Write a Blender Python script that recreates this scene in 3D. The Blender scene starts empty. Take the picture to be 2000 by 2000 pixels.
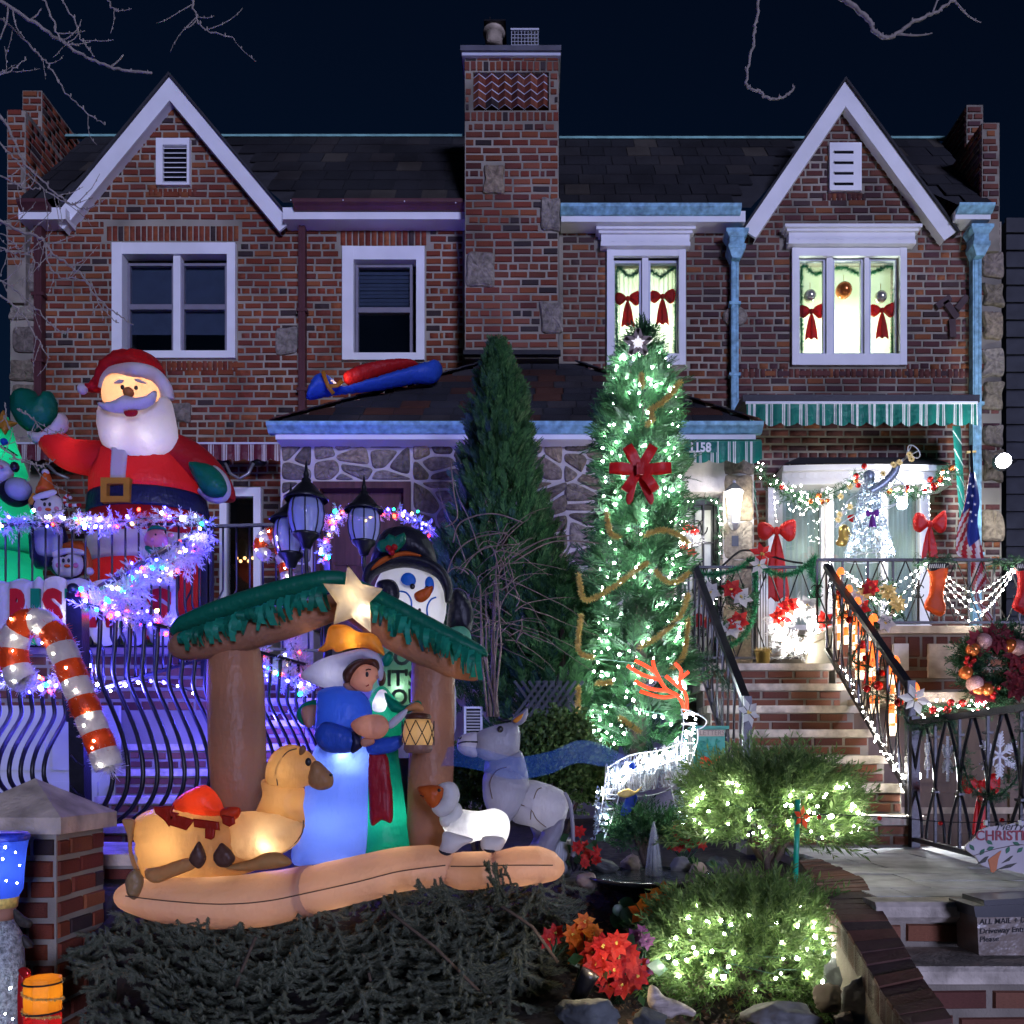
import bpy,math,random
import numpy as np
from mathutils import Vector,Matrix,geometry,noise
random.seed(7)
RNG=np.random.default_rng(7)
sc=bpy.context.scene
COL=sc.collection
# -- camera, sky, light
F,CX,CY,H=1680.0,1050.0,1490.0,1.25 # focal length and principal point in 2000 px units, eye height
cam=bpy.data.objects.new('camera',bpy.data.cameras.new('camera'))
COL.objects.link(cam)
cam.location=(0,0,H)
cam.rotation_euler=(math.radians(90),0,0)
cam.data.sensor_width=36
cam.data.lens=36*F/2000
cam.data.shift_x=(1000-CX)/2000
cam.data.shift_y=(CY-1000)/2000
cam.data.clip_end=500
sc.camera=cam
SUN_EL,SUN_AZ=math.radians(5),math.radians(20)
world=bpy.data.worlds.new('World');sc.world=world;world.use_nodes=True
wn=world.node_tree.nodes;wl=world.node_tree.links
sky=wn.new('ShaderNodeTexSky');sky.sky_type='NISHITA';sky.sun_disc=False
sky.sun_elevation=SUN_EL;sky.sun_rotation=math.pi-SUN_AZ
tint=wn.new('ShaderNodeMix');tint.data_type='RGBA';tint.blend_type='MULTIPLY';tint.inputs[0].default_value=1
tint.inputs[7].default_value=(0.10,0.24,0.58,1)
wl.new(sky.outputs[0],tint.inputs[6])
bg=wn['Background'];bg.inputs[1].default_value=0.011
wl.new(tint.outputs[2],bg.inputs[0])
sun=bpy.data.objects.new('sun',bpy.data.lights.new('sun','SUN'));COL.objects.link(sun)
sun.data.energy=1.8;sun.data.angle=math.radians(12);sun.data.color=(0.56,0.585,1.0)
_v=Vector((-math.sin(SUN_AZ)*math.cos(SUN_EL),math.cos(SUN_AZ)*math.cos(SUN_EL),-math.sin(SUN_EL)))
sun.rotation_euler=_v.to_track_quat('-Z','Y').to_euler()
vs=sc.view_settings
vs.view_transform='Standard';vs.look='None';vs.gamma=1;vs.exposure=0.3;vs.use_curve_mapping=False
cy=sc.cycles
cy.use_denoising=True;cy.denoiser='OPENIMAGEDENOISE'
cy.use_adaptive_sampling=True;cy.adaptive_threshold=.03
cy.max_bounces=5;cy.diffuse_bounces=2;cy.glossy_bounces=2;cy.transmission_bounces=4;cy.transparent_max_bounces=12
cy.sample_clamp_indirect=4;cy.caustics_reflective=False;cy.caustics_refractive=False
try:cy.use_light_tree=True
except Exception:pass

# -- helpers
D=10.2 # distance of the house fronts
def P(px,py,d):return Vector(((px-CX)/F*d,d,H+(CY-py)/F*d))
def X(px,d=D):return(px-CX)/F*d
def Z(py,d=D):return H+(CY-py)/F*d
def U(n,d):return n*d/F
def zz(pts,ox,oy,s):return[(ox+a/s,oy+b/s)for a,b in pts]
WM={}
def setparent(o,p):
 if p is None:return o
 o.parent=p
 m=WM.get(p.name)
 if m is not None:o.matrix_parent_inverse=m.inverted()
 return o
def tag(o,label=None,cat=None,group=None,kind=None):
 if label:o['label']=label
 if cat:o['category']=cat
 if group:o['group']=group
 if kind:o['kind']=kind
 return o
def thing(name,label,cat,loc=(0,0,0),group=None):
 o=bpy.data.objects.new(name,None);COL.objects.link(o)
 o.location=loc;o.empty_display_size=.1
 WM[o.name]=Matrix.Translation(Vector(loc))
 return tag(o,label,cat,group)
def npmesh(name,V,Fa,m,parent=None,smooth=False,**pr):
 """V (n,3) array, Fa (k,3|4) array"""
 me=bpy.data.meshes.new(name)
 V=np.asarray(V,dtype=np.float32);Fa=np.asarray(Fa,dtype=np.int32)
 k,c=Fa.shape
 me.vertices.add(len(V));me.vertices.foreach_set('co',V.ravel())
 me.loops.add(k*c);me.loops.foreach_set('vertex_index',Fa.ravel())
 me.polygons.add(k);me.polygons.foreach_set('loop_start',np.arange(0,k*c,c,dtype=np.int32))
 me.polygons.foreach_set('loop_total',np.full(k,c,dtype=np.int32))
 if smooth:me.polygons.foreach_set('use_smooth',np.ones(k,dtype=bool))
 me.update(calc_edges=True)
 if m:me.materials.append(m)
 o=bpy.data.objects.new(name,me);COL.objects.link(o)
 setparent(o,parent);tag(o,**pr)
 return o
def place(name,me,parent,loc=(0,0,0),rot=None,scale=None,**pr):
 o=bpy.data.objects.new(name,me);COL.objects.link(o)
 o.location=loc
 if rot is not None:o.rotation_euler=rot
 if scale is not None:o.scale=scale
 setparent(o,parent);tag(o,**pr)
 return o
def frames(pts):
 pts=[Vector(p)for p in pts];n=len(pts);out=[]
 up=None
 for i in range(n):
  t=(pts[min(i+1,n-1)]-pts[max(i-1,0)])
  t=t.normalized()if t.length>1e-9 else Vector((0,0,1))
  if up is None:
   a=Vector((0,-1,0))if abs(t.y)<.9 else Vector((1,0,0))
   u=(a-t*a.dot(t)).normalized()
  else:
   u=up-t*up.dot(t)
   u=u.normalized()if u.length>1e-6 else t.orthogonal().normalized()
  up=u;out.append((t,u,t.cross(u)))
 return pts,out
def cr(pts,n=6,closed=False):
 """Catmull-Rom resample of 2D/3D points"""
 A=np.array([tuple(p)for p in pts],float);m=len(A);out=[]
 rng=range(m)if closed else range(m-1)
 for i in rng:
  if closed:p0,p1,p2,p3=A[(i-1)%m],A[i],A[(i+1)%m],A[(i+2)%m]
  else:p0,p1,p2,p3=A[max(i-1,0)],A[i],A[i+1],A[min(i+2,m-1)]
  for k in range(n):
   t=k/n
   out.append(.5*(2*p1+(p2-p0)*t+(2*p0-5*p1+4*p2-p3)*t*t+(3*p1-p0-3*p2+p3)*t**3))
 if not closed:out.append(A[-1])
 return np.array(out)
class MB:
 def __init__(s):s.v=[];s.f=[]
 def add(s,V,Fa):
  o=len(s.v);s.v+=[tuple(p)for p in V];s.f+=[tuple(i+o for i in f)for f in Fa];return s
 def box(s,x0,x1,y0,y1,z0,z1):
  return s.add([(x,y,z)for x in(x0,x1)for y in(y0,y1)for z in(z0,z1)],[(0,1,3,2),(4,6,7,5),(0,4,5,1),(2,3,7,6),(0,2,6,4),(1,5,7,3)])
 def pbox(s,px0,px1,py0,py1,d,t0,t1):
  """box whose front (at depth d+t0) covers the given pixel rectangle at depth d"""
  return s.box(X(px0,d),X(px1,d),d+t0,d+t1,Z(py1,d),Z(py0,d))
 def bar(s,a,b,w,h=None,up=(0,0,1)):
  a,b=Vector(a),Vector(b);h=h or w
  t=(b-a).normalized();u=Vector(up)
  if abs(t.dot(u))>.98:u=Vector((0,1,0))
  r=t.cross(u).normalized();u=r.cross(t)
  V=[p+r*(i*w/2)+u*(j*h/2)for p in(a,b)for i in(-1,1)for j in(-1,1)]
  return s.add(V,[(0,1,3,2),(4,6,7,5),(0,4,5,1),(2,3,7,6),(0,2,6,4),(1,5,7,3)])
 def tube(s,pts,r,n=6,cap=True,flat=1.0,puck=0):
  pts,fr=frames(pts);m=len(pts);V=[];Fa=[]
  for i,(p,(t,u,w))in enumerate(zip(pts,fr)):
   ri=r[i]if hasattr(r,'__len__')else r
   ew=puck*max(math.exp(-(p-pts[0]).length/.10),math.exp(-(p-pts[-1]).length/.10),.12)if puck else 0
   for k in range(n):
    a=2*math.pi*k/n;rk=ri*(1+ew*(1 if k%2 else-1)*(1+.6*math.sin(k*2.7+i)))
    V.append(p+u*(math.cos(a)*rk*flat)+w*(math.sin(a)*rk))
  for i in range(m-1):
   for k in range(n):
    k2=(k+1)%n
    Fa.append((i*n+k,i*n+k2,(i+1)*n+k2,(i+1)*n+k))
  if cap:Fa.append(tuple(range(n-1,-1,-1)));Fa.append(tuple((m-1)*n+k for k in range(n)))
  return s.add(V,Fa)
 def loft(s,rings,n=24,lobes=0,lob=0):
  """rings: (x, y, z, rx, ry) stacked horizontal ellipses"""
  V=[];Fa=[];m=len(rings)
  for(x,y,z,rx,ry)in rings:
   for k in range(n):
    a=2*math.pi*k/n;q=1+(lob*abs(math.sin(a*lobes/2))if lobes else 0)
    V.append((x+math.cos(a)*rx*q,y+math.sin(a)*ry*q,z))
  up=rings[-1][2]>rings[0][2]
  for i in range(m-1):
   for k in range(n):
    k2=(k+1)%n;f=(i*n+k,i*n+k2,(i+1)*n+k2,(i+1)*n+k)
    Fa.append(f if up else f[::-1])
  a,b=tuple(range(n)),tuple((m-1)*n+k for k in range(n))
  Fa.append(a[::-1]if up else a);Fa.append(b if up else b[::-1])
  return s.add(V,Fa)
 def ell(s,c,r,nu=16,nv=10,rot=None):
  c=Vector(c);r=(r,r,r)if not hasattr(r,'__len__')else r
  V=[];Fa=[]
  for j in range(nv+1):
   th=math.pi*j/nv
   for k in range(nu):
    a=2*math.pi*k/nu
    p=Vector((math.sin(th)*math.cos(a)*r[0],math.sin(th)*math.sin(a)*r[1],math.cos(th)*r[2]))
    V.append(c+(rot@p if rot else p))
  for j in range(nv):
   for k in range(nu):
    k2=(k+1)%nu
    if j==0:Fa.append((k,(j+1)*nu+k,(j+1)*nu+k2))
    elif j==nv-1:Fa.append((j*nu+k,(j+1)*nu+k,j*nu+k2))
    else:Fa.append((j*nu+k,(j+1)*nu+k,(j+1)*nu+k2,j*nu+k2))
  return s.add(V,Fa)
 def lathe(s,prof,c,n=16,rot=None):
  c=Vector(c);V=[];Fa=[];m=len(prof)
  for(r,z)in prof:
   for k in range(n):
    a=2*math.pi*k/n;p=Vector((math.cos(a)*r,math.sin(a)*r,z))
    V.append(c+(rot@p if rot else p))
  for i in range(m-1):
   for k in range(n):
    k2=(k+1)%n;Fa.append((i*n+k,i*n+k2,(i+1)*n+k2,(i+1)*n+k))
  return s.add(V,Fa)
 def prism(s,poly,y0,y1):
  """poly: (x,z) points, extruded from y0 (front) to y1"""
  n=len(poly)
  A=sum(poly[i][0]*poly[(i+1)%n][1]-poly[(i+1)%n][0]*poly[i][1]for i in range(n))
  if A<0:poly=poly[::-1]
  V=[(x,y0,z)for x,z in poly]+[(x,y1,z)for x,z in poly]
  Fa=[tuple(range(n)),tuple(range(2*n-1,n-1,-1))]
  for i in range(n):
   j=(i+1)%n;Fa.append((i,n+i,n+j,j))
  return s.add(V,Fa)
 def pprism(s,pts,d,t0,t1):return s.prism([(X(a,d),Z(b,d))for a,b in pts],d+t0,d+t1)
 def ext(s,prof,x0,x1):
  """prof: (y,z) points extruded along x"""
  n=len(prof);V=[(x0,y,z)for y,z in prof]+[(x1,y,z)for y,z in prof]
  Fa=[tuple(range(n-1,-1,-1)),tuple(range(n,2*n))]+[(i,(i+1)%n,n+(i+1)%n,n+i)for i in range(n)]
  return s.add(V,Fa)
 def quad(s,a,b,c,d):return s.add([a,b,c,d],[(0,1,2,3)])
 def build(s,name,m,parent=None,smooth=False,**pr):
  me=bpy.data.meshes.new(name);me.from_pydata(s.v,[],s.f);me.update()
  if m:me.materials.append(m)
  if smooth:
   me.polygons.foreach_set('use_smooth',np.ones(len(me.polygons),dtype=bool))
  o=bpy.data.objects.new(name,me);COL.objects.link(o)
  setparent(o,parent);tag(o,**pr)
  return o
def pillow(name,pts,d,R,m,parent=None,thick=1.0,sm=5,h=None,smooth=True,yo=0.0,fun=None,gather=.34,**pr):
 """cushion sewn from an outline given in pixels at depth d; R px is the roundness"""
 q=cr(pts,sm,True)if sm else np.array(pts,float)
 q=np.stack([(q[:,0]-CX)/F*d,H+(CY-q[:,1])/F*d],1)
 Rm=R*d/F
 ext_=max(np.ptp(q[:,0]),np.ptp(q[:,1]))
 h=(h*d/F)if h else min(max(Rm/5,ext_/56),ext_/9)
 B=[]
 for i in range(len(q)):
  a,b=q[i],q[(i+1)%len(q)];n=max(1,int(math.ceil(np.linalg.norm(b-a)/(h*1.2))))
  for k in range(n):B.append(a+(b-a)*k/n)
 B=np.array(B);nb=len(B)
 def dist(p):
  a=B;b=np.roll(B,-1,0);ab=b-a
  t=np.clip(((p[:,None,:]-a)*ab).sum(2)/np.maximum((ab**2).sum(1),1e-12),0,1)
  q_=(((a+ab*t[...,None])-p[:,None,:])**2).sum(2);dist.i=q_.argmin(1);return np.sqrt(q_.min(1))
 def inside(p):
  a=B;b=np.roll(B,-1,0);c=np.zeros(len(p),bool)
  for i in range(nb):
   y1,y2=a[i,1],b[i,1]
   if y1==y2:continue
   k=((y1>p[:,1])!=(y2>p[:,1]))&(p[:,0]<(b[i,0]-a[i,0])*(p[:,1]-y1)/(y2-y1)+a[i,0])
   c^=k
  return c
 gx=np.arange(q[:,0].min(),q[:,0].max()+h,h);gz=np.arange(q[:,1].min(),q[:,1].max()+h,h*.87)
 G=np.array([(x+(h/2 if j%2 else 0),z)for j,z in enumerate(gz)for x in gx])
 G=G[inside(G)]
 if len(G):G=G[dist(G)>h*.45]
 # ring of points close to the edge for a round rim
 A=np.concatenate([B,G])if len(G)else B
 r=geometry.delaunay_2d_cdt([Vector(p)for p in A],[(i,(i+1)%nb)for i in range(nb)],[],1,1e-7)
 W=np.array([tuple(v)for v in r[0]]);T=np.array([f for f in r[2]])
 dd=dist(W)
 off=np.sqrt(np.maximum(0,Rm**2-(Rm-np.minimum(dd,Rm))**2))*thick
 off[dd<1e-5]=0
 if gather and Rm>.02:sq_=dist.i*1.0;off=off*(1-gather*(.5+.5*np.sin(sq_*2.05+1.3*np.sin(sq_*.37)))*np.exp(-dd/(.30*Rm))-gather*.35*(.5+.5*np.sin(sq_*.9))*np.exp(-dd/(.7*Rm)))
 a=W[T[:,0]];b=W[T[:,1]];c=W[T[:,2]]
 cw=((b[:,0]-a[:,0])*(c[:,1]-a[:,1])-(b[:,1]-a[:,1])*(c[:,0]-a[:,0]))<0
 T[cw]=T[cw][:,::-1]
 nW=len(W)
 back=np.where(off>0,np.arange(nW)+nW,np.arange(nW))
 V=np.concatenate([np.stack([W[:,0],d+yo-off,W[:,1]],1),np.stack([W[:,0],d+yo+off,W[:,1]],1)])
 Fa=np.concatenate([T,back[T][:,::-1]])
 if fun is not None:V=fun(V)
 used=np.unique(Fa);mp=-np.ones(len(V),int);mp[used]=np.arange(len(used))
 return npmesh(name,V[used],mp[Fa],m,parent,smooth,**pr)
def text(name,s,loc,size,m,parent=None,ext_=.004,off=0.0,align='LEFT',rot=(math.pi/2,0,0),sx=1,shear=0,**pr):
 cu=bpy.data.curves.new(name,'FONT');cu.body=s;cu.size=size;cu.extrude=ext_;cu.offset=off;cu.align_x=align
 cu.resolution_u=3;cu.shear=shear
 t=bpy.data.objects.new('tmp',cu);COL.objects.link(t)
 me=bpy.data.meshes.new_from_object(t.evaluated_get(bpy.context.evaluated_depsgraph_get()))
 bpy.data.objects.remove(t)
 me.materials.clear();me.materials.append(m)
 return place(name,me,parent,loc,rot,(sx,1,1),**pr)
def lamp(name,loc,power,color,radius=.05,parent=None):
 l=bpy.data.lights.new(name,'POINT');l.energy=power*(1.35 if name=='inside_lamp' else 1);l.color=color;l.shadow_soft_size=radius
 o=bpy.data.objects.new(name,l);COL.objects.link(o);o.location=loc
 setparent(o,parent);return o
 # -- materials
def _nodes(name):
 m=bpy.data.materials.new(name);m.use_nodes=True
 nt=m.node_tree;return m,nt.nodes,nt.links,nt.nodes['Principled BSDF'],nt.nodes['Material Output']
def _noise(n,l,scale,detail=3,stretch=None):
 tc=n.new('ShaderNodeTexCoord');t=n.new('ShaderNodeTexNoise');t.inputs['Scale'].default_value=scale;t.inputs['Detail'].default_value=min(detail,2.5)
 if stretch:
  mp=n.new('ShaderNodeMapping');mp.inputs['Scale'].default_value=stretch
  l.new(tc.outputs['Object'],mp.inputs[0]);l.new(mp.outputs[0],t.inputs['Vector'])
 else:l.new(tc.outputs['Object'],t.inputs['Vector'])
 return t
def _c(c,k=1):return(min(c[0]*k,1),min(c[1]*k,1),min(c[2]*k,1),1)
def mat(name,col,rough=.7,metal=0,var=.2,scale=6,bump=0,bscale=40,emit=None,es=0,stretch=None,spec=.4,sheen=0,sss=0):
 m,n,l,b,o=_nodes(name)
 t=_noise(n,l,scale,4,stretch)
 r=n.new('ShaderNodeValToRGB');r.color_ramp.elements[0].position=.3;r.color_ramp.elements[1].position=.72
 r.color_ramp.elements[0].color=_c(col,1-var);r.color_ramp.elements[1].color=_c(col,1+var)
 l.new(t.outputs['Fac'],r.inputs[0]);l.new(r.outputs[0],b.inputs['Base Color'])
 b.inputs['Roughness'].default_value=rough;b.inputs['Metallic'].default_value=metal;b.inputs['Specular IOR Level'].default_value=spec
 if sheen:b.inputs['Sheen Weight'].default_value=sheen
 if bump:
  t2=_noise(n,l,bscale,5);bp=n.new('ShaderNodeBump');bp.inputs['Strength'].default_value=bump;bp.inputs['Distance'].default_value=.01
  l.new(t2.outputs['Fac'],bp.inputs['Height']);l.new(bp.outputs[0],b.inputs['Normal'])
 if emit:b.inputs['Emission Color'].default_value=_c(emit);b.inputs['Emission Strength'].default_value=es
 return m
def pmat(name,pal,rough=.85,var=.25,scale=18,bump=.4,bscale=60,spec=.25,wear=None):
 """material whose colour differs from piece to piece"""
 m,n,l,b,o=_nodes(name)
 oi=n.new('ShaderNodeObjectInfo');ge=n.new('ShaderNodeNewGeometry');ad=n.new('ShaderNodeMath');ad.operation='ADD'
 fr=n.new('ShaderNodeMath');fr.operation='FRACT'
 l.new(oi.outputs['Random'],ad.inputs[0]);l.new(ge.outputs['Random Per Island'],ad.inputs[1]);l.new(ad.outputs[0],fr.inputs[0])
 r=n.new('ShaderNodeValToRGB');r.color_ramp.interpolation='CONSTANT'
 while len(r.color_ramp.elements)<len(pal):r.color_ramp.elements.new(.5)
 for i,c in enumerate(pal):r.color_ramp.elements[i].position=i/len(pal);r.color_ramp.elements[i].color=_c(c)
 l.new(fr.outputs[0],r.inputs[0])
 t=_noise(n,l,scale,4);mx=n.new('ShaderNodeMix');mx.data_type='RGBA';mx.blend_type='MULTIPLY';mx.inputs[0].default_value=1
 r2=n.new('ShaderNodeValToRGB');r2.color_ramp.elements[0].position=.3;r2.color_ramp.elements[1].position=.7
 r2.color_ramp.elements[0].color=(1-var,)*3+(1,);r2.color_ramp.elements[1].color=(1,1,1,1)
 l.new(t.outputs['Fac'],r2.inputs[0]);l.new(r.outputs[0],mx.inputs[6]);l.new(r2.outputs[0],mx.inputs[7])
 t4=n.new('ShaderNodeTexNoise');t4.inputs['Scale'].default_value=.9;t4.inputs['Detail'].default_value=3;t4.inputs['Roughness'].default_value=.65;l.new(ge.outputs['Position'],t4.inputs['Vector'])
 r4=n.new('ShaderNodeValToRGB');r4.color_ramp.elements[0].position=.32;r4.color_ramp.elements[1].position=.62;r4.color_ramp.elements[0].color=(.5,.47,.47,1);r4.color_ramp.elements[1].color=(1,1,1,1)
 mx4=n.new('ShaderNodeMix');mx4.data_type='RGBA';mx4.blend_type='MULTIPLY';mx4.inputs[0].default_value=1;l.new(t4.outputs['Fac'],r4.inputs[0]);l.new(mx.outputs[2],mx4.inputs[6]);l.new(r4.outputs[0],mx4.inputs[7])
 l.new(mx4.outputs[2],b.inputs['Base Color'])
 b.inputs['Roughness'].default_value=rough;b.inputs['Specular IOR Level'].default_value=spec
 if bump:
  t2=_noise(n,l,bscale,6);bp=n.new('ShaderNodeBump');bp.inputs['Strength'].default_value=bump;bp.inputs['Distance'].default_value=.01
  l.new(t2.outputs['Fac'],bp.inputs['Height']);l.new(bp.outputs[0],b.inputs['Normal'])
 return m
def fab(name,col,t=.5,var=.06,wr=.3,scale=3,rough=.42):
 """thin nylon that lets the light of a lamp inside shine through"""
 m,n,l,b,o=_nodes(name)
 tx=_noise(n,l,scale,3);r=n.new('ShaderNodeValToRGB');r.color_ramp.elements[0].color=_c(col,1-var);r.color_ramp.elements[1].color=_c(col,1+var)
 l.new(tx.outputs['Fac'],r.inputs[0]);l.new(r.outputs[0],b.inputs['Base Color'])
 b.inputs['Roughness'].default_value=rough;b.inputs['Specular IOR Level'].default_value=.25
 tr=n.new('ShaderNodeBsdfTranslucent');l.new(r.outputs[0],tr.inputs[0])
 t2=_noise(n,l,9,2,(1,1,1.6));t3=_noise(n,l,34,2,(1.6,1.6,.6));a=n.new('ShaderNodeMath');a.operation='MULTIPLY_ADD';a.inputs[1].default_value=.35
 l.new(t3.outputs['Fac'],a.inputs[0]);l.new(t2.outputs['Fac'],a.inputs[2])
 bp=n.new('ShaderNodeBump');bp.inputs['Strength'].default_value=wr;bp.inputs['Distance'].default_value=.045
 l.new(a.outputs[0],bp.inputs['Height']);l.new(bp.outputs[0],b.inputs['Normal']);l.new(bp.outputs[0],tr.inputs['Normal'])
 mx=n.new('ShaderNodeMixShader');mx.inputs[0].default_value=t
 l.new(b.outputs[0],mx.inputs[1]);l.new(tr.outputs[0],mx.inputs[2]);l.new(mx.outputs[0],o.inputs[0])
 return m
def leaf(name,cols,t=.3,rough=.6):
 m,n,l,b,o=_nodes(name)
 ge=n.new('ShaderNodeNewGeometry');oi=n.new('ShaderNodeObjectInfo');ad=n.new('ShaderNodeMath');ad.operation='ADD';fr=n.new('ShaderNodeMath');fr.operation='FRACT'
 l.new(oi.outputs['Random'],ad.inputs[0]);l.new(ge.outputs['Random Per Island'],ad.inputs[1]);l.new(ad.outputs[0],fr.inputs[0])
 r=n.new('ShaderNodeValToRGB')
 while len(r.color_ramp.elements)<len(cols):r.color_ramp.elements.new(.5)
 for i,c in enumerate(cols):r.color_ramp.elements[i].position=i/max(1,len(cols)-1);r.color_ramp.elements[i].color=_c(c)
 l.new(fr.outputs[0],r.inputs[0])
 tx=_noise(n,l,2.5,2);mx0=n.new('ShaderNodeMix');mx0.data_type='RGBA';mx0.blend_type='MULTIPLY';mx0.inputs[0].default_value=.6
 l.new(r.outputs[0],mx0.inputs[6]);l.new(tx.outputs['Fac'],mx0.inputs[7])
 l.new(mx0.outputs[2],b.inputs['Base Color']);b.inputs['Roughness'].default_value=rough
 b.inputs['Specular IOR Level'].default_value=.3
 tr=n.new('ShaderNodeBsdfTranslucent');l.new(r.outputs[0],tr.inputs[0]);mx=n.new('ShaderNodeMixShader');mx.inputs[0].default_value=t
 l.new(b.outputs[0],mx.inputs[1]);l.new(tr.outputs[0],mx.inputs[2]);l.new(mx.outputs[0],o.inputs[0])
 return m
def glow(name,col,es):
 m,n,l,b,o=_nodes(name)
 b.inputs['Base Color'].default_value=_c(col);b.inputs['Emission Color'].default_value=_c(col);b.inputs['Emission Strength'].default_value=es
 return m
def glass(name,col=(.9,.95,1),gl=.12,rough=.03):
 m,n,l,b,o=_nodes(name)
 tr=n.new('ShaderNodeBsdfTransparent');tr.inputs[0].default_value=_c(col);g=n.new('ShaderNodeBsdfGlossy');g.inputs['Roughness'].default_value=rough
 mx=n.new('ShaderNodeMixShader');mx.inputs[0].default_value=gl
 l.new(tr.outputs[0],mx.inputs[1]);l.new(g.outputs[0],mx.inputs[2]);l.new(mx.outputs[0],o.inputs[0])
 return m
def sheer(name,col,a):
 """gauze: partly see-through cloth"""
 m,n,l,b,o=_nodes(name)
 b.inputs['Base Color'].default_value=_c(col);b.inputs['Roughness'].default_value=.6
 tr=n.new('ShaderNodeBsdfTransparent');mx=n.new('ShaderNodeMixShader');mx.inputs[0].default_value=a
 l.new(tr.outputs[0],mx.inputs[1]);l.new(b.outputs[0],mx.inputs[2]);l.new(mx.outputs[0],o.inputs[0])
 return m
M_BRICK_L=pmat('brick_orange',[(.30,.072,.034),(.25,.06,.032),(.34,.09,.036),(.20,.05,.034),(.28,.068,.036),(.32,.10,.045),(.26,.058,.03),(.07,.045,.045),(.27,.06,.03),(.23,.065,.042),(.36,.115,.045),(.29,.075,.036),(.24,.05,.03),(.31,.08,.035)],var=.4)
M_BRICK_R=pmat('brick_purple',[(.20,.075,.065),(.15,.06,.06),(.24,.085,.06),(.12,.055,.06),(.18,.065,.055),(.22,.085,.06),(.10,.06,.06),(.17,.06,.05),(.20,.07,.05),(.34,.12,.05),(.19,.065,.05),(.21,.075,.05)],var=.4)
M_BRICK_C=pmat('brick_chimney',[(.30,.09,.055),(.24,.07,.05),(.34,.11,.06),(.17,.055,.045),(.28,.08,.05),(.31,.11,.07),(.07,.05,.05),(.27,.065,.04),(.24,.08,.05),(.33,.10,.045),(.29,.08,.04),(.31,.085,.045)],var=.4)
M_BRICK_S=pmat('brick_steps',[(.26,.10,.06),(.20,.075,.05),(.30,.13,.08),(.17,.065,.05),(.23,.09,.06),(.28,.11,.06)])
M_MORTAR=mat('mortar',(.26,.235,.185),.95,var=.45,scale=1.6,bump=.5,bscale=120)
M_MORTAR_D=mat('mortar_dark',(.25,.22,.175),.95,var=.3,scale=5,bump=.5,bscale=120)
M_WHITE=mat('white_paint',(.78,.78,.80),.5,var=.07,scale=3,bump=.08,bscale=80)
M_WHITE2=mat('grey_white_paint',(.55,.57,.66),.5,var=.07,scale=3)
M_MAROON=mat('maroon_metal',(.10,.035,.04),.45,metal=.2,var=.15)
M_BLUE_CU=mat('pale_blue_gutter',(.22,.44,.56),.55,var=.4,scale=14,bump=.3,bscale=60)
M_SHINGLE=pmat('roof_shingle',[(.030,.031,.036),(.038,.038,.042),(.026,.027,.031),(.045,.044,.046),(.033,.033,.038),(.085,.075,.062),(.028,.029,.034),(.036,.035,.039),(.052,.047,.046),(.031,.031,.036)],bump=.6,bscale=150)
M_SHINGLE_P=pmat('porch_shingle',[(.045,.047,.06),(.055,.055,.068),(.040,.042,.052),(.10,.045,.035),(.05,.05,.062),(.043,.045,.056),(.075,.07,.075),(.048,.049,.06),(.12,.05,.035)],bump=.6,bscale=150)
M_STONE=pmat('rubble_stone',[(.33,.28,.20),(.40,.35,.28),(.27,.23,.19),(.46,.37,.25),(.35,.31,.26),(.22,.19,.16),(.42,.35,.28)],var=.55,scale=22,bump=1.0,bscale=45)
M_MORTAR_W=mat('pale_mortar',(.52,.48,.45),.9,var=.18,scale=8,bump=.6,bscale=70)
M_CONC=mat('weathered_stone',(.46,.38,.29),.9,var=.4,scale=7,bump=.6,bscale=60)
M_TREAD=mat('stair_stone',(.50,.44,.36),.85,var=.4,scale=12,bump=.5,bscale=70)
M_BLACK=mat('black_iron',(.014,.014,.018),.35,metal=.3,var=.2,scale=30,bump=.15,bscale=90)
M_DARK=mat('dark_room',(.012,.014,.022),.9,var=.1)
M_GLASS=glass('window_glass')
M_WHITE_L=glow('bulb_white',(1,.95,.84),110)
M_JUN_L=glow('bulb_warm_white',(1,.95,.84),150)
M_TREE_L=glow('bulb_tree_white',(.85,.95,1),210)
M_SOFT_L=glow('bulb_soft_white',(.85,.9,1),40)
M_COOL_L=glow('bulb_cool_white',(.85,.95,1),70)
M_BLUE_L=glow('bulb_blue',(.03,.025,1),60)
M_RED_L=glow('bulb_red',(1,.025,.012),22)
M_GREEN_L=glow('bulb_green',(.01,.85,.30),14)
M_YEL_L=glow('bulb_yellow',(1,.62,.12),14)
_ICO={}
def icomesh(m,key='bulb'):
 k=(m.name,key)
 if k not in _ICO:
  import bmesh
  bm=bmesh.new();bmesh.ops.create_icosphere(bm,subdivisions=1,radius=1)
  me=bpy.data.meshes.new(key);bm.to_mesh(me);bm.free();me.materials.append(m)
  me.polygons.foreach_set('use_smooth',np.ones(len(me.polygons),dtype=bool));_ICO[k]=me
 return _ICO[k]
def bulbs(parent,pts,mats,r=.012,name='bulb',sz=1.3):
 mats=mats if isinstance(mats,(list,tuple))else[mats]
 for p in pts:
  m=random.choice(mats);q=r*random.choice((.45,.5,.55,.6,.65,.8))
  place(name,icomesh(m),parent,p,(random.uniform(-.8,.8),random.uniform(-.8,.8),0),(q,q,q*sz))
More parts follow.
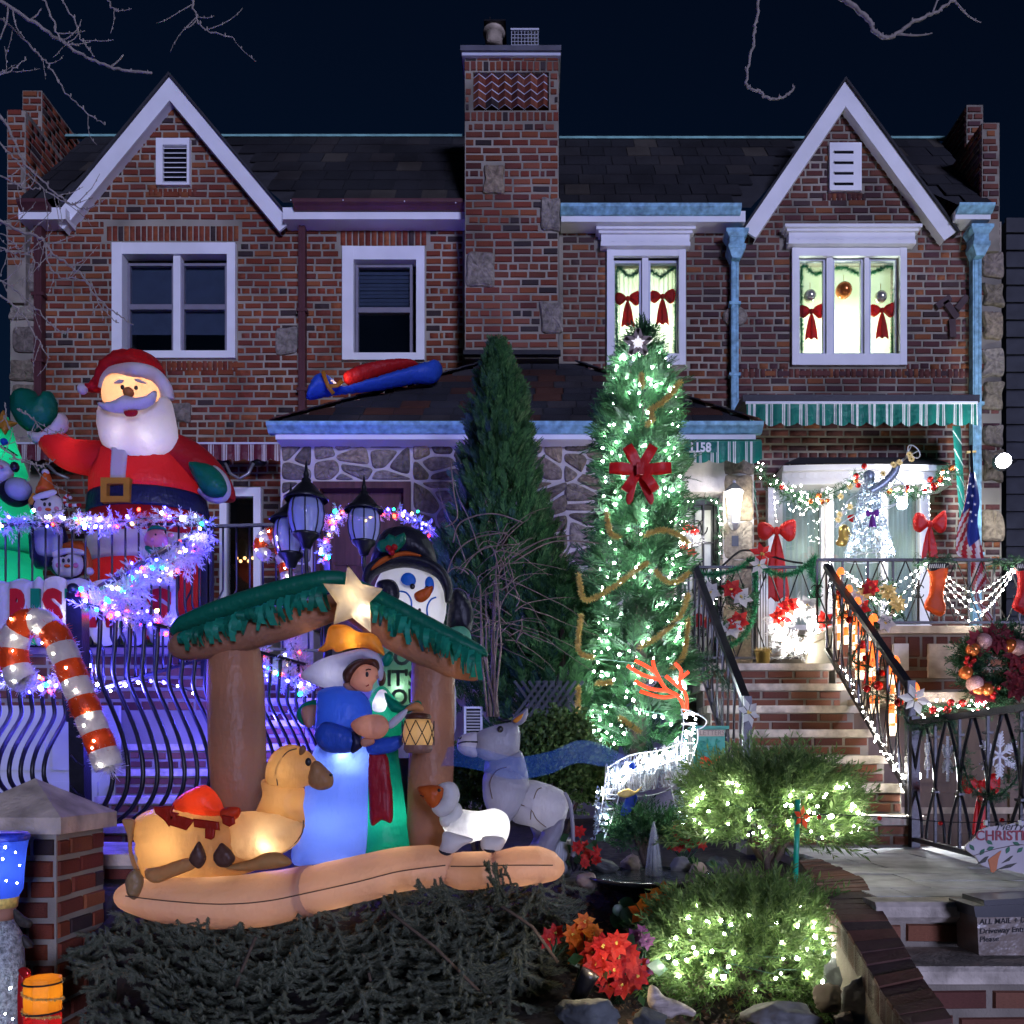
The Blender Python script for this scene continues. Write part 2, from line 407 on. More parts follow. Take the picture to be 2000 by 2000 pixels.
def inst(V,Fa,pos,dirs,scale,roll=None,rng=RNG):
 """numpy copies of a template (V along +Z) at pos along dirs"""
 pos=np.asarray(pos,float);dirs=np.asarray(dirs,float);N=len(pos)
 w=dirs/np.maximum(np.linalg.norm(dirs,axis=1,keepdims=True),1e-9)
 a=rng.normal(size=(N,3))if roll is None else np.asarray(roll,float)
 u=a-w*(a*w).sum(1,keepdims=True);u/=np.maximum(np.linalg.norm(u,axis=1,keepdims=True),1e-9)
 v=np.cross(w,u)
 R=np.stack([u,v,w],1) # rows
 s=np.broadcast_to(np.asarray(scale,float),(N,))
 out=np.einsum('kc,ncd->nkd',V,R)*s[:,None,None]+pos[:,None,:]
 Fo=Fa[None]+(np.arange(N)*len(V))[:,None,None]
 return out.reshape(-1,3),Fo.reshape(-1,Fa.shape[1])
def along(pts,n,jit=0):
 """n evenly spaced points on a polyline"""
 A=np.array([tuple(p)for p in pts],float);s=np.concatenate([[0],np.cumsum(np.linalg.norm(np.diff(A,axis=0),axis=1))])
 t=np.linspace(0,s[-1],n)if jit==0 else np.sort(RNG.uniform(0,s[-1],n))
 return np.stack([np.interp(t,s,A[:,k])for k in range(3)],1)
def tinsel(name,pts,r,dens,m,parent=None,w=.003,closed=False,droop=0,**pr):
 """fringe of thin strips round a path"""
 A=np.array([tuple(p)for p in pts],float)
 if closed:A=np.vstack([A,A[:1]])
 L=np.linalg.norm(np.diff(A,axis=0),axis=1).sum();n=int(L*dens)
 c=along(A,n,1);dr=RNG.normal(size=(n,3));dr[:,2]-=droop;dr/=np.linalg.norm(dr,axis=1,keepdims=True)
 V=np.array([(-w,0,0),(w,0,0),(w*.7,.1,.6),(-w*.7,.1,.6),(w*.3,.3,1),(-w*.3,.3,1)],float)
 V[:,0]/=r
 Fq=np.array([(0,1,2,3),(3,2,4,5)])
 a,b=inst(V,Fq,c,dr,RNG.uniform(.6,1.1,n)*r)
 return npmesh(name,a,b,m,parent,**pr)
def cone_pts(base,top,rb,n,prof=lambda t:1-t,rin=.5):
 t=RNG.uniform(0,1,n)**.8;a=RNG.uniform(0,2*math.pi,n);q=RNG.uniform(rin,1,n)**.5
 R=np.array([prof(x)for x in t])*rb*q
 B=np.array(base,float);T=np.array(top,float)
 p=B+(T-B)*t[:,None];p[:,0]+=np.cos(a)*R;p[:,1]+=np.sin(a)*R
 return p,np.stack([np.cos(a),np.sin(a),np.zeros(n)],1),t
 # -- bricks, stones, shingles
_bv=np.array([(-.5,0,-.5),(.5,0,-.5),(.5,0,.5),(-.5,0,.5),(-.475,-1,-.43),(.475,-1,-.43),(.475,-1,.43),(-.475,-1,.43)],float)
_bf=np.array([(4,5,6,7),(0,1,5,4),(1,2,6,5),(2,3,7,6),(3,0,4,7)])
_BM={}
def brickmesh(m,name='brick'):
 k=(m.name,name)
 if k not in _BM:
  me=bpy.data.meshes.new(name);me.from_pydata([tuple(v)for v in _bv],[],[tuple(f)for f in _bf]);me.materials.append(m);_BM[k]=me
 return _BM[k]
def emit_bricks(parent,lst,y,m,nobj=300,pick=None,proud=.012,side=False,name='brick'):
 """lst of (u0,u1,z0,z1); wall faces -Y at y, or +X at x=y when side"""
 if not lst:return
 idx=list(range(len(lst)))
 sc_=lambda b:(pick(b)if pick else 1)*(min(b[1]-b[0],.25))*(1+1e-3*random.random())
 idx.sort(key=lambda i:-sc_(lst[i]))
 me=brickmesh(m,name)
 for i in idx[:nobj]:
  a,b,c,e=lst[i];p=proud*random.uniform(.7,1.3);tl=random.uniform(-.012,.012)
  loc=(y,(a+b)/2,(c+e)/2)if side else((a+b)/2,y,(c+e)/2)
  place(name,me,parent,loc,(0,tl,math.pi/2 if side else 0),(b-a,p,e-c))
 rest=idx[nobj:]
 if rest:
  B=np.array([lst[i]for i in rest]);n=len(B)
  s=np.stack([B[:,1]-B[:,0],RNG.uniform(.7,1.3,n)*proud,B[:,3]-B[:,2]],1)
  c=np.stack([(B[:,0]+B[:,1])/2,np.full(n,0.0),(B[:,2]+B[:,3])/2],1)
  V=_bv[None]*s[:,None,:]+c[:,None,:]
  V=V.reshape(-1,3)
  if side:V=np.stack([y-V[:,1],V[:,0],V[:,2]],1)
  else:V[:,1]+=y
  Fa=(_bf[None]+(np.arange(n)*8)[:,None,None]).reshape(-1,4)
  npmesh('brickwork',V,Fa,m,parent,kind='stuff')
def lay(spans,z0,z1,course=.088,blen=.206,jz=.30,jx=.022,hdr=6):
 """running bond; spans(z) gives the free intervals of a course"""
 out=[];k=0;z=z0
 while z+course*.6<z1:
  L=blen if(k%hdr)!=hdr-1 else blen*.55
  for(a,b)in spans(z+course/2):
   x=a-(L*(.5 if k%2 else 0)+random.uniform(0,.02))
   while x<b-.01:
    l=L*random.uniform(.93,1.06)
    if random.random()<.08:l*=.55
    u0,u1=max(x,a)+jx/2,min(x+l,b)-jx/2
    if u1-u0>.025:
     dz=random.uniform(-.003,.003);out.append((u0,u1,z+course*jz/2+dz,z+course*(1-jz/2)+dz+random.uniform(-.004,.003)))
    x+=l
  z+=course;k+=1
 return out
def cut(a,b,holes):
 iv=[(a,b)]
 for h0,h1 in holes:
  nv=[]
  for s,e in iv:
   if h1<=s or h0>=e:nv.append((s,e));continue
   if h0>s:nv.append((s,h0))
   if h1<e:nv.append((h1,e))
  iv=nv
 return iv
def soldiers(px0,px1,py0,py1,n,d=D,g=.25):
 out=[];x0,x1=X(px0,d),X(px1,d);w=(x1-x0)/n
 for i in range(n):
  out.append((x0+i*w+w*g/2,x0+(i+1)*w-w*g/2,Z(py1,d)+random.uniform(0,.006),Z(py0,d)-random.uniform(0,.006)))
 return out
def wallholes(mb,x0,x1,z0,z1,y0,y1,holes):
 xs=sorted({x0,x1,*[min(max(v,x0),x1)for h in holes for v in h[:2]]});zs=sorted({z0,z1,*[min(max(v,z0),z1)for h in holes for v in h[2:]]})
 for i in range(len(xs)-1):
  for j in range(len(zs)-1):
   cx,cz=(xs[i]+xs[i+1])/2,(zs[j]+zs[j+1])/2
   if any(h[0]<cx<h[1]and h[2]<cz<h[3]for h in holes):continue
   mb.box(xs[i],xs[i+1],y0,y1,zs[j],zs[j+1])
 return mb
def stone(parent,poly,y,proud,m=None,name='stone'):
 """one rough-faced stone; poly in (x,z)"""
 q=cr(poly,3,True);c=q.mean(0);n=len(q);V=[];
 for s,dy in((1.0,0),(.97,-.6),(.85,-1.0),(.5,-1.0)):
  for a in q:
   p=c+(a-c)*s;k=random.uniform(.75,1.25)if s<.95 else 1
   V.append((p[0],y+dy*proud*k,p[1]))
 V.append((c[0],y-proud*1.1,c[1]))
 Fa=[]
 A=sum(q[i][0]*q[(i+1)%n][1]-q[(i+1)%n][0]*q[i][1]for i in range(n))
 for r in range(3):
  for i in range(n):
   j=(i+1)%n;f=(r*n+i,r*n+j,(r+1)*n+j,(r+1)*n+i);Fa.append(f if A>0 else f[::-1])
 for i in range(n):
  f=(3*n+i,3*n+(i+1)%n,4*n);Fa.append(f if A>0 else f[::-1])
 mb=MB();mb.add(V,Fa)
 return mb.build(name,m or M_STONE,parent)
def stone_px(parent,pts,d,proud,m=None):return stone(parent,[(X(a,d),Z(b,d))for a,b in pts],d,proud,m)
def rough_rect(px0,px1,py0,py1,j=4):
 r=lambda:random.uniform(-j,j)
 return[(px0+r(),py0+r()),((px0+px1)/2,py0+r()),(px1+r(),py0+r()),(px1+r(),(py0+py1)/2),(px1+r(),py1+r()),((px0+px1)/2,py1+r()),(px0+r(),py1+r()),(px0+r(),(py0+py1)/2)]
def rubble(parent,x0,x1,z0,z1,y,size,gap,proud=.03,m=None,asp=1.5):
 n=max(2,int((x1-x0)*(z1-z0)/(size*size*.62)))
 pts=[]
 for _ in range(n*60):
  if len(pts)>=n:break
  p=(random.uniform(x0,x1),random.uniform(z0,z1));rr=size*random.uniform(.5,.95)
  if all(((p[0]-q[0])/asp)**2+(p[1]-q[1])**2>(rr*.62)**2 for q in pts):pts.append(p)
 for i,p in enumerate(pts):
  poly=[(x0+gap/2,z0+gap/2),(x1-gap/2,z0+gap/2),(x1-gap/2,z1-gap/2),(x0+gap/2,z1-gap/2)]
  for k,q in enumerate(pts):
   if k==i:continue
   nx,nz=(q[0]-p[0])/asp**2,q[1]-p[1];L=math.hypot(nx,nz);nx/=L;nz/=L
   mx,mz=(p[0]+q[0])/2,(p[1]+q[1])/2;c=nx*mx+nz*mz-gap/2
   new=[]
   for a in range(len(poly)):
    s,e=poly[a],poly[(a+1)%len(poly)];ds,de=nx*s[0]+nz*s[1]-c,nx*e[0]+nz*e[1]-c
    if ds<=0:new.append(s)
    if ds*de<0:t=ds/(ds-de);new.append((s[0]+(e[0]-s[0])*t,s[1]+(e[1]-s[1])*t))
   poly=new
   if len(poly)<3:break
  if len(poly)>=3:
   A=abs(sum(poly[a][0]*poly[(a+1)%len(poly)][1]-poly[(a+1)%len(poly)][0]*poly[a][1]for a in range(len(poly))))/2
   if A>.004:
    q=[]
    for a in range(len(poly)):
     s,e=poly[a],poly[(a+1)%len(poly)]
     q+=[(s[0]*.82+e[0]*.18,s[1]*.82+e[1]*.18),(s[0]*.18+e[0]*.82,s[1]*.18+e[1]*.82)]
    stone(parent,q,y,proud*random.uniform(.6,1.3),m)
def shingles(parent,A,B,C,E,rows,w,m,clip=None,th=.012):
 """tabs on the slope A(bottom-left) B(bottom-right) C(top-right) E(top-left)"""
 A,B,C,E=map(Vector,(A,B,C,E));up=((E-A).cross(B-A)).normalized()
 if up.y>0:up=-up
 me=bpy.data.meshes.new('shingle');V=[(-.5,-.5,1),(.5,-.5,1),(.5,.6,.25),(-.5,.6,.25),(-.5,-.5,0),(.5,-.5,0)]
 me.from_pydata(V,[],[(0,1,2,3),(4,5,1,0),(4,0,3),(5,2,1)]);me.materials.append(m)
 uu=(B-A).normalized();vv=up.cross(uu)
 if vv.z<0:vv=-vv
 R=Matrix((uu,vv,up)).transposed().to_euler()
 for r in range(rows):
  t0,t1=r/rows,(r+1)/rows;a=A.lerp(E,(t0+t1)/2);b=B.lerp(C,(t0+t1)/2);L=(b-a).length;h=((E-A).length if abs((E-A).dot(uu))<1e-3 else(E-A-uu*(E-A).dot(uu)).length)/rows
  x=-w*random.random()*.8
  while x<L:
   x0,x1=max(x,0),min(x+w,L);x+=w
   if x1-x0<.03:continue
   c=a+uu*((x0+x1)/2)
   if clip and not clip(c):continue
   place('shingle',me,parent,c,R,(x1-x0-.008,h,th*random.uniform(.7,1.5)))
def gutter(mb,x0,x1,yf,z0,z1,depth=.13):
 """ogee gutter with its front at yf"""
 h=z1-z0
 prof=[(yf+depth,z0),(yf+depth*.55,z0),(yf+depth*.3,z0+h*.35),(yf+depth*.05,z0+h*.62),(yf,z0+h*.8),(yf,z1),(yf+.012,z1),(yf+.02,z0+h*.75),(yf+depth,z0+h*.7)]
 return mb.ext(prof[::-1],x0,x1)
def downspout(parent,px,d,py0,py1,m,w=15,head=None):
 mb=MB();mb.pbox(px-w/2,px+w/2,py0,py1,d,-.02,.07)
 for k in(-.25,.25):mb.pbox(px+k*w-1.2,px+k*w+1.2,py0,py1,d,-.027,-.019)
 o=mb.build('downspout',m,parent)
 if head:
  a,b=head;hb=MB();x0,x1=X(px-21,d),X(px+21,d)
  def tap(za,zb,wa,wb):
   c=X(px,d);hb.add([(c+sx*w_,d-dy,z_)for z_,w_,dd in((za,wa,1),(zb,wb,1))for sx,dy in((-1,.06+w_*.7),(1,.06+w_*.7),(1,-.06),(-1,-.06))],[(0,1,5,4),(1,2,6,5),(2,3,7,6),(3,0,4,7),(0,3,2,1),(4,5,6,7)])
  h=b-a
  for f0,f1,w0,w1 in((0,.12,.13,.13),(.12,.28,.125,.09),(.28,.55,.085,.085),(.55,.7,.10,.10),(.7,1,.095,.05)):
   tap(Z(a+h*f1,d),Z(a+h*f0,d),w1,w0)
  hb.build('conductor_head',m,o)
 for f in(.45,.8):
  py=py0+(py1-py0)*f;s=MB();s.pbox(px-w*.8,px+w*.8,py-3,py+3,d,-.03,.05);s.build('strap',m,o)
 return o
def window(parent,d,o,fr,panes,mcase,msash,mid=(),back=None,proud=.05):
 """o: casing rectangle px; fr: casing width px (l,r,t,b); panes: px rectangles"""
 c=MB();x0,x1,y0,y1=o;l,r,t,b=fr
 c.pbox(x0,x0+l,y0,y1,d,-proud,.1);c.pbox(x1-r,x1,y0,y1,d,-proud,.1)
 c.pbox(x0+l,x1-r,y0,y0+t,d,-proud+.004,.1);c.pbox(x0+l,x1-r,y1-b,y1,d,-proud+.004,.1)
 w=c.build('window',mcase,parent)
 for(a0,a1,b0,b1)in panes:
  s=MB();e=5
  s.pbox(a0-e,a0,b0-e,b1+e,d,.02,.075);s.pbox(a1,a1+e,b0-e,b1+e,d,.02,.075)
  s.pbox(a0,a1,b0-e,b0,d,.022,.073);s.pbox(a0,a1,b1,b1+e,d,.022,.073)
  for my in mid:s.pbox(a0,a1,my-5,my+5,d,.015,.075)
  s.build('sash',msash,w)
  g=MB();g.pbox(a0,a1,b0,b1,d,.05,.056);g.build('pane',M_GLASS,w)
 if len(panes)>1:
  s=MB()
  for i in range(len(panes)-1):s.pbox(panes[i][1]+5,panes[i+1][0]-5,y0+t,y1-b,d,-.01,.1)
  s.build('mullion',mcase,w)
 return w
def room(parent,d,o,depth,m,back=None):
 x0,x1,z0,z1=X(o[0]),X(o[1]),Z(o[3]),Z(o[2]);mb=MB()
 y0,y1=d+.40,d+.4+depth;e=.35
 mb.quad((x0-e,y1,z0-e),(x1+e,y1,z0-e),(x1+e,y1,z1+e),(x0-e,y1,z1+e))
 mb.quad((x0-e,y0,z0-e),(x1+e,y0,z0-e),(x1+e,y1,z0-e),(x0-e,y1,z0-e))
 mb.quad((x0-e,y0,z1+e),(x0-e,y1,z1+e),(x1+e,y1,z1+e),(x1+e,y0,z1+e))
 mb.quad((x0-e,y0,z0-e),(x0-e,y1,z0-e),(x0-e,y1,z1+e),(x0-e,y0,z1+e))
 mb.quad((x1+e,y0,z0-e),(x1+e,y0,z1+e),(x1+e,y1,z1+e),(x1+e,y1,z0-e))
 return mb.build('room',m,parent)
def gable(parent,apex,fl,fr_,bw,m,mroof):
 """white rake boards with soffit, and the dark little roof behind"""
 d0=D-.13;k=lambda p:(X(p[0],d0),Z(p[1],d0))
 a,l,r=k(apex),k(fl),k(fr_)
 def off(p,q,w): # inward offset of the line p->q
  dx,dz=q[0]-p[0],q[1]-p[1];L=math.hypot(dx,dz);return(dz/L*w,-dx/L*w)
 w=U(bw,D)
 for side,foot in(('l',l),('r',r)):
  dx,dz=foot[0]-a[0],foot[1]-a[1];L=math.hypot(dx,dz);t=(dx/L,dz/L);nrm=(-t[1],t[0])if side=='l' else(t[1],-t[0])
  if nrm[1]>0:nrm=(-nrm[0],-nrm[1])
  h=w/abs(t[0])*1.0 # vertical drop at the apex
  poly=[a,foot,(foot[0]+nrm[0]*w,foot[1]+nrm[1]*w),(a[0],a[1]-h)]
  b=MB();b.prism([(x,z)for x,z in poly],d0,d0+.03)
  bo=b.build('rake_board',m,parent)
  s=MB();lo=[(a[0],a[1]-h*.98),(foot[0]+nrm[0]*w*.98,foot[1]+nrm[1]*w*.98)]
  s.add([(lo[0][0],d0+.03,lo[0][1]),(lo[1][0],d0+.03,lo[1][1]),(lo[1][0],D+.0,lo[1][1]),(lo[0][0],D+.0,lo[0][1])],[(0,1,2,3)])
  s.build('soffit',m,bo)
  e=.03;q=MB()
  A1=(a[0],a[1]+e);F1=(foot[0]+t[0]*.05,foot[1]+t[1]*.05+e);yb=D+1.6
  q.add([(A1[0],d0-.03,A1[1]),(F1[0],d0-.03,F1[1]),(F1[0],yb,F1[1]),(A1[0],yb,A1[1]),(a[0],d0-.03,a[1]-.01),(foot[0],d0-.03,foot[1]-.01),(foot[0],yb,foot[1]-.01),(a[0],yb,a[1]-.01)],[(0,1,2,3),(4,7,6,5),(0,4,5,1),(2,6,7,3),(1,5,6,2)])
  q.build('gable_roof',mroof,parent)
def tri_wall(mb,pts,y0,y1):mb.prism([(X(a),Z(b))for a,b in pts],y0,y1)
M_ROOFD=mat('roof_dark',(.03,.03,.034),.9,var=.2,bump=.5,bscale=90)
M_SHADE=mat('roller_shade',(.075,.085,.115),.9,var=.1)
M_SASH_D=mat('bronze_sash',(.20,.19,.23),.5,var=.1)
M_ROOM=mat('room_paint',(.75,.80,.66),.9,var=.05)
M_BLIND=fab('blind_slat',(.80,.85,.72),.45,wr=0)
M_TERRA=mat('ridge_copper',(.20,.42,.38),.7,var=.3)
# -- left house
HL=thing('row_house','left brick row house with maroon gutter, white gable boards and dark windows','house',(X(460),D,0),'attached row houses')
win1=(222,462,478,702);win2=(670,830,485,706);doorL=(432,512,955,1190);vent1=(308,373,275,366)
hol=[(X(a+14),X(b-14),Z(e-12),Z(c+14))for a,b,c,e in(win1,win2)]+[(X(440),X(504),Z(1190),Z(966))]
w=MB();wallholes(w,X(20),X(908),0,Z(428),D+.002,D+.40,hol)
tri_wall(w,[(120,428),(333,172),(548,428)],D+.002,D+.30)
w.build('wall',M_MORTAR,HL)
edgeL=lambda z:(lambda t:(X(333)+(X(108)-X(333))*t,X(333)+(X(562)-X(333))*t))((Z(165)-z)/(Z(165)-Z(432)))
rects1=[win1,win2,doorL,(205,470,437,474),(660,838,438,482)]
def spansL(z):
 if z>Z(430):
  a,b=edgeL(z);a,b=max(a,X(110)),b;h=[(X(vent1[0]),X(vent1[1]))]if Z(vent1[3])<z<Z(vent1[2])else[]
  return cut(a,b,h)if b>a else[]
 qs=[(X(r[0])-.006,X(r[1])+.006)for r in rects1 if Z(r[3])<z<Z(r[2])]
 return cut(X(78)if z<Z(520)else X(30),X(905),qs)
BL=lay(spansL,Z(1170),Z(190))
BL=[b for b in BL if not(b[3]<Z(880)and X(545)<b[0]<X(900))]
BL+=soldiers(208,467,441,471,23)+soldiers(664,834,443,480,14)+soldiers(290,385,368,384,10)+soldiers(225,465,705,726,24)
visL=lambda b:2 if(b[2]>Z(700)and not(X(560)<b[0]<X(720)and b[2]<Z(560)))else(1.5 if b[2]>Z(860)and b[0]>X(340)else .5)
emit_bricks(HL,BL,D+.002,M_BRICK_L,300,visL)
for k,(a,b,c,e)in enumerate([(25,74,520,572),(22,76,578,625),(28,74,640,690),(22,75,705,745),(24,76,752,800)]):stone_px(HL,rough_rect(a,b,c,e),D,.04,M_STONE)
for r in((330,372,790,825),(540,582,642,690)):stone_px(HL,rough_rect(*r),D,.03)
# dark windows
w1=window(HL,D,win1,(20,16,22,14),[(252,334,517,593),(252,334,603,684),(358,438,517,593),(358,438,603,684)][::2]and[(252,334,517,684),(358,438,517,684)],M_WHITE,M_SASH_D,mid=(598,))
room(w1,D,(232,452,490,694),.8,M_DARK)
s=MB();s.pbox(250,336,515,646,D,.10,.104);s.pbox(356,440,515,646,D,.10,.104);s.build('roller_shade',M_SHADE,w1)
w2=window(HL,D,win2,(22,16,26,14),[(699,800,520,690)],M_WHITE,M_SASH_D,mid=(604,))
room(w2,D,(680,820,500,694),.8,M_DARK)
s=MB()
for k in range(11):s.pbox(698,801,522+k*7.5,528.5+k*7.5,D,.10+.004*(k%2),.106+.004*(k%2))
s.build('roller_shade',M_SHADE,w2)
# vent
vb=MB();vb.pbox(vent1[0],vent1[0]+13,vent1[2],vent1[3],D,-.05,.05);vb.pbox(vent1[1]-5,vent1[1],vent1[2],vent1[3],D,-.05,.05)
vb.pbox(vent1[0]+13,vent1[1]-5,vent1[2],vent1[2]+13,D,-.048,.05);vb.pbox(vent1[0]+13,vent1[1]-5,vent1[3]-4,vent1[3],D,-.048,.05)
vo=vb.build('gable_vent',M_WHITE,HL)
bk=MB();bk.pbox(vent1[0]+12,vent1[1]-4,vent1[2]+10,vent1[3]-2,D,-.004,.0);bk.build('vent_backing',M_DARK,vo)
for k in range(8):
 y=290+k*9.4;sl=MB();a,b=X(322),X(367);sl.add([(a,D-.045,Z(y+4)),(b,D-.045,Z(y+4)),(b,D-.008,Z(y)),(a,D-.008,Z(y)),(a,D-.045,Z(y+5.5)),(b,D-.045,Z(y+5.5))],[(0,1,2,3),(4,5,1,0)]);sl.build('slat',M_WHITE,vo)
gable(HL,(331,148),(100,428),(569,432),30,M_WHITE,M_ROOFD)
# eaves
for a,b in((34,94),(572,909)):gutter(MB(),X(a,9.9),X(b,9.9),9.87,Z(403,9.87),Z(387,9.87)).build('gutter',M_MAROON,HL)
for a,b in((36,128),(552,909)):MB().pbox(a,b,405,428,9.97,0,.22).build('fascia',M_WHITE,HL)
for px,py in((568,391),(670,391),(790,393),(890,396)):MB().ell(P(px,py,9.86),.008,6,4).build('gutter_nail',M_WHITE,HL)
ya,za,yb,zb=9.95,Z(392,9.95),11.45,Z(268,11.45)
rb=MB();rb.quad((X(60),ya,za-.02),(X(104),ya,za-.02),(X(331),yb,zb-.02),(X(60),yb,zb-.02));rb.quad((X(565),ya,za-.02),(X(909),ya,za-.02),(X(909),yb,zb-.02),(X(331),yb,zb-.02));rb.build('roof',M_ROOFD,HL)
def clipL(c):
 t=(c.y-ya)/(yb-ya);hw=(X(569)-X(331))*(1-.95*t)+.12
 return abs(c.x-X(331))>hw
shingles(HL,(X(60),ya,za),(X(909),ya,za),(X(909),yb,zb),(X(60),yb,zb),7,.30,M_SHINGLE,clipL)
rc=MB();rc.bar((X(60,11.45),yb,zb+.01),(X(903,11.45),yb,zb+.01),.05,.03);rc.build('ridge_cap',M_TERRA,HL)
downspout(HL,75,D-.09,408,780,M_MAROON);downspout(HL,590,D-.09,408,850,M_MAROON,13)
# parapet of the party wall, stepping up the roof
pw=MB();pw.box(X(14,10.1),X(50,10.1),10.1,11.0,Z(600),Z(216,10.1));pw.box(X(44,10.9),X(82,10.9),10.9,11.9,Z(500),Z(177,10.9));pw.build('parapet',M_MORTAR_D,HL)
pb=lay(lambda z:[(X(14,10.1),X(50,10.1))],Z(520,10.1),Z(216,10.1),blen=.2)
emit_bricks(HL,pb,10.098,M_BRICK_L,40)
pb=lay(lambda z:[(X(44,10.9),X(82,10.9))],Z(300,10.9),Z(177,10.9),blen=.2);emit_bricks(HL,pb,10.898,M_BRICK_L,20)
pb=lay(lambda z:[(10.1,11.0)]if z<Z(216,10.1)else[],Z(400,10.1),Z(216,10.1));emit_bricks(HL,pb,X(50,10.1),M_BRICK_L,10,side=True)
pb=lay(lambda z:[(10.9,11.9)],Z(330,10.9),Z(177,10.9));emit_bricks(HL,pb,X(82,10.9),M_BRICK_L,10,side=True)
# storm door
dr=MB();dr.pbox(432,446,955,1190,D,-.06,.05);dr.pbox(498,512,955,1190,D,-.06,.05);dr.pbox(446,498,955,972,D,-.058,.05);do=dr.build('door_frame',M_WHITE,HL)
g=MB();g.pbox(446,498,972,1190,D,.0,.006);g.build('pane',glass('smoked_glass',(.45,.42,.40),.1),do)
room(do,D,(440,504,970,1185),.9,mat('hall_paint',(.22,.20,.17),.9))
hb=MB()
for k in range(5):hb.ell(P(462+k*8,1090+(k%2)*6,D+.9),.022,8,6)
hb.build('ceiling_lamp',glow('hall_bulb',(1,.62,.25),14),do)
# striped valance and its folding arms
def valance(parent,d,px0,px1,py0,py1,pal,period,scal,lean=.0,name='awning',label=None):
 """hanging cloth strip; stripes are separate sewn panels"""
 n=int((px1-px0)/1.2);xs=np.linspace(px0,px1,n+1)
 runs=[]
 for i in range(n):
  xm=(xs[i]+xs[i+1])/2;f=((xm-px0)%period)/period
  c=0
  for k,(lim,ci)in enumerate(pal):
   if f<lim:c=ci;break
  if not runs or runs[-1][0]!=c:runs.append((c,MB()))
  mb=runs[-1][1]
  def bot(x):return py1-scal*abs(math.cos(math.pi*(x-px0)/period))**1.0*0-scal*(1-abs(math.sin(math.pi*(x-px0)/period))**.7)
  def yy(x,t):return d+lean*t+.012*math.sin(x*.21)*t
  V=[]
  for x in(xs[i],xs[i+1]):
   for t in(0,.5,1):V.append((X(x,d),yy(x,t),Z(py0+(bot(x)-py0)*t,d)))
  mb.add(V,[(0,3,4,1)[::-1],(1,4,5,2)[::-1]])
 return runs
M_AW_R=fab('maroon_canvas',(.12,.02,.035),.15);M_AW_W=fab('cream_canvas',(.55,.50,.50),.15)
AWL=thing('awning','maroon and cream striped awning valance above the terrace of the left house','awning',P(300,890,9.75))
for c,mb in valance(AWL,9.75,35,552,866,900,[(.30,0),(.36,1),(.42,0),(.58,1),(.64,0),(.70,1),(1.1,0)],26,4):mb.build('canvas_stripe',(M_AW_R,M_AW_W)[c],AWL,True)
b=MB();b.bar(P(30,866,9.75),P(550,866,9.75),.02);b.build('front_bar',M_WHITE2,AWL)
for px in(75,435,505):MB().ell(P(px,903,9.85),(.09,.07,.05),10,6).build('arm_joint',M_BLACK,AWL,True)
M_GREYM=mat('grey_metal',(.3,.3,.32),.4,.6)
MB().tube([P(440,905,9.8),P(450,925,9.78),P(468,935,9.78),P(485,925,9.78),P(495,905,9.8)],.018,6).build('folding_arm',M_GREYM,AWL,True);MB().tube([P(90,905,9.8),P(110,925,9.8),P(135,935,9.8)],.018,6).build('folding_arm',M_GREYM,AWL,True)
# -- right house
HR=thing('row_house','right brick row house with pale blue gutters and lit upstairs windows','house',(X(1520),D,0),'attached row houses')
win3=(1185,1338,488,716);win4=(1545,1768,488,716);vent2=(1618,1680,284,377)
hol=[(X(1198),X(1326),Z(694),Z(504)),(X(1560),X(1753),Z(694),Z(504))]
w=MB();wallholes(w,X(1092),X(1956),0,Z(433),D+.002,D+.40,hol);tri_wall(w,[(1462,433),(1652,182),(1846,433)],D+.002,D+.3);w.build('wall',M_MORTAR,HR)
edgeR=lambda z:(lambda t:(X(1652)+(X(1462)-X(1652))*t,X(1652)+(X(1850)-X(1652))*t))((Z(175)-z)/(Z(175)-Z(450)))
rects2=[win3,win4,(1163,1354,455,492),(1525,1790,451,490),(1500,1815,948,1230),(1100,1470,880,1300)]
def spansR(z):
 if z>Z(434):
  a,b=edgeR(z);h=[(X(vent2[0]),X(vent2[1]))]if Z(vent2[3])<z<Z(vent2[2])else[]
  return cut(a,b,h)if b>a else[]
 qs=[(X(r[0])-.006,X(r[1])+.006)for r in rects2 if Z(r[3])<z<Z(r[2])]
 if Z(985)<z<Z(500)and(z*7)%1<.6:qs.append((X(1915),X(1960)))
 return cut(X(1098),X(1954),qs)
BR=lay(spansR,Z(1230),Z(195),blen=.215)
BR=[b for b in BR if not(b[1]<X(1470)and b[3]<Z(800))]
BR+=soldiers(1440,1905,720,738,42)+soldiers(1605,1692,378,392,9)
BR=[b for b in BR if not(b[2]<Z(738)and b[3]>Z(720)and b[1]-b[0]>.09 and b[0]>X(1440)and b[1]<X(1905))]
visR=lambda b:2 if b[2]>Z(790)and b[0]>X(1440)else(1.6 if b[2]>Z(690)else .5)
emit_bricks(HR,BR,D+.002,M_BRICK_R,300,visR)
for k,(c,e)in enumerate([(495,540),(556,600),(612,662),(685,735),(744,800),(880,940),(1000,1060),(830,870)]):stone_px(HR,rough_rect(1918,1957,c,e),D,.05)
stone_px(HR,[(1412,612),(1436,597),(1458,612),(1456,630),(1434,640),(1414,630)],D,.04)
M_DKBRICK=mat('dark_brick',(.07,.045,.05),.9,bump=.4)
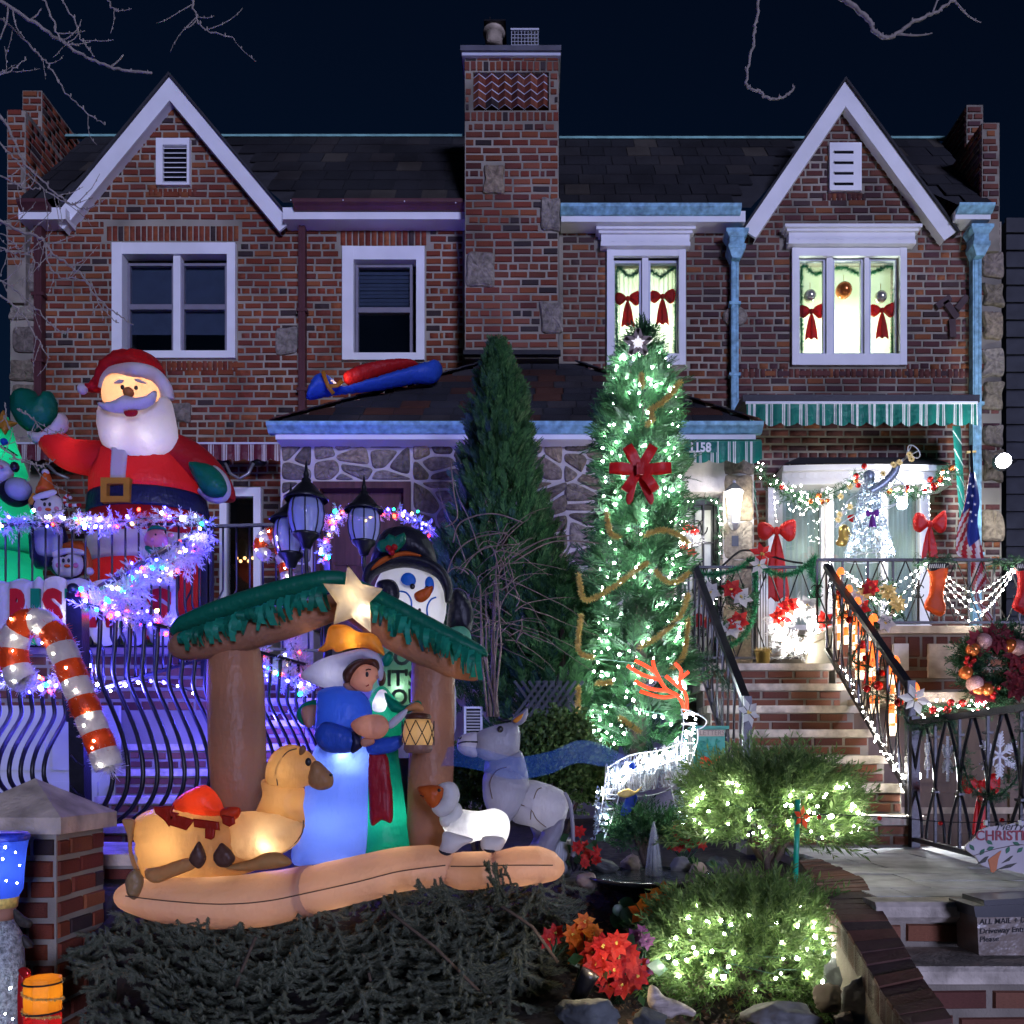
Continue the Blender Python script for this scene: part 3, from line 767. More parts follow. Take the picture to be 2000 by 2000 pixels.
# three loose bricks laid as a figure
for(a,b)in(((1828,600),(1855,582)),((1845,590),(1868,622)),((1868,605),(1888,580)),((1858,625),(1860,660))):MB().bar(P(*a,D-.02),P(*b,D-.02),.075,.05,up=(0,1,0)).build('raised_brick',M_DKBRICK,HR)
def cornice(parent,px0,px1,py0,py1):
 mb=MB();d=D
 for f0,f1,ex,pr in((0,.18,0,.16),(.18,.32,5,.13),(.32,.78,10,.10),(.78,1,9,.115)):
  h=py1-py0;mb.pbox(px0+ex,px1-ex,py0+h*f0,py0+h*f1,d,-pr,0)
 o=mb.build('cornice',M_WHITE,parent)
 r=MB();n=int((px1-px0-30)/14)
 for i in range(n):
  c=P(px0+18+i*14,py0+(py1-py0)*.55,d-.103)
  r.tube([c+Vector((math.cos(a)*(.036-.004*a),0,math.sin(a)*(.030-.003*a)*(1 if i%2 else-1)))for a in np.linspace(0,6.3,12)],.004,4)
  r.tube([c+Vector((-.05,0,-.02)),c+Vector((0,0,.028 if i%2 else-.028)),c+Vector((.05,0,.02))],.004,4)
 r.build('scroll_relief',M_WHITE,o)
def litwindow(win,panes,blinds,lampx,lampp):
 w=window(HR,D,win,(13,13,16,22),panes,M_WHITE,M_WHITE2)
 room(w,D,(panes[0][0],panes[-1][1],panes[0][2],panes[0][3]),1.2,M_ROOM)
 for(a,b,c,e)in panes:
  y=c-3
  while y<e+3:
   if blinds:
    s=MB();p,q=X(a-8,D+.2),X(b+8,D+.2);z=Z(y,D+.2);s.add([(p,D+.19,z),(q,D+.19,z),(q,D+.215,z-.026),(p,D+.215,z-.026)],[(0,1,2,3)]);s.build('slat',M_BLIND,w)
   y+=6.2
 if not blinds:
  s=MB();n=50;x0,x1=X(panes[0][0]-12),X(panes[-1][1]+12)
  for i in range(n):
   xa,xb=x0+(x1-x0)*i/n,x0+(x1-x0)*(i+1)/n;ya_,yb_=[D+.22+.012*math.sin(t*2.2)for t in(i,i+1)]
   s.quad((xa,ya_,Z(panes[0][3]+6)),(xb,yb_,Z(panes[0][3]+6)),(xb,yb_,Z(panes[0][2]-6)),(xa,ya_,Z(panes[0][2]-6)))
  s.build('curtain',M_BLIND,w,True)
 for k,lx in enumerate(lampx):lamp('room_lamp',P(lx,panes[0][3]-18,D+.62),lampp,(.95,1,.72),.06,w)
 lamp('room_lamp',P(sum(lampx)/len(lampx),panes[0][2]+60,D+1.2),lampp*.8,(.95,1,.72),.1,w)
 return w
W3=litwindow(win3,[(1201,1249,512,688),(1271,1323,512,688)],False,(1225,1300),34)
W4=litwindow(win4,[(1563,1609,507,688),(1631,1683,507,688),(1702,1750,507,688)],True,(1585,1655),38)
cornice(HR,1163,1354,457,491);cornice(HR,1526,1790,453,487)
vb=MB();vb.pbox(vent2[0],vent2[1],vent2[2],vent2[3],D,-.05,.0);vo=vb.build('gable_vent',M_WHITE,HR)
for k in range(4):
 y=300+k*20.5;sl=MB();sl.pbox(1627,1664,y,y+6,D,-.052,-.045);sl.build('vent_slot',M_DARK,vo)
 h=MB();h.add([(X(1626),D-.052,Z(y-1)),(X(1665),D-.052,Z(y-1)),(X(1665),D-.08,Z(y+4)),(X(1626),D-.08,Z(y+4))],[(0,3,2,1)]);h.build('slat',M_WHITE,vo)
gable(HR,(1651,157),(1452,448),(1868,452),29,M_WHITE,M_ROOFD)
gutter(MB(),X(1095,9.9),X(1448,9.9),9.87,Z(411,9.87),Z(396,9.87)).build('gutter',M_BLUE_CU,HR);gutter(MB(),X(1872,9.9),X(1942,9.9),9.87,Z(408,9.87),Z(395,9.87)).build('gutter',M_BLUE_CU,HR)
MB().pbox(1096,1456,412,433,9.97,0,.22).build('fascia',M_WHITE,HR);MB().pbox(1866,1935,410,428,9.97,0,.22).build('fascia',M_WHITE,HR)
za,zb=Z(402,9.95),Z(272,11.45)
rb=MB();rb.quad((X(1092),ya,za-.02),(X(1456),ya,za-.02),(X(1651),yb,zb-.02),(X(1092),yb,zb-.02));rb.quad((X(1864),ya,za-.02),(X(1925),ya,za-.02),(X(1925),yb,zb-.02),(X(1651),yb,zb-.02));rb.build('roof',M_ROOFD,HR)
def clipR(c):
 t=(c.y-ya)/(yb-ya);hw=(X(1868)-X(1651))*(1-.95*t)+.12
 return abs(c.x-X(1651))>hw
shingles(HR,(X(1092),ya,za),(X(1925),ya,za),(X(1925),yb,zb),(X(1092),yb,zb),7,.30,M_SHINGLE,clipR)
rc=MB();rc.bar((X(1092,11.45),yb,zb+.01),(X(1880,11.45),yb,zb+.01),.05,.03);rc.build('ridge_cap',M_TERRA,HR)
downspout(HR,1435,D-.09,415,812,M_BLUE_CU,14,head=(460,512));downspout(HR,1907,D-.09,412,1250,M_BLUE_CU,17,head=(452,508))
pw=MB();pw.box(X(1918,10.1),X(1952,10.1),10.1,11.0,Z(500),Z(240,10.1));pw.box(X(1888,10.9),X(1920,10.9),10.9,11.9,Z(420),Z(205,10.9));pw.build('parapet',M_MORTAR_D,HR)
emit_bricks(HR,lay(lambda z:[(X(1918,10.1),X(1952,10.1))],Z(430,10.1),Z(240,10.1),blen=.2),10.098,M_BRICK_R,40)
emit_bricks(HR,lay(lambda z:[(X(1888,10.9),X(1920,10.9))],Z(330,10.9),Z(205,10.9),blen=.2),10.898,M_BRICK_R,20)
for x_,y0_,y1_,p0,p1 in((X(1918,10.1),10.1,11.0,400,240),(X(1888,10.9),10.9,11.9,330,205)):
 bb=lay(lambda z:[(y0_,y1_)],Z(p0,y0_),Z(p1,y0_));n=len(bb);Bq=np.array(bb);V=_bv[None]*np.stack([Bq[:,1]-Bq[:,0],np.full(n,.012),Bq[:,3]-Bq[:,2]],1)[:,None,:]
 V=V+np.stack([(Bq[:,0]+Bq[:,1])/2,np.zeros(n),(Bq[:,2]+Bq[:,3])/2],1)[:,None,:];V=V.reshape(-1,3);V=np.stack([x_+V[:,1],-V[:,0]*-1,V[:,2]],1)
 npmesh('brickwork',V,(_bf[None]+(np.arange(n)*8)[:,None,None]).reshape(-1,4),M_BRICK_R,HR,kind='stuff')
 # -- chimney
DC=9.75
CH=thing('chimney','tall brick chimney with zigzag brick panel and scattered stones between the houses','chimney',(X(1000,DC),DC,5.8))
rec=(924,1072,141,216)
w=MB();wallholes(w,X(908,DC),X(1091,DC),Z(700,DC),Z(108,DC),DC,DC+.16,[(X(rec[0],DC),X(rec[1],DC),Z(rec[3],DC),Z(rec[2],DC))])
w.box(X(908,DC),X(1091,DC),DC+.16,DC+.75,Z(700,DC),Z(108,DC));w.build('shaft',M_MORTAR,CH)
sts=[(945,984,323,378),(1058,1094,388,452),(913,964,495,560),(1056,1098,592,652)]
def spansC(z):
 qs=[(X(r[0],DC),X(r[1],DC))for r in sts if Z(r[3],DC)<z<Z(r[2],DC)]
 if Z(rec[3],DC)<z<Z(rec[2],DC):qs.append((X(rec[0]-2,DC),X(rec[1]+2,DC)))
 return cut(X(908,DC),X(1091,DC),qs)
BC=lay(spansC,Z(696,DC),Z(238,DC),blen=.215)+lay(spansC,Z(218,DC),Z(139,DC),blen=.1)+soldiers(907,1092,219,237,15,DC)+soldiers(906,1092,120,139,15,DC)+soldiers(908,1091,109,119,8,DC,.1)
emit_bricks(CH,BC,DC,M_BRICK_C,300)
for r in sts:stone_px(CH,rough_rect(*r,3),DC,.04)
me=bpy.data.meshes.new('brick');q=.066
me.from_pydata([(x,y,z)for x in(-q,q)for y in(-q,q)for z in(-.036,.036)],[],[(0,1,3,2),(4,6,7,5),(0,4,5,1),(2,3,7,6),(0,2,6,4),(1,5,7,3)]);me.materials.append(M_BRICK_C)
for c in range(6):
 MB().add([P(936+c*25.2,216,DC+.09)+Vector((.0885*math.cos(a),.0885*math.sin(a),0))for a in(0,1.571,3.142,4.712)]+[P(936+c*25.2,141,DC+.09)+Vector((.0885*math.cos(a),.0885*math.sin(a),0))for a in(0,1.571,3.142,4.712)],[(0,1,5,4),(1,2,6,5),(2,3,7,6),(3,0,4,7)]).build('mortar_core',M_WHITE2,CH)
 for r in range(5):
  place('brick',me,CH,P(936+c*25.2,209-r*15,DC+.09),(.0,0,math.pi/4+random.uniform(-.05,.05)))
cp=MB();cp.pbox(902,1095,98,108,DC-.05,0,.9);cp.build('crown',M_WHITE2,CH)
cp=MB();cp.pbox(899,1096,88,98,DC-.08,0,.95);cp.build('slab',mat('cap_slab',(.10,.10,.12),.8),CH)
fl=MB();fl.lathe([(.001,0),(.10,0),(.10,.12),(.13,.12),(.13,.16),(.06,.17),(.001,.17)],P(965,88,DC+.4),14);fo=fl.build('flue',M_CONC,CH,True)
fc=MB()
for a in range(3):fc.bar(P(965,88,DC+.4)+Vector((.09*math.cos(a*2.1),.09*math.sin(a*2.1),.12)),P(965,88,DC+.4)+Vector((.09*math.cos(a*2.1),.09*math.sin(a*2.1),.26)),.015)
fc.box(X(942,DC),X(986,DC),DC+.25,DC+.6,Z(62,DC+.4),Z(59,DC+.4));fc.build('flue_cap',M_BLACK,fo)
cg=MB();a,b=X(998,DC),X(1051,DC);z0,z1=Z(88,DC+.2),Z(61,DC+.2)
for k in range(9):
 x=a+(b-a)*k/8;cg.bar((x,DC+.2,z0),(x,DC+.2,z1),.006)
for k in range(5):z=z0+(z1-z0)*k/4;cg.bar((a,DC+.2,z),(b,DC+.2,z),.006)
cg.box(a-.01,b+.01,DC+.18,DC+.55,z1,z1+.02);cg.build('spark_guard',M_WHITE2,CH)
# -- ground and terraces
def struct(o):o['kind']='structure';return o
M_GROUND=mat('pavement',(.10,.10,.11),.9,var=.25,scale=2,bump=.3)
struct(MB().quad((-60,-10,0),(60,-10,0),(60,60,0),(-60,60,0)).build('ground',M_GROUND))
M_SOIL=mat('soil',(.035,.028,.022),.95,var=.5,scale=14,bump=1,bscale=30)
def soil_z(x,d):
 z=np.interp(d,[2.4,3.0,3.5,4.1,4.6,6.5,9],[.20,.27,.33,.56,.62,.66,.7])
 return float(z+.035*noise.noise(Vector((x*1.7,d*1.7,3))))
nx,ny=60,60;gx=np.linspace(-3.35,1.9,nx);gy=np.linspace(2.4,8.7,ny)
sxl=lambda y:float(np.interp(y,[2.4,3.0,3.75,3.85,4.3,4.31],[-1.1,-1.45,-1.85,-2.05,-2.09,-9]))
V=[(max(x,sxl(y)),y,soil_z(x,y)if x>sxl(y)-.03 else-.05)for y in gy for x in gx]
struct(npmesh('garden_soil',V,[(j*nx+i,j*nx+i+1,(j+1)*nx+i+1,(j+1)*nx+i)for j in range(ny-1)for i in range(nx-1)],M_SOIL,None,True))
# -- stone porch between the two entrances
DP=8.75
PO=thing('stone_porch','stone vestibule with low hipped shingle roof in front of the chimney','porch',(X(1010,DP),DP,0))
xa,xb=X(548,DP),X(1472,DP);zt=Z(850,DP)
dl=(612,803,942,1230);da=(1322,1412,905,1310)
w=MB();arch=[(X(da[0],DP),X(da[1],DP),0,Z(960,DP)),(X(dl[0],DP),X(dl[1],DP),0,Z(dl[2],DP))]
wallholes(w,xa,xb,.3,zt,DP,DP+.35,arch)
# spandrels of the round arch
cxm,rr=(X(da[0],DP)+X(da[1],DP))/2,(X(da[1],DP)-X(da[0],DP))/2
for s in(-1,1):
 ap=[(cxm+s*rr*math.cos(a),Z(960,DP)-.0+.29*math.sin(a))for a in np.linspace(0,math.pi/2,9)]
 w.prism(ap+[(cxm,Z(960,DP)+.30),(cxm+s*rr*1.001,Z(960,DP)+.30)],DP+.001,DP+.349)
w.v=w.v
w.box(xa,xa+.3,DP+.35,D,.3,zt);w.box(xb-.3,xb,DP+.35,D,.3,zt)
w.build('wall',M_MORTAR_W,PO)
random.seed(21)
for r in((549,610,852,940),(612,803,852,940),(805,1000,852,940),(549,610,940,1180),(805,905,940,1180),(905,1010,940,1300),(1000,1100,852,940),(1010,1110,940,1320),(1100,1215,852,1000),(1110,1215,1000,1320),(1215,1320,852,1310)):
 rubble(PO,X(r[0],DP),X(r[1],DP),Z(r[3],DP),Z(r[2],DP),DP,.27,.03,.03)
for r in((1416,1470,860,925),(1418,1470,930,1015),(1416,1470,1020,1090),(1418,1470,1095,1180),(1416,1470,1185,1300),(1330,1400,858,898)):stone_px(PO,rough_rect(*r,2),DP,.02)
# brown panelled door
M_WOOD_D=mat('dark_mahogany',(.085,.03,.032),.45,var=.3,scale=4,stretch=(6,6,.6),bump=.1)
f=MB();a,b,c,e=dl
f.pbox(a,a+14,c,e,DP,-.03,.2);f.pbox(b-14,b,c,e,DP,-.03,.2);f.pbox(a+14,b-14,c,c+13,DP,-.028,.2);fo=f.build('door_frame',M_WOOD_D,PO)
f=MB();f.pbox(a+14,b-14,c+13,e,DP,.12,.16)
for p in((650,700),(715,765)):
 for q in((1000,1100),(1115,1210)):
  f.pbox(p[0],p[1],q[0],q[1],DP,.105,.12)
f.pbox(650,766,972,992,DP,.11,.12);f.build('door',M_WOOD_D,PO)
# arched iron and glass door on the right
M_DOORG=mat('door_glass',(.42,.44,.40),.25,var=.25,scale=5)
f=MB();f.pbox(da[0],da[1],902,1312,DP,.22,.26);f.build('door',mat('green_black_door',(.02,.025,.028),.4),PO)
f=MB();f.pbox(1338,1396,985,1290,DP,.205,.215);f.build('door_glass',M_DOORG,PO)
sg=MB()
for px in(1338,1356,1374,1396):sg.bar(P(px,985,DP+.19),P(px,1290,DP+.19),.016)
for py in(985,1060,1180,1290):sg.bar(P(1338,py,DP+.19),P(1396,py,DP+.19),.014)
for py in(1030,1110,1150,1230):
 for sx in(-1,1):sg.tube([P(1367+sx*(6+9*math.cos(t)),py+14*math.sin(t),DP+.19)for t in np.linspace(0,5,10)],.006,4)
sg.build('iron_scroll',M_BLACK,PO)
f=MB();f.pbox(1428,1441,1048,1068,DP,-.03,.0);f.build('door_bell_panel',mat('bell_panel',(.05,.06,.08),.4),PO)
# eaves and roof
g=MB();gutter(g,X(524,8.5),X(1488,8.5),8.42,Z(840,8.42),Z(822,8.42),.14);g.build('gutter',M_BLUE_CU,PO)
MB().box(X(538,8.53),X(1476,8.53),8.53,DP+.02,Z(858,8.53),Z(840,8.53)).build('fascia',M_WHITE,PO)
EL,ER=Vector((X(527,8.45),8.45,Z(826,8.45))),Vector((X(1487,8.45),8.45,Z(826,8.45)))
TL,TR=P(945,712,9.85),P(1132,712,9.85)
BLk,BRk=Vector((EL.x,D,EL.z)),Vector((ER.x,D,ER.z));TLb,TRb=Vector((TL.x,D,TL.z+.05)),Vector((TR.x,D,TR.z+.05))
r=MB();dn=Vector((0,0,-.02));r.quad(EL+dn,ER+dn,TR+dn,TL+dn);r.add([EL+dn,TL+dn,TLb+dn,BLk+dn],[(0,1,2,3)]);r.add([ER+dn,BRk+dn,TRb+dn,TR+dn],[(0,1,2,3)]);r.quad(TL+dn,TR+dn,TRb+dn,TLb+dn)
r.build('roof',M_ROOFD,PO)
random.seed(5)
shingles(PO,EL,ER,TR,TL,9,.30,M_SHINGLE_P,None,.014)
hp=MB()
for A_,B_ in((EL,TL),(ER,TR)):
 n=14
 for k in range(n):
  a=A_.lerp(B_,k/n);b=A_.lerp(B_,(k+1.05)/n);h=MB();h.bar(a+Vector((0,-.01,.02)),b+Vector((0,-.01,.012)),.16,.012);h.build('hip_shingle',M_SHINGLE_P,PO)
MB().bar(P(905,690,9.7),P(1095,690,9.7),.06,.05).build('flashing',M_ROOFD,PO)
# -- awnings of the right house
M_AW_G=fab('green_canvas',(.008,.15,.115),.2);M_AW_GW=fab('white_stripe_canvas',(.62,.66,.66),.2)
pal_g=[(.10,0),(.17,1),(.20,0),(.25,1),(.40,0),(.45,1),(.48,0),(.55,1),(1.1,0)]
AW1=thing('awning','long green awning valance with white double stripes above the bow window','awning',P(1680,810,9.6))
for c,mb in valance(AW1,9.55,1458,1909,785,832,pal_g,33.5,8):mb.build('canvas_stripe',(M_AW_G,M_AW_GW)[c],AW1,True)
MB().box(X(1450,9.6),X(1912,9.6),9.58,D,Z(786,9.6),Z(772,9.6)).build('cassette',M_BLACK,AW1)
MB().bar(P(1456,787,9.55),P(1909,787,9.55),.025).build('front_bar',M_WHITE2,AW1)
for px0,px1,py0,py1 in((1860,1880,832,1040),(1468,1478,940,1060)):
 sd=MB();
 sd.add([P(px0,py0,9.5),P(px1-4,py0,9.9),P(px1+8,py1,9.9),P(px0+14,py1-30,9.5)],[(0,1,2,3)]);sd.build('side_curtain',M_AW_G,AW1)
 for k in range(5):
  t=k/5+.05;a=P(px0,py0,9.49).lerp(P(px0+14,py1-30,9.49),t);b=P(px1-4,py0,9.89).lerp(P(px1+8,py1,9.89),t+.12);MB().bar(a,b,.012,.006).build('side_stripe',M_AW_GW,AW1)
AW2=thing('awning','small green striped door awning with the house number 1158','awning',P(1400,880,8.45))
for c,mb in valance(AW2,8.42,1318,1488,862,905,pal_g,33.5,8):mb.build('canvas_stripe',(M_AW_G,M_AW_GW)[c],AW2,True)
MB().quad(P(1318,862,8.42),P(1488,862,8.42),P(1486,858,8.75),P(1318,858,8.75)).build('canvas_top',M_AW_G,AW2)
MB().pprism([(1343,864),(1399,864),(1399,885),(1343,885)],8.42,-.022,-.016).build('number_patch',M_AW_G,AW2)
M_NUM=mat('number_white',(.8,.82,.8),.6,var=.04)
text('house_number','1158',P(1346,882,8.392),.125,M_NUM,AW2,.003,.004,sx=.86)
for px in(1346,1358.5):
 for py in(882,):MB().pprism([(px,py-1.5),(px+11,py-1.5),(px+11,py+1.2),(px,py+1.2)],8.392,-.004,.002).build('number_serif',M_NUM,AW2)
 # -- bow window
BW=thing('bow_window','white bow window with curtains and black roof on the right house','window',P(1670,1220,9.9))
def bow(t):return 9.62+.34*(2*t-1)**2 # depth along the bow
def bowpt(px,py):t=(px-1525)/(1850-1525);return P(px,py,bow(min(max(t,-.05),1.05)))
xs=np.linspace(1525,1850,15)
def bowband(mb,p0,p1,out,curve=0):
 for i in range(14):
  a,b=xs[i],xs[i+1];q=[]
  for px in(a,b):
   cv=-curve*(1-(2*(px-1525)/325-1)**2)
   for py in(p0,p1):v=bowpt(px,py+cv);q.append(Vector((v.x,v.y-out,v.z)))
   for py in(p0,p1):v=bowpt(px,py+cv);q.append(Vector((v.x,D,v.z)))
  mb.add(q,[(1,5,4,0),(0,4,6,2),(3,7,5,1),(0,2,3,1),(4,5,7,6)])
 return mb
bowband(MB(),915,926,.10,3).build('cornice_cap',M_WHITE,BW,False);bowband(MB(),926,944,.05,3).build('cornice',M_WHITE,BW);bowband(MB(),944,952,.08,3).build('cornice_bed',M_WHITE,BW)
rl=MB()
for i in range(22):
 c=bowpt(1535+i*14,932)+Vector((0,-.055,0));rl.tube([c+Vector((math.cos(a)*.034,0,math.sin(a)*.03*(1 if i%2 else-1)))for a in np.linspace(0,5.2,10)],.004,4)
rl.build('scroll_relief',M_WHITE,BW)
rf=MB()
for i in range(14):
 a,b=bowpt(xs[i],913),bowpt(xs[i+1],913);a.y-=.12;b.y-=.12
 ta,tb=P(1560+(xs[i]-1525)*.78,893,D),P(1560+(xs[i+1]-1525)*.78,893,D);rf.quad(a,b,tb,ta)
rf.build('roof',M_ROOFD,BW)
M_CURT=fab('grey_green_curtain',(.50,.56,.50),.45,wr=.05)
panes=[(1528,1605),(1630,1722),(1736,1796)]
def bowq(mb,a,b,c,e,o0,o1):
 n=max(1,int((b-a)/20))
 for i in range(n):
  p,q=a+(b-a)*i/n,a+(b-a)*(i+1)/n;v=[]
  for px in(p,q):
   for py in(c,e):
    for o in(o0,o1):w_=bowpt(px,py);v.append((w_.x,w_.y+o,w_.z))
  mb.add(v,[(0,2,6,4),(1,5,7,3),(0,1,3,2),(4,6,7,5),(0,4,5,1),(2,3,7,6)])
 return mb
for a,b in((1500,1512),(1512,1528),(1605,1612),(1612,1622),(1622,1630),(1722,1729),(1729,1736),(1796,1806),(1806,1815)):bowq(MB(),a,b,952,1225,-.01 if(b-a)>8 else .02,.1).build('mullion',M_WHITE,BW)
for a,b in panes:
 bowq(MB(),a,b,955,1222,.05,.055).build('pane',M_GLASS,BW)
 cu=MB();n=26;
 for i in range(n):
  p,q=a+(b-a)*i/n,a+(b-a)*(i+1)/n;va,vb_=[bowpt(z,955)for z in(p,q)];vc,vd=[bowpt(z,1222)for z in(q,p)]
  for v_,z in((va,i),(vd,i),(vb_,i+1),(vc,i+1)):v_.y+=.13+.01*math.sin(z*1.6)
  cu.quad(vd,vc,vb_,va)
 cu.build('curtain',M_CURT,BW,True)
bowq(MB(),1500,1815,1222,1232,-.06,.3).build('sill',M_WHITE,BW)
for px in(1570,1676,1765):lamp('room_lamp',P(px,1080,D-.22+(0 if px==1676 else .03)),3.2,(.92,1,.86),.2,BW)
# -- right terrace, stairs, landing
TZ,LZ,GZ=2.36,2.06,.73 # terrace, top landing, lower landing
RT=thing('brick_terrace','brick front terrace with pale stone coping beside the right stairs','terrace',(3.2,7,0))
x0t,x1t=2.43,5.2
MB().box(x0t,x1t,7.02,D,0,TZ-.06).build('wall',M_MORTAR,RT)
MB().box(x0t-.03,x1t,6.96,D,TZ-.06,TZ).build('coping',M_CONC,RT)
zb_=TZ-.06
bks=lay(lambda z:[(x0t,4.3)],Z(1350,7),zb_-.20,course=.0935,blen=.225)
n_=15;bks+=[(x0t+.02+i*.115,x0t+.02+i*.115+.09,zb_-.185,zb_-.02)for i in range(n_)]
emit_bricks(RT,bks,7.02,M_BRICK_S,300)
f=MB();f.box(2.52,5.2,6.2,7.0,Z(1372,6.2),Z(1352,6.2));f.build('ledge',M_CONC,RT)
for r in((1812,1878,1258,1325),):
 t_=MB();t_.pbox(*r,7.0,-.02,.02);t_.build('plaster_patch',M_CONC,RT)
t_=MB();t_.pbox(1743,1772,1258,1310,7.0,-.03,.01);to=t_.build('paper_notice',mat('paper',(.6,.6,.6),.8,var=.1,scale=20),RT)
GD=thing('garage_door','brown panelled garage door under the right terrace behind the iron rail','door',(3.4,6.75,GZ))
M_WOOD_G=mat('brown_door',(.13,.085,.06),.6,var=.25,scale=3,stretch=(5,5,.8))
MB().box(2.5,5.2,6.80,6.84,.3,Z(1372,6.2)).build('panel',M_WOOD_G,GD)
for i in range(7):
 for j in range(3):MB().box(2.58+i*.38,2.88+i*.38,6.775,6.80,GZ+.0+j*.33-.3,GZ+.26+j*.33-.3).build('raised_panel',M_WOOD_G,GD)
MB().box(2.5,5.2,6.77,6.80,GZ+.12,GZ+.17).build('rail',M_CONC,GD)
# stairs
ST=thing('brick_stairs','brick stairs with stone treads leading up to the arched door','stairs',(1.85,5.3,GZ))
sx0,sx1=1.30,2.38
for i in range(8):
 z1=LZ-.19*i;z0=z1-.19;yf=7.0-.28*i
 if i<7:
  MB().box(sx0,sx1,yf+.03,(8.75 if i==0 else yf+.32),(z0 if i<6 else GZ-.05),z1-.05).build('riser',M_MORTAR,ST)
  t_=MB();nseg=12;zt_=z1
  t_.box(sx0-.03,sx1+.03,yf,(8.75 if i==0 else yf+.34),z1-.055,z1);t_.build('tread',M_TREAD,ST)
  lst=[]
  for k in range(2):
   hb=(z1-.055-z0-.006)/2;x=sx0-(.1 if(i+k)%2 else 0)
   while x<sx1:
    l=.225*random.uniform(.96,1.05);u0,u1=max(x,sx0)+.01,min(x+l,sx1)-.01
    if u1-u0>.03:lst.append((u0,u1,z0+.004+k*hb+.007,z0+.004+(k+1)*hb-.005))
    x+=l
  emit_bricks(ST,lst,yf+.03,M_BRICK_S,60)
  # lower landing of boards with a moulded kerb, two more steps
LA=thing('stone_landing','pale paved landing at the foot of the brick stairs','landing',(2,4.2,0))
edge_x=lambda d:float(np.interp(d,[2.5,2.75,2.95,3.15,3.5,3.9,4.62,5.4],[1.205,1.236,1.26,1.28,1.35,1.45,1.50,1.50]))
for k in range(10):MB().box(edge_x(3.3+.206*k+.1),4.2,3.30+.206*k,3.30+.206*(k+1)-.0005,.3,GZ-.02).build('base',M_MORTAR_D,LA)
M_PAVE=mat('grey_paver',(.46,.46,.48),.7,var=.28,scale=9,bump=.4,bscale=60)
random.seed(9)
for r in range(9):
 y0=3.36+r*.222;x=1.0-random.random()*.5
 while x<3.9:
  l=random.uniform(.55,.95)
  if x+l<edge_x(y0+.1)+.05:x+=l;continue
  MB().box(max(x,edge_x(y0+.1)-.02)+.004,x+l-.004,y0+.004,y0+.218,GZ-.03,GZ+random.uniform(-.002,.002)).build('paver',M_PAVE,LA);x+=l
n_=6
prof=[(3.36,GZ-.004),(3.24,GZ-.004),(3.225,GZ-.02),(3.23,GZ-.06),(3.26,GZ-.085),(3.36,GZ-.085)]
MB().ext(prof,1.27,4.0).build('kerb_stone',M_TREAD,LA)
lst=lay(lambda z:[(1.28,3.0)],GZ-.085-.19,GZ-.075,course=.095,blen=.24);emit_bricks(LA,lst,3.30,M_BRICK_S,40)
MB().box(1.24,4,3.02,3.32,.1,GZ-.22).build('base',M_MORTAR_D,LA)
prof=[(3.31,GZ-.185),(2.98,GZ-.185),(2.965,GZ-.20),(2.97,GZ-.245),(3.02,GZ-.26),(3.31,GZ-.26)]
MB().ext(prof,1.25,4.0).build('tread',M_TREAD,LA)
lst=lay(lambda z:[(1.26,2.6)],GZ-.26-.19,GZ-.25,course=.095,blen=.24);emit_bricks(LA,lst,3.02,M_BRICK_S,40)
MB().box(1.2,4,2.2,3.05,0,GZ-.40).build('tread',M_TREAD,LA)
# curved brick edging
M_BRICK_E=pmat('brick_edging',[(.10,.055,.045),(.14,.065,.05),(.08,.05,.045),(.17,.075,.05),(.12,.06,.05)])
ED=thing('brick_edging','curved row of edging bricks between the shrubs and the landing','edging',(1.2,3.6,.4))
prs=[((1560,1683),(1596,1679),4.62),((1590,1722),(1676,1715),3.9),((1601,1750),(1700,1745),3.5),((1640,1800),(1733,1798),3.15),((1681,1867),(1767,1855),2.95),((1720,1937),(1805,1917),2.75),((1770,2010),(1860,1997),2.5)]
eL=along(cr([P(*a,d)for a,b,d in prs],10),34);eR=along(cr([P(*b,d)for a,b,d in prs],10),34)
eb=MB()
for i in range(33):
 f=[Vector(eL[i]),Vector(eR[i]),Vector(eR[i+1]),Vector(eL[i+1])];g_=.05
 a,b,c,e=f;a2,e2=a.lerp(e,g_),a.lerp(e,1-g_);b2,c2=b.lerp(c,g_),b.lerp(c,1-g_);up=Vector((0,0,random.uniform(.006,.014)));dn=Vector((0,0,-.09))
 V=[a2+dn,b2+dn,c2+dn,e2+dn,a2+up,b2+up,c2+up,e2+up]
 MB().add(V,[(4,7,6,5)[::-1]if False else(4,5,6,7)[::-1],(0,4,5,1)[::-1],(1,5,6,2)[::-1],(2,6,7,3)[::-1],(3,7,4,0)[::-1]]).build('brick',M_BRICK_E,ED)
 dn=Vector((0,0,-.6));V=[p+Vector((0,0,-.004))for p in f]+[p+dn for p in f];eb.add(V,[(0,1,2,3),(0,4,5,1),(1,5,6,2),(3,7,4,0),(2,6,7,3)])
eb.build('mortar_bed',M_MORTAR_D,ED)
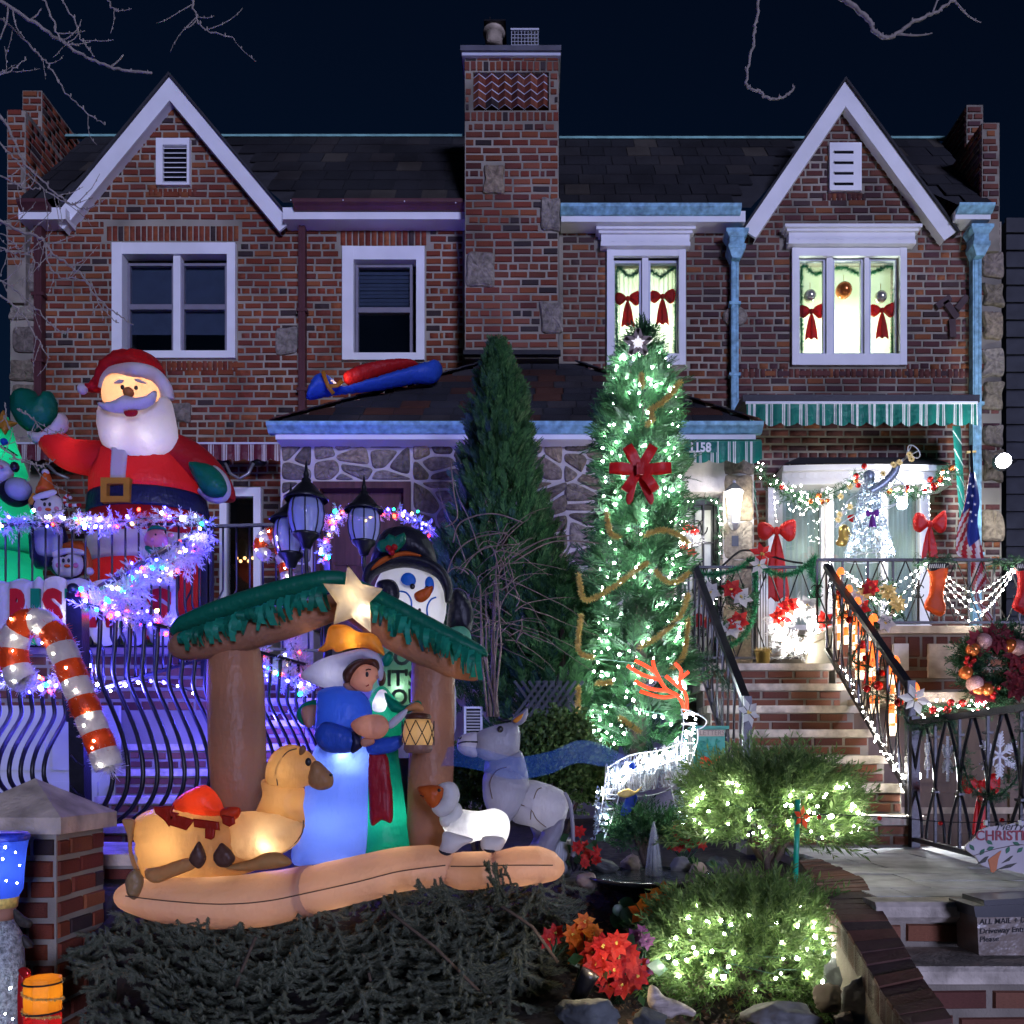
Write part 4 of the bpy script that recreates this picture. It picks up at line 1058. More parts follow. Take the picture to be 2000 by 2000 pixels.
# -- left terrace, stairs, garage
LT=thing('brick_terrace','brick terrace of the left house behind the lit white garland','terrace',(-3.6,7,0))
zl=Z(1262,7.0)
MB().box(-6,-2.62,7.1,D,0,zl-.06).build('wall',M_MORTAR,LT);MB().box(-6.0,-2.58,7.02,D,zl-.06,zl).build('coping',M_CONC,LT)
emit_bricks(LT,lay(lambda z:[(-4.6,-2.62)],Z(1390,7.1),zl-.07,course=.0935,blen=.225),7.1,M_BRICK_S,120)
GL=thing('garage_door','cream panelled garage door below the left terrace','door',(-3.8,6.9,.4))
M_CREAM=mat('cream_door',(.52,.54,.44),.5,var=.06)
MB().box(-5.5,X(232,6.9),6.9,6.94,0,Z(1378,6.9)).build('panel',M_CREAM,GL)
for i in range(5):
 for j in range(3):MB().box(X(232,6.9)-.1-(i+1)*.42,X(232,6.9)-.16-i*.42,6.875,6.90,.35+j*.42,.68+j*.42).build('raised_panel',M_CREAM,GL)
SL=thing('brick_stairs','blue-lit brick stairs behind the wavy railing of the left house','stairs',(-2.3,6.1,.6))
for i in range(7):
 z1=zl-.0-.20*(i+1);yf=7.55-.24*i;a,b=(-2.6 if yf>6.95 else X(222,6.6)),-1.55
 MB().box(a,b,yf+.03,8.74,.2,z1-.05).build('riser',M_MORTAR,SL);MB().box(a-.02,b,yf,yf+.4,z1-.05,z1).build('tread',M_TREAD,SL)
 lst=lay(lambda z:[(a,b)],z1-.20+.004,z1-.05,course=.07,blen=.21);emit_bricks(SL,lst,yf+.03,M_BRICK_S,25)
LW=thing('low_wall','low brick garden wall with rough stone cap running behind the corner pier','wall',(-2.8,4.6,0))
MB().box(-3.2,-2.0,4.66,4.9,0,Z(1690,4.65)).build('wall',M_MORTAR_D,LW)
emit_bricks(LW,lay(lambda z:[(-3.0,-2.0)],Z(1850,4.65),Z(1700,4.65),blen=.22),4.66,M_BRICK_L,60)
MB().box(-3.2,-1.98,4.58,5.3,Z(1690,4.6),Z(1668,4.6)).build('coping',M_CONC,LW)
# -- corner pier
PI_=thing('brick_pier','brick gate pier with pyramid stone cap beside the camel','pier',(-2.3,4,0))
xr=X(110,3.8);xl=xr-.42
MB().box(xl,xr,3.8,4.21,0,Z(1628,3.8)).build('core',M_MORTAR,PI_)
zp=Z(1628,3.8)
emit_bricks(PI_,lay(lambda z:[(xl,xr+.0)],0,zp,course=.092,blen=.215,hdr=99,jz=.24,jx=.018),3.8,M_BRICK_L,40)
emit_bricks(PI_,lay(lambda z:[(3.8,4.21)],0,zp,course=.092,blen=.215,hdr=99,jz=.24,jx=.018),xr,M_BRICK_L,40,side=True)
c=MB();e=.045;z0,z1,z2=zp,Z(1597,3.76),Z(1520,3.98)
c.box(xl-e,xr+e,3.8-e,4.21+e,z0,z1)
xm,ym=(xl+xr)/2,4.0
c.add([(xl-e,3.8-e,z1),(xr+e,3.8-e,z1),(xr+e,4.21+e,z1),(xl-e,4.21+e,z1),(xm,ym,z2)],[(0,1,4),(1,2,4),(2,3,4),(3,0,4)])
c.build('cap',M_CONC,PI_)
# dark neighbour beyond the right house
NB=thing('neighbour_house','dark shingled side of the next house at the right edge','house',(6.2,11.5,0))
MB().box(X(1966,11.5),X(2300,11.5),11.5,16,0,Z(430,11.5)).build('wall',mat('dark_siding',(.035,.037,.045),.9,var=.3),NB)
for k in range(24):MB().box(X(1964,11.48),X(2100,11.48),11.46,11.5,Z(1240-k*34,11.48)+.02,Z(1240-k*34-31,11.48)).build('siding_board',mat('siding',(.045,.047,.055),.85)if k==0 else bpy.data.materials['siding'],NB)
# -- plants
random.seed(31)
def quad_leaf(a,b,w,nrm=(0,1,0)):
 a,b=np.array(a,float),np.array(b,float);t=b-a;s=np.cross(t,nrm);s=s/max(np.linalg.norm(s),1e-9)*w;m=a+t*.45
 return[a,m+s,b,m-s]
def tmpl(leaves):
 V=[];Fa=[]
 for q in leaves:k=len(V);V+=q;Fa.append((k,k+1,k+2,k+3))
 return np.array(V,float),np.array(Fa)
def fan(n=7,ang=38,spread=.5,w=.035,curl=.15):
 L=[]
 def c(p):return(p[0],curl*(p[0]**2+.3*p[2]**2),p[2])
 for k in range(n):
  z=.12+.8*k/n;l=spread*(1-.55*k/n)
  for s in(-1,1):
   a=math.radians(ang+random.uniform(-8,8));e=(s*l*math.sin(a),0,z+l*math.cos(a));L.append(quad_leaf(c((0,0,z)),c(e),w))
   m_=(e[0]*.5,0,z+(e[2]-z)*.5);L.append(quad_leaf(c(m_),c((m_[0]+s*l*.12,0,m_[2]+l*.45)),w*.8))
 L.append(quad_leaf((0,0,0),c((0,0,1.05)),w))
 return tmpl(L)
def feather(n=16,w=.022,l0=.34):
 L=[quad_leaf((0,0,0),(0,.06,1),.012)]
 for k in range(n):
  z=.08+.85*k/n;l=l0*(1-.5*z);a=random.uniform(0,6.28);q=math.radians(random.uniform(25,50))
  d_=(math.sin(q)*math.cos(a),math.sin(q)*math.sin(a),math.cos(q));L.append(quad_leaf((0,.06*z,z),(d_[0]*l,.06*z+d_[1]*l,z+d_[2]*l),w,(random.gauss(0,1),random.gauss(0,1),random.gauss(0,1))))
 return tmpl(L)
def sprig(n=9,w=.16):
 L=[]
 for k in range(n):
  z=k/n;a=k*2.4;d_=(math.cos(a)*.35,math.sin(a)*.35,.25);L.append(quad_leaf((0,0,z),(d_[0],d_[1],z+d_[2]),w,(math.sin(a),-math.cos(a),.6)))
 return tmpl(L)
L_DARK=leaf('arborvitae_green',[(.016,.07,.026),(.035,.125,.038),(.06,.18,.055),(.10,.25,.08)])
L_MID=leaf('cypress_green',[(.02,.075,.03),(.04,.13,.05),(.065,.19,.07),(.10,.25,.10)],.4)
L_JUN=leaf('juniper_green',[(.06,.12,.035),(.10,.18,.05),(.14,.24,.07),(.20,.30,.10)],.45)
L_BOX=leaf('boxwood_green',[(.04,.09,.025),(.07,.14,.035),(.11,.20,.05),(.17,.25,.08)])
L_BARK=mat('bark',(.07,.05,.04),.9,var=.4,scale=20,bump=.8,bscale=50)
L_TWIG=mat('twig',(.17,.12,.10),.8,var=.3,scale=30,bump=.3)
def conifer(name,label,base,top,prof,n,scl,tm,m,up=1.2,trunk=.05,cat='tree',out=1.0,jit=.25,irr=.28):
 t=thing(name,label,cat,base)
 MB().tube([Vector(base),(Vector(base)+Vector(top))/2+Vector((.02,0,0)),Vector(top)],[trunk,trunk*.6,.006],8).build('trunk',L_BARK,t,True)
 hs=np.array([p[0]for p in prof]);rs=np.array([p[1]for p in prof])
 p,rd,tt=cone_pts(base,top,1,n,lambda x:float(np.interp(x,hs,rs)),.35)
 # clumps: uneven outline
 for i in range(len(p)):
  k=1+irr*(noise.noise(Vector(p[i])*3.2)+.5*noise.noise(Vector(p[i])*8));c=np.array(base)+(np.array(top)-np.array(base))*tt[i];p[i]=c+(p[i]-c)*k
 dr=rd*out+np.array([0,0,up])+RNG.normal(size=(n,3))*jit
 nt=len(tm);idx=RNG.integers(0,nt,n);Vs=[];Fs=[];o=0
 s=RNG.uniform(.7,1.25,n)*scl*np.interp(tt,[0,.8,1],[1,.9,.55])
 for k in range(nt):
  q=idx==k;V,Fa=inst(*tm[k],p[q],dr[q],s[q],roll=np.cross(rd[q],[0,0,1])+RNG.normal(size=(q.sum(),3))*.5);Vs.append(V);Fs.append(Fa+o);o+=len(V)
 npmesh('crown',np.concatenate(Vs),np.concatenate(Fs),m,t)
 return t
px_=6.9/F
conifer('arborvitae','narrow dark green arborvitae in front of the stone porch, unlit',tuple(P(985,1400,6.9)),tuple(P(972,676,6.9)),[(0,.60),(.15,.64),(.35,.56),(.5,.42),(.62,.29),(.78,.21),(.9,.12),(1,.03)],4800,.15,[fan(),fan(6,32,.45,.04)],L_DARK,1.5)
conifer('arborvitae','low shaggy arborvitae between the dark cone and the lit tree',tuple(P(1090,1480,6.5)),tuple(P(1095,1120,6.5)),[(0,.45),(.5,.42),(.8,.25),(1,.05)],1300,.17,[fan(),fan(6,32,.45,.04)],L_DARK,1.0)
TRP=[(0,.25),(.2,.26),(.45,.22),(.6,.20),(.72,.21),(.84,.18),(.91,.14),(.96,.08),(1,.02)]
DT=conifer('decorated_tree','tall cypress wrapped in white lights and gold tinsel with a star on top',tuple(P(1245,1500,6.2)),tuple(P(1254,655,6.2)),TRP,1700,.23,[fan(6,42,.55,.03,.3),fan(7,36,.5,.03,.2)],L_MID,.55,.06,jit=.55,irr=.6)
def mound(name,label,c,r,n,scl,tm,m,base,cat='shrub',up=.8,flat=.55,stems=9,low=.35):
 t=thing(name,label,cat,base);c=Vector(c)
 a=RNG.normal(size=(n,3));a/=np.linalg.norm(a,axis=1,keepdims=True);a[:,2]=np.abs(a[:,2])*1.0-low*(RNG.uniform(size=n)<.5);q=RNG.uniform(.45,1,n)**.6
 kk=np.array([1+.35*noise.noise(Vector(v)*2.2+c)for v in a])
 p=np.array(c)+a*q[:,None]*kk[:,None]*np.array(r)
 dr=a*np.array([1,1,.5])+np.array([0,0,up*.5])+RNG.normal(size=(n,3))*.25
 nt=len(tm);idx=RNG.integers(0,nt,n);Vs=[];Fs=[];o=0;s=RNG.uniform(.7,1.3,n)*scl
 for k in range(nt):
  w=idx==k;V,Fa=inst(*tm[k],p[w],dr[w],s[w]);Vs.append(V);Fs.append(Fa+o);o+=len(V)
 npmesh('crown',np.concatenate(Vs),np.concatenate(Fs),m,t)
 st=MB();b=Vector(base)
 for k in range(stems):
  e=c+Vector((r[0]*random.uniform(-.7,.7),r[1]*random.uniform(-.6,.6),r[2]*random.uniform(-.1,.5)));st.tube([b,b.lerp(e,.5)+Vector((0,0,.03)),e],[.018,.012,.005],5)
 st.build('stem',L_BARK,t,True)
 return t
JT=[feather(),feather(20,.02,.3),feather(14,.025,.38)]
J1=mound('juniper','upper spreading juniper with white lights beside the brick stairs',P(1508,1585,4.3),(.39,.29,.23),1900,.16,JT,L_JUN,tuple(P(1500,1705,4.3)),low=.7)
J2=mound('juniper','lower spreading juniper with white lights above the rocks',P(1465,1850,3.5),(.37,.27,.20),2100,.15,JT,L_JUN,tuple(P(1480,1950,3.5)),low=.9)
mound('juniper','small wispy juniper behind the fountain under the wire reindeer',P(1262,1640,4.8),(.14,.10,.11),260,.16,JT,L_MID,tuple(P(1260,1690,4.75)))
BT=[sprig(),sprig(7,.18)]
mound('boxwood','clipped boxwood with small pale leaves behind the grey donkey',P(1085,1530,5.3),(.30,.25,.42),2200,.07,BT,L_BOX,tuple(P(1085,1690,5.3)),stems=6)
mound('boxwood','boxwood bush between the stable post and the donkey',P(930,1560,5.2),(.16,.18,.34),1000,.065,BT,L_BOX,tuple(P(930,1690,5.2)),stems=4)
# bare arching shrub in front of the cone tree
BS=thing('bare_shrub','leafless shrub with arching twigs beside the snowman hat','shrub',tuple(P(960,1330,5.9)))
st=MB()
for k in range(8):
 a=P(960+random.uniform(-15,15),1400,5.9);b=P(random.uniform(935,990),random.uniform(1090,1180),5.9+random.uniform(-.2,.2));st.tube([a,a.lerp(b,.5)+Vector((random.uniform(-.05,.05),0,0)),b],[.009,.007,.005],5)
st.build('stem',L_TWIG,BS,True)
tw=MB()
for k in range(60):
 x0,y0=random.uniform(900,1020),random.uniform(1060,1260);a=P(x0,y0,5.9+random.uniform(-.25,.25));th=random.uniform(-.3,3.44);L=random.uniform(.25,.62)
 pts=[a];v=Vector((math.cos(th),random.uniform(-.5,.5),math.sin(th)))*L/8
 for i in range(8):v=v+Vector((random.uniform(-.016,.016),random.uniform(-.008,.008),-.0045+random.uniform(-.012,.009)));pts.append(pts[-1]+v)
 tw.tube(pts,[.0032*(1-i/10)+.001 for i in range(9)],4)
for(q)in([(885,1060),(900,1020),(960,1003),(1020,1020)],[(870,1130),(890,1080),(930,1050),(990,1040)],[(900,1120),(925,1085),(960,1068),(975,1120)],[(1000,1090),(1060,1055),(1120,1045)],[(1000,1100),(1080,1058),(1180,1062)],[(880,900),(886,960),(893,1010),(870,1030)]):
 tw.tube([Vector(v)for v in cr([P(a,b,5.85)for a,b in q],6)],.005,4)
tw.build('twig',L_TWIG,BS,True,kind='stuff')
# -- spruce boughs
L_SPR=leaf('spruce_needles',[(.10,.12,.07),(.16,.19,.12),(.28,.29,.18),(.20,.22,.14),(.14,.19,.14)],.3,.5)
L_SPB=mat('spruce_bark',(.10,.07,.045),.9,var=.3,scale=30)
def bough(seed,L=.5):
 rg=random.Random(seed);V=[];Fa=[];mb=MB()
 axis=[Vector((.02*math.sin(t*3+seed),-.06*t*t*L,t*L))for t in np.linspace(0,1,9)]
 tw=[axis]
 for k in range(9):
  t=.08+.86*k/9;i=min(int(t*8),7);b=axis[i].lerp(axis[i+1],t*8-i);s=1 if k%2 else-1;l=L*.5*(1-.6*t)*rg.uniform(.8,1.15);an=math.radians(rg.uniform(38,58))
  e=Vector((s*math.sin(an),rg.uniform(-.25,.1),math.cos(an)));tw.append([b+e*(l*u)+Vector((0,-.12*l*u*u,0))for u in np.linspace(0,1,5)])
  if l>.13:
   for s2 in(-1,1):
    b2=tw[-1][2];e2=(e+Vector((s2*.8*e.z,0,-s2*.8*e.x))).normalized();tw.append([b2+e2*(l*.4*u)for u in np.linspace(0,1,4)])
 for p in tw:
  mb.tube(p,.0014,3,False)
  A=np.array([tuple(q)for q in p]);ln=np.linalg.norm(np.diff(A,axis=0),axis=1).sum();n=int(ln*1300);r2=np.random.default_rng(seed+len(V))
  s=np.concatenate([[0],np.cumsum(np.linalg.norm(np.diff(A,axis=0),axis=1))]);tt=r2.uniform(0,s[-1],n);c=np.stack([np.interp(tt,s,A[:,k])for k in range(3)],1)
  tan=(A[-1]-A[0]);tan=tan/np.linalg.norm(tan);dr=r2.normal(size=(n,3));dr-=tan*(dr@tan)[:,None];dr/=np.linalg.norm(dr,axis=1,keepdims=True)
  dr=dr*.72+tan*.95;ln_=r2.uniform(.015,.023,n);sd=np.cross(dr,r2.normal(size=(n,3)));sd/=np.linalg.norm(sd,axis=1,keepdims=True);sd*=.0032
  V.append(np.stack([c-sd,c+sd,c+dr*ln_[:,None]],1).reshape(-1,3))
 V=np.concatenate(V);Fa=np.arange(len(V)).reshape(-1,3)
 me=bpy.data.meshes.new('bough');me.from_pydata([tuple(v)for v in mb.v],[],mb.f);nv=len(mb.v)
 me2=bpy.data.meshes.new('bough');allV=[tuple(v)for v in mb.v]+[tuple(v)for v in V];allF=list(mb.f)+[tuple(int(i)+nv for i in f)for f in Fa]
 me2.from_pydata(allV,[],allF);me2.materials.append(L_SPB);me2.materials.append(L_SPR)
 mi=np.zeros(len(allF),dtype=np.int32);mi[len(mb.f):]=1;me2.polygons.foreach_set('material_index',mi)
 return me2
BOU=[bough(s)for s in range(4)]
SP=thing('spruce_heap','heap of drooping spruce boughs under the nativity cushion','spruce',tuple(P(620,1950,3.3)))
topy=lambda x:float(np.interp(x,[180,260,420,640,760,960,1080,1130],[1830,1800,1795,1772,1755,1735,1725,1765]))
k=0
while k<250:
 u=random.random()**.9;x=random.uniform(175,1130);xm=np.interp(u,[0,.35,1],[1130,1090,960])
 if x>xm:continue
 py=topy(x)+u*(2070-topy(x));d=3.85-1.0*u+random.uniform(-.05,.10)
 cx0=700 if x>450 else 350
 lat=.55*math.sin(x*.011+u*1.3)+(x-cx0)/700+random.gauss(0,.16);dr=Vector((lat,-.40-.2*random.random(),-.9+random.gauss(0,.1))).normalized()
 yv=Vector((0,-1,.5));yv=(yv-dr*yv.dot(dr)).normalized();xv=yv.cross(dr);R=Matrix((xv,-yv,dr)).transposed().to_euler()
 s=random.uniform(.65,1.15);place('bough',BOU[k%4],SP,P(x,py,d)-dr*.12,R,(s,s,s));k+=1
for(px,py,d,lx,lz)in((985,1745,3.62,.8,.35),(1010,1730,3.62,1,-.2),(900,1770,3.6,.9,.25),(1030,1760,3.6,1,-.5)):
 dr=Vector((lx,-.3,lz)).normalized();yv=Vector((0,-1,.5));yv=(yv-dr*yv.dot(dr)).normalized();xv=yv.cross(dr);place('bough',BOU[1],SP,P(px,py,d),Matrix((xv,-yv,dr)).transposed().to_euler(),(.55,)*3)
for q in([(500,1830),(470,1900),(440,1990)],[(760,1780),(850,1850),(960,1960)],[(720,1900),(735,1960),(740,2010)],[(980,1770),(1040,1810),(1090,1880)]):MB().tube([P(a,b,3.35)for a,b in q],.007,5).build('branch',L_SPB,SP,True)
# -- stones, litter, flowers
M_ROCK=[mat('grey_rock',(.20,.20,.19),.9,var=.4,scale=9,bump=1,bscale=25),mat('tan_rock',(.30,.24,.19),.9,var=.35,scale=8,bump=1,bscale=25),mat('dark_rock',(.09,.10,.10),.85,var=.4,scale=9,bump=1,bscale=30)]
def rock(label,px,py,d,w,h,k=0,sq=.8,rot=0):
 import bmesh
 bm=bmesh.new();bmesh.ops.create_icosphere(bm,subdivisions=4,radius=1);c=P(px,py,d);s=Vector((U(w,d)/2,U(w,d)/2*sq,U(h,d)/2));sd=Vector((px*.37,py*.21,d))
 R=Matrix.Rotation(rot,3,'Y')
 for v in bm.verts:
  q=v.co.copy();n=noise.noise(q*1.3+sd)*.34+noise.noise(q*3.5+sd)*.16+noise.noise(q*8+sd)*.06+noise.noise(q*18+sd)*.025;q=q*(1+n)
  for a in range(3): # flat-cut facets
   nn=Vector((math.sin(a*2.1+px),math.cos(a*1.7+py),math.sin(a+d*9))).normalized();t=q.dot(nn)
   if t>.72:q-=nn*(t-.72)
  v.co=c+R@Vector((q.x*s.x,q.y*s.y,q.z*s.z))
 me=bpy.data.meshes.new('rock');bm.to_mesh(me);bm.free();me.materials.append(M_ROCK[k])
 me.polygons.foreach_set('use_smooth',np.ones(len(me.polygons),dtype=bool))
 o=bpy.data.objects.new('rock',me);COL.objects.link(o);return tag(o,label,'rock','garden rocks')
rock('flat dark slate leaning beside the red flowers at the fountain',1175,1690,4.45,75,28,2,.7,.35)
rock('tan round stone behind the fountain basin left of the jet',1232,1690,4.55,36,44,1)
rock('large grey boulder behind the fountain basin right of the jet',1330,1692,4.5,46,36,0)
rock('tan stone at the right rim of the fountain',1365,1700,4.4,36,30,1)
rock('dark stone under the upper juniper by the fountain rim',1398,1690,4.5,44,36,2)
rock('pale angular stone near the barrel planter',1150,1720,4.2,44,34,1,.8,.4)
rock('big pale boulder under the lower juniper',1335,1905,3.5,95,110,1)
rock('tall dark boulder leaning on the brick edging',1655,1918,3.2,95,120,2,.8,-.3)
rock('round grey boulder at the foot of the brick edging',1690,1960,2.95,85,95,0)
rock('flat layered slate slab at the bottom edge',1530,1985,2.95,150,62,0,.9,.1)
rock('rough pinkish stone above the slate slab',1620,1950,3.05,70,56,1)
rock('smooth dark stone in front of the driftwood',1270,1992,2.95,62,45,2)
rock('dark brown boulder at the bottom beside the spruce',1150,1985,3.0,130,70,2)
rock('small brown stone wedged between the lower boulders',1650,1990,2.9,40,30,1)
rock('stone hidden behind the green stake',1545,1735,3.9,55,50,1)
rock('small dark stone at the far side of the basin',1300,1700,4.6,26,18,2)
DW=pillow('driftwood',zz([(1040,1640),(1095,1655),(1150,1720),(1270,1765),(1385,1835),(1360,1875),(1260,1860),(1190,1895),(1090,1850),(1030,1790),(1022,1720)],1000,1500,3.864),3.05,22,mat('driftwood',(.42,.36,.31),.9,var=.4,scale=14,stretch=(1,1,5),bump=1,bscale=40),None,1.0)
tag(DW,'pale weathered piece of driftwood below the red poinsettias','driftwood')
# leaf litter
n=2600;x=RNG.uniform(.1,1.25,n);y=RNG.uniform(2.75,4.4,n);z=np.array([soil_z(a,b)for a,b in zip(x,y)])+RNG.uniform(.003,.02,n)
V,Fa=inst(np.array([(-.3,0,0),(0,.05,.5),(.3,0,0),(0,.05,-.5)]),np.array([(0,1,2,3)]),np.stack([x,y,z],1),RNG.normal(size=(n,3))*[1,1,.3],RNG.uniform(.012,.035,n))
o=npmesh('leaf_litter',V,Fa,pmat('dry_leaves',[(.16,.08,.04),(.22,.13,.07),(.10,.06,.04),(.26,.17,.10),(.14,.10,.08)],bump=0),None);tag(o,'brown dry leaf litter and mulch on the garden soil','mulch',kind='stuff')
def flower(c,R,n,m,mc,nrm,parent,name='flower',layers=2,w=.32,cup=.25):
 """pointed petals round a centre"""
 nrm=Vector(nrm).normalized();u=nrm.orthogonal().normalized();v=nrm.cross(u);mb=MB();c=Vector(c)
 for L in range(layers):
  r=R*(1-.32*L)
  for k in range(n):
   a=2*math.pi*(k+.5*L)/n+random.uniform(-.12,.12);e=(u*math.cos(a)+v*math.sin(a));s=nrm.cross(e);l=r*random.uniform(.85,1.1);hh=cup*(1+L)*random.uniform(.6,1.2)
   p0=c+e*(R*.05)+nrm*(.02*R*L);p1=c+e*(l*.5)+nrm*(l*hh*.55);p2=c+e*l+nrm*(l*hh*.35)
   mb.add([p0,p1+s*(l*w),p1-nrm*(l*.05),p1-s*(l*w),p2],[(0,1,2),(0,2,3),(1,4,2),(2,4,3)])
 o=mb.build(name,m,parent)
 if mc:
  q=MB()
  for k in range(5):q.ell(c+u*random.uniform(-.1,.1)*R+v*random.uniform(-.1,.1)*R+nrm*.05*R,R*.07,6,4)
  q.build('flower_centre',mc,o,True)
 return o
M_RED_P=leaf('poinsettia_red',[(.45,.012,.015),(.60,.025,.02),(.75,.05,.035)],.3);M_ORG_P=leaf('orange_petal',[(.60,.14,.015),(.75,.24,.02),(.70,.10,.02)],.3)
M_WHT_P=leaf('white_petal',[(.62,.60,.60),(.75,.74,.74)],.3);M_PUR_P=leaf('purple_petal',[(.20,.05,.16),(.30,.09,.24)],.3);M_YELC=mat('flower_gold',(.55,.40,.08),.5)
M_LEAF=leaf('broad_leaf',[(.02,.07,.03),(.04,.11,.05),(.06,.14,.08)],.2,.35)
def plant(name,label,base,spots,d,R,m,mc=M_YELC,n=6,leaves=8,lr=.05,layers=2,dj=.08):
 t=thing(name,label,'flowers',base);st=MB();b=Vector(base)
 for(px,py)in spots:
  c=P(px,py,d+random.uniform(-dj,dj));st.tube([b+Vector((random.uniform(-.03,.03),0,0)),b.lerp(c,.6),c],.004,4)
  flower(c,R*random.uniform(.8,1.15),n,m,mc,(random.uniform(-.5,.5),-1,random.uniform(.0,.7)),t,layers=layers)
 st.build('stem',M_LEAF,t,True)
 for k in range(leaves):
  c=b+Vector((random.uniform(-.12,.12),random.uniform(-.1,.02),random.uniform(.02,.16)));MB().add(quad_leaf(c,c+Vector((random.uniform(-1,1),-.5,random.uniform(-.2,.8))).normalized()*lr*1.6,lr*.5,(random.uniform(-1,1),-1,.5)),[(0,1,2,3)]).build('leaf',M_LEAF,t)
 return t
plant('poinsettia','big cluster of red poinsettias at the bottom centre',tuple(P(1205,1960,3.35)),[(1190,1855),(1225,1862),(1165,1885),(1200,1895),(1240,1890),(1215,1925),(1180,1870),(1232,1915),(1160,1860),(1205,1842),(1175,1905),(1210,1870),(1228,1880),(1190,1920),(1245,1905),(1178,1848)],3.3,.058,M_RED_P,n=8,leaves=8)
plant('poinsettia','orange and red artificial flowers behind the red poinsettias',tuple(P(1140,1920,3.5)),[(1140,1815),(1125,1840),(1150,1838),(1130,1865),(1150,1855),(1142,1800),(1118,1825),(1160,1825)],3.45,.05,M_ORG_P,n=7,leaves=3)
plant('poinsettia','dark red flowers peeking from the spruce boughs',tuple(P(1090,1870,3.5)),[(1085,1822),(1072,1835),(1135,1812)],3.5,.05,M_RED_P,leaves=0)
plant('begonia','red blossoms in front of the barrel planter',tuple(P(1140,1700,4.4)),[(1132,1625),(1128,1655),(1143,1653),(1146,1672),(1162,1663),(1164,1680),(1142,1686)],4.35,.04,M_RED_P,None,7,8,.05)
plant('begonia','red orange blossoms between the fountain and the upper juniper',tuple(P(1335,1690,4.5)),[(1322,1622),(1338,1618),(1330,1635),(1348,1632),(1312,1650),(1345,1648),(1360,1640),(1325,1652),(1372,1648),(1335,1625)],4.5,.04,M_RED_P,None,7,8,.05)
plant('lily','orange lilies hanging over the dark soil below the fountain',tuple(P(1280,1830,3.75)),[(1275,1760),(1296,1745),(1252,1782),(1272,1785),(1303,1768)],3.72,.06,M_ORG_P,None,5,6,.09,1)
plant('daisy','single cream daisy at the right rim of the fountain',tuple(P(1375,1790,3.8)),[(1376,1738)],3.75,.035,M_WHT_P,M_YELC,12,0,.05,1,0)
plant('heather','purple blossoms beside the red poinsettias',tuple(P(1255,1930,3.4)),[(1240,1830),(1255,1820),(1262,1838),(1246,1845),(1250,1885),(1262,1892),(1235,1925),(1238,1938)],3.4,.035,M_PUR_P,None,7,7,.07)
plant('begonia','small red flowers at the right end of the lower juniper',tuple(P(1645,1900,3.3)),[(1640,1870),(1650,1878),(1660,1862),(1632,1884)],3.3,.03,M_RED_P,None,6,2,.03)
plant('hosta','round dark green leaves on the soil below the fountain basin',tuple(P(1225,1800,3.8)),[],3.8,.05,M_LEAF,None,6,16,.09)if False else None
HO=thing('bergenia','round dark green leaves on the soil below the fountain','plant',tuple(P(1230,1800,3.8)))
for k in range(14):
 c=P(random.uniform(1205,1260),random.uniform(1755,1800),3.8+random.uniform(-.08,.08));r=random.uniform(.025,.045);nv=Vector((random.uniform(-.6,.6),-1,random.uniform(.2,1))).normalized();u=nv.orthogonal().normalized();v=nv.cross(u)
 MB().add([c]+[c+(u*math.cos(a)+v*math.sin(a))*r+nv*r*.2 for a in np.linspace(0,6.28,11)[:-1]],[(0,i+1,(i+1)%10+1)for i in range(10)]).build('leaf',M_LEAF,HO,True)
SS=MB()
for k in range(9):c=P(random.uniform(1215,1250),1790,3.85);SS.tube([c,c+Vector((random.uniform(-.05,.05),-.03,.07))],.003,4)
SS.build('stem',M_LEAF,HO)
# fountain
FO=thing('fountain','low round fountain basin with a single water jet','fountain',tuple(P(1275,1740,4.2)))
fc=P(1275,1715,4.25);M_BASIN=mat('wet_basin',(.035,.04,.045),.15,var=.3,scale=10)
MB().lathe([(.001,-.09),(.12,-.09),(.26,-.03),(.325,.0),(.335,.012),(.325,.018),(.30,.008),(.20,-.02),(.001,-.03)],fc,40).build('basin',M_BASIN,FO,True)
wm,n_,l_,b_,o_=_nodes('fountain_water');b_.inputs['Base Color'].default_value=(.03,.045,.055,1);b_.inputs['Roughness'].default_value=.12;tx=_noise(n_,l_,30,4);bp=n_.new('ShaderNodeBump');bp.inputs['Strength'].default_value=.6;bp.inputs['Distance'].default_value=.01;l_.new(tx.outputs['Fac'],bp.inputs['Height']);l_.new(bp.outputs[0],b_.inputs['Normal'])
MB().lathe([(.001,.008),(.31,.008)],fc,40).build('water',wm,FO,True)
M_JET=sheer('water_spray',(.85,.92,1),.07);jt=MB();jb=fc+Vector((.005,0,.01));jh=Z(1605,4.25)-jb.z
MB().tube([jb,jb+Vector((0,0,jh*.8))],[.009,.003],8).build('jet_core',sheer('water_core',(.9,.95,1),.7),FO,True)
for k in range(110):
 a=random.uniform(0,6.28);top=jh*random.uniform(.55,1.0);R=random.uniform(.008,.045);pts=[]
 for t in np.linspace(0,1,7):pts.append(jb+Vector((math.cos(a)*R*t,math.sin(a)*R*t,top*(1-(1.0*t)**2)+.002)))
 jt.tube(pts,.0035,3,False)
jt.build('water_jet',M_JET,FO,True,kind='stuff')
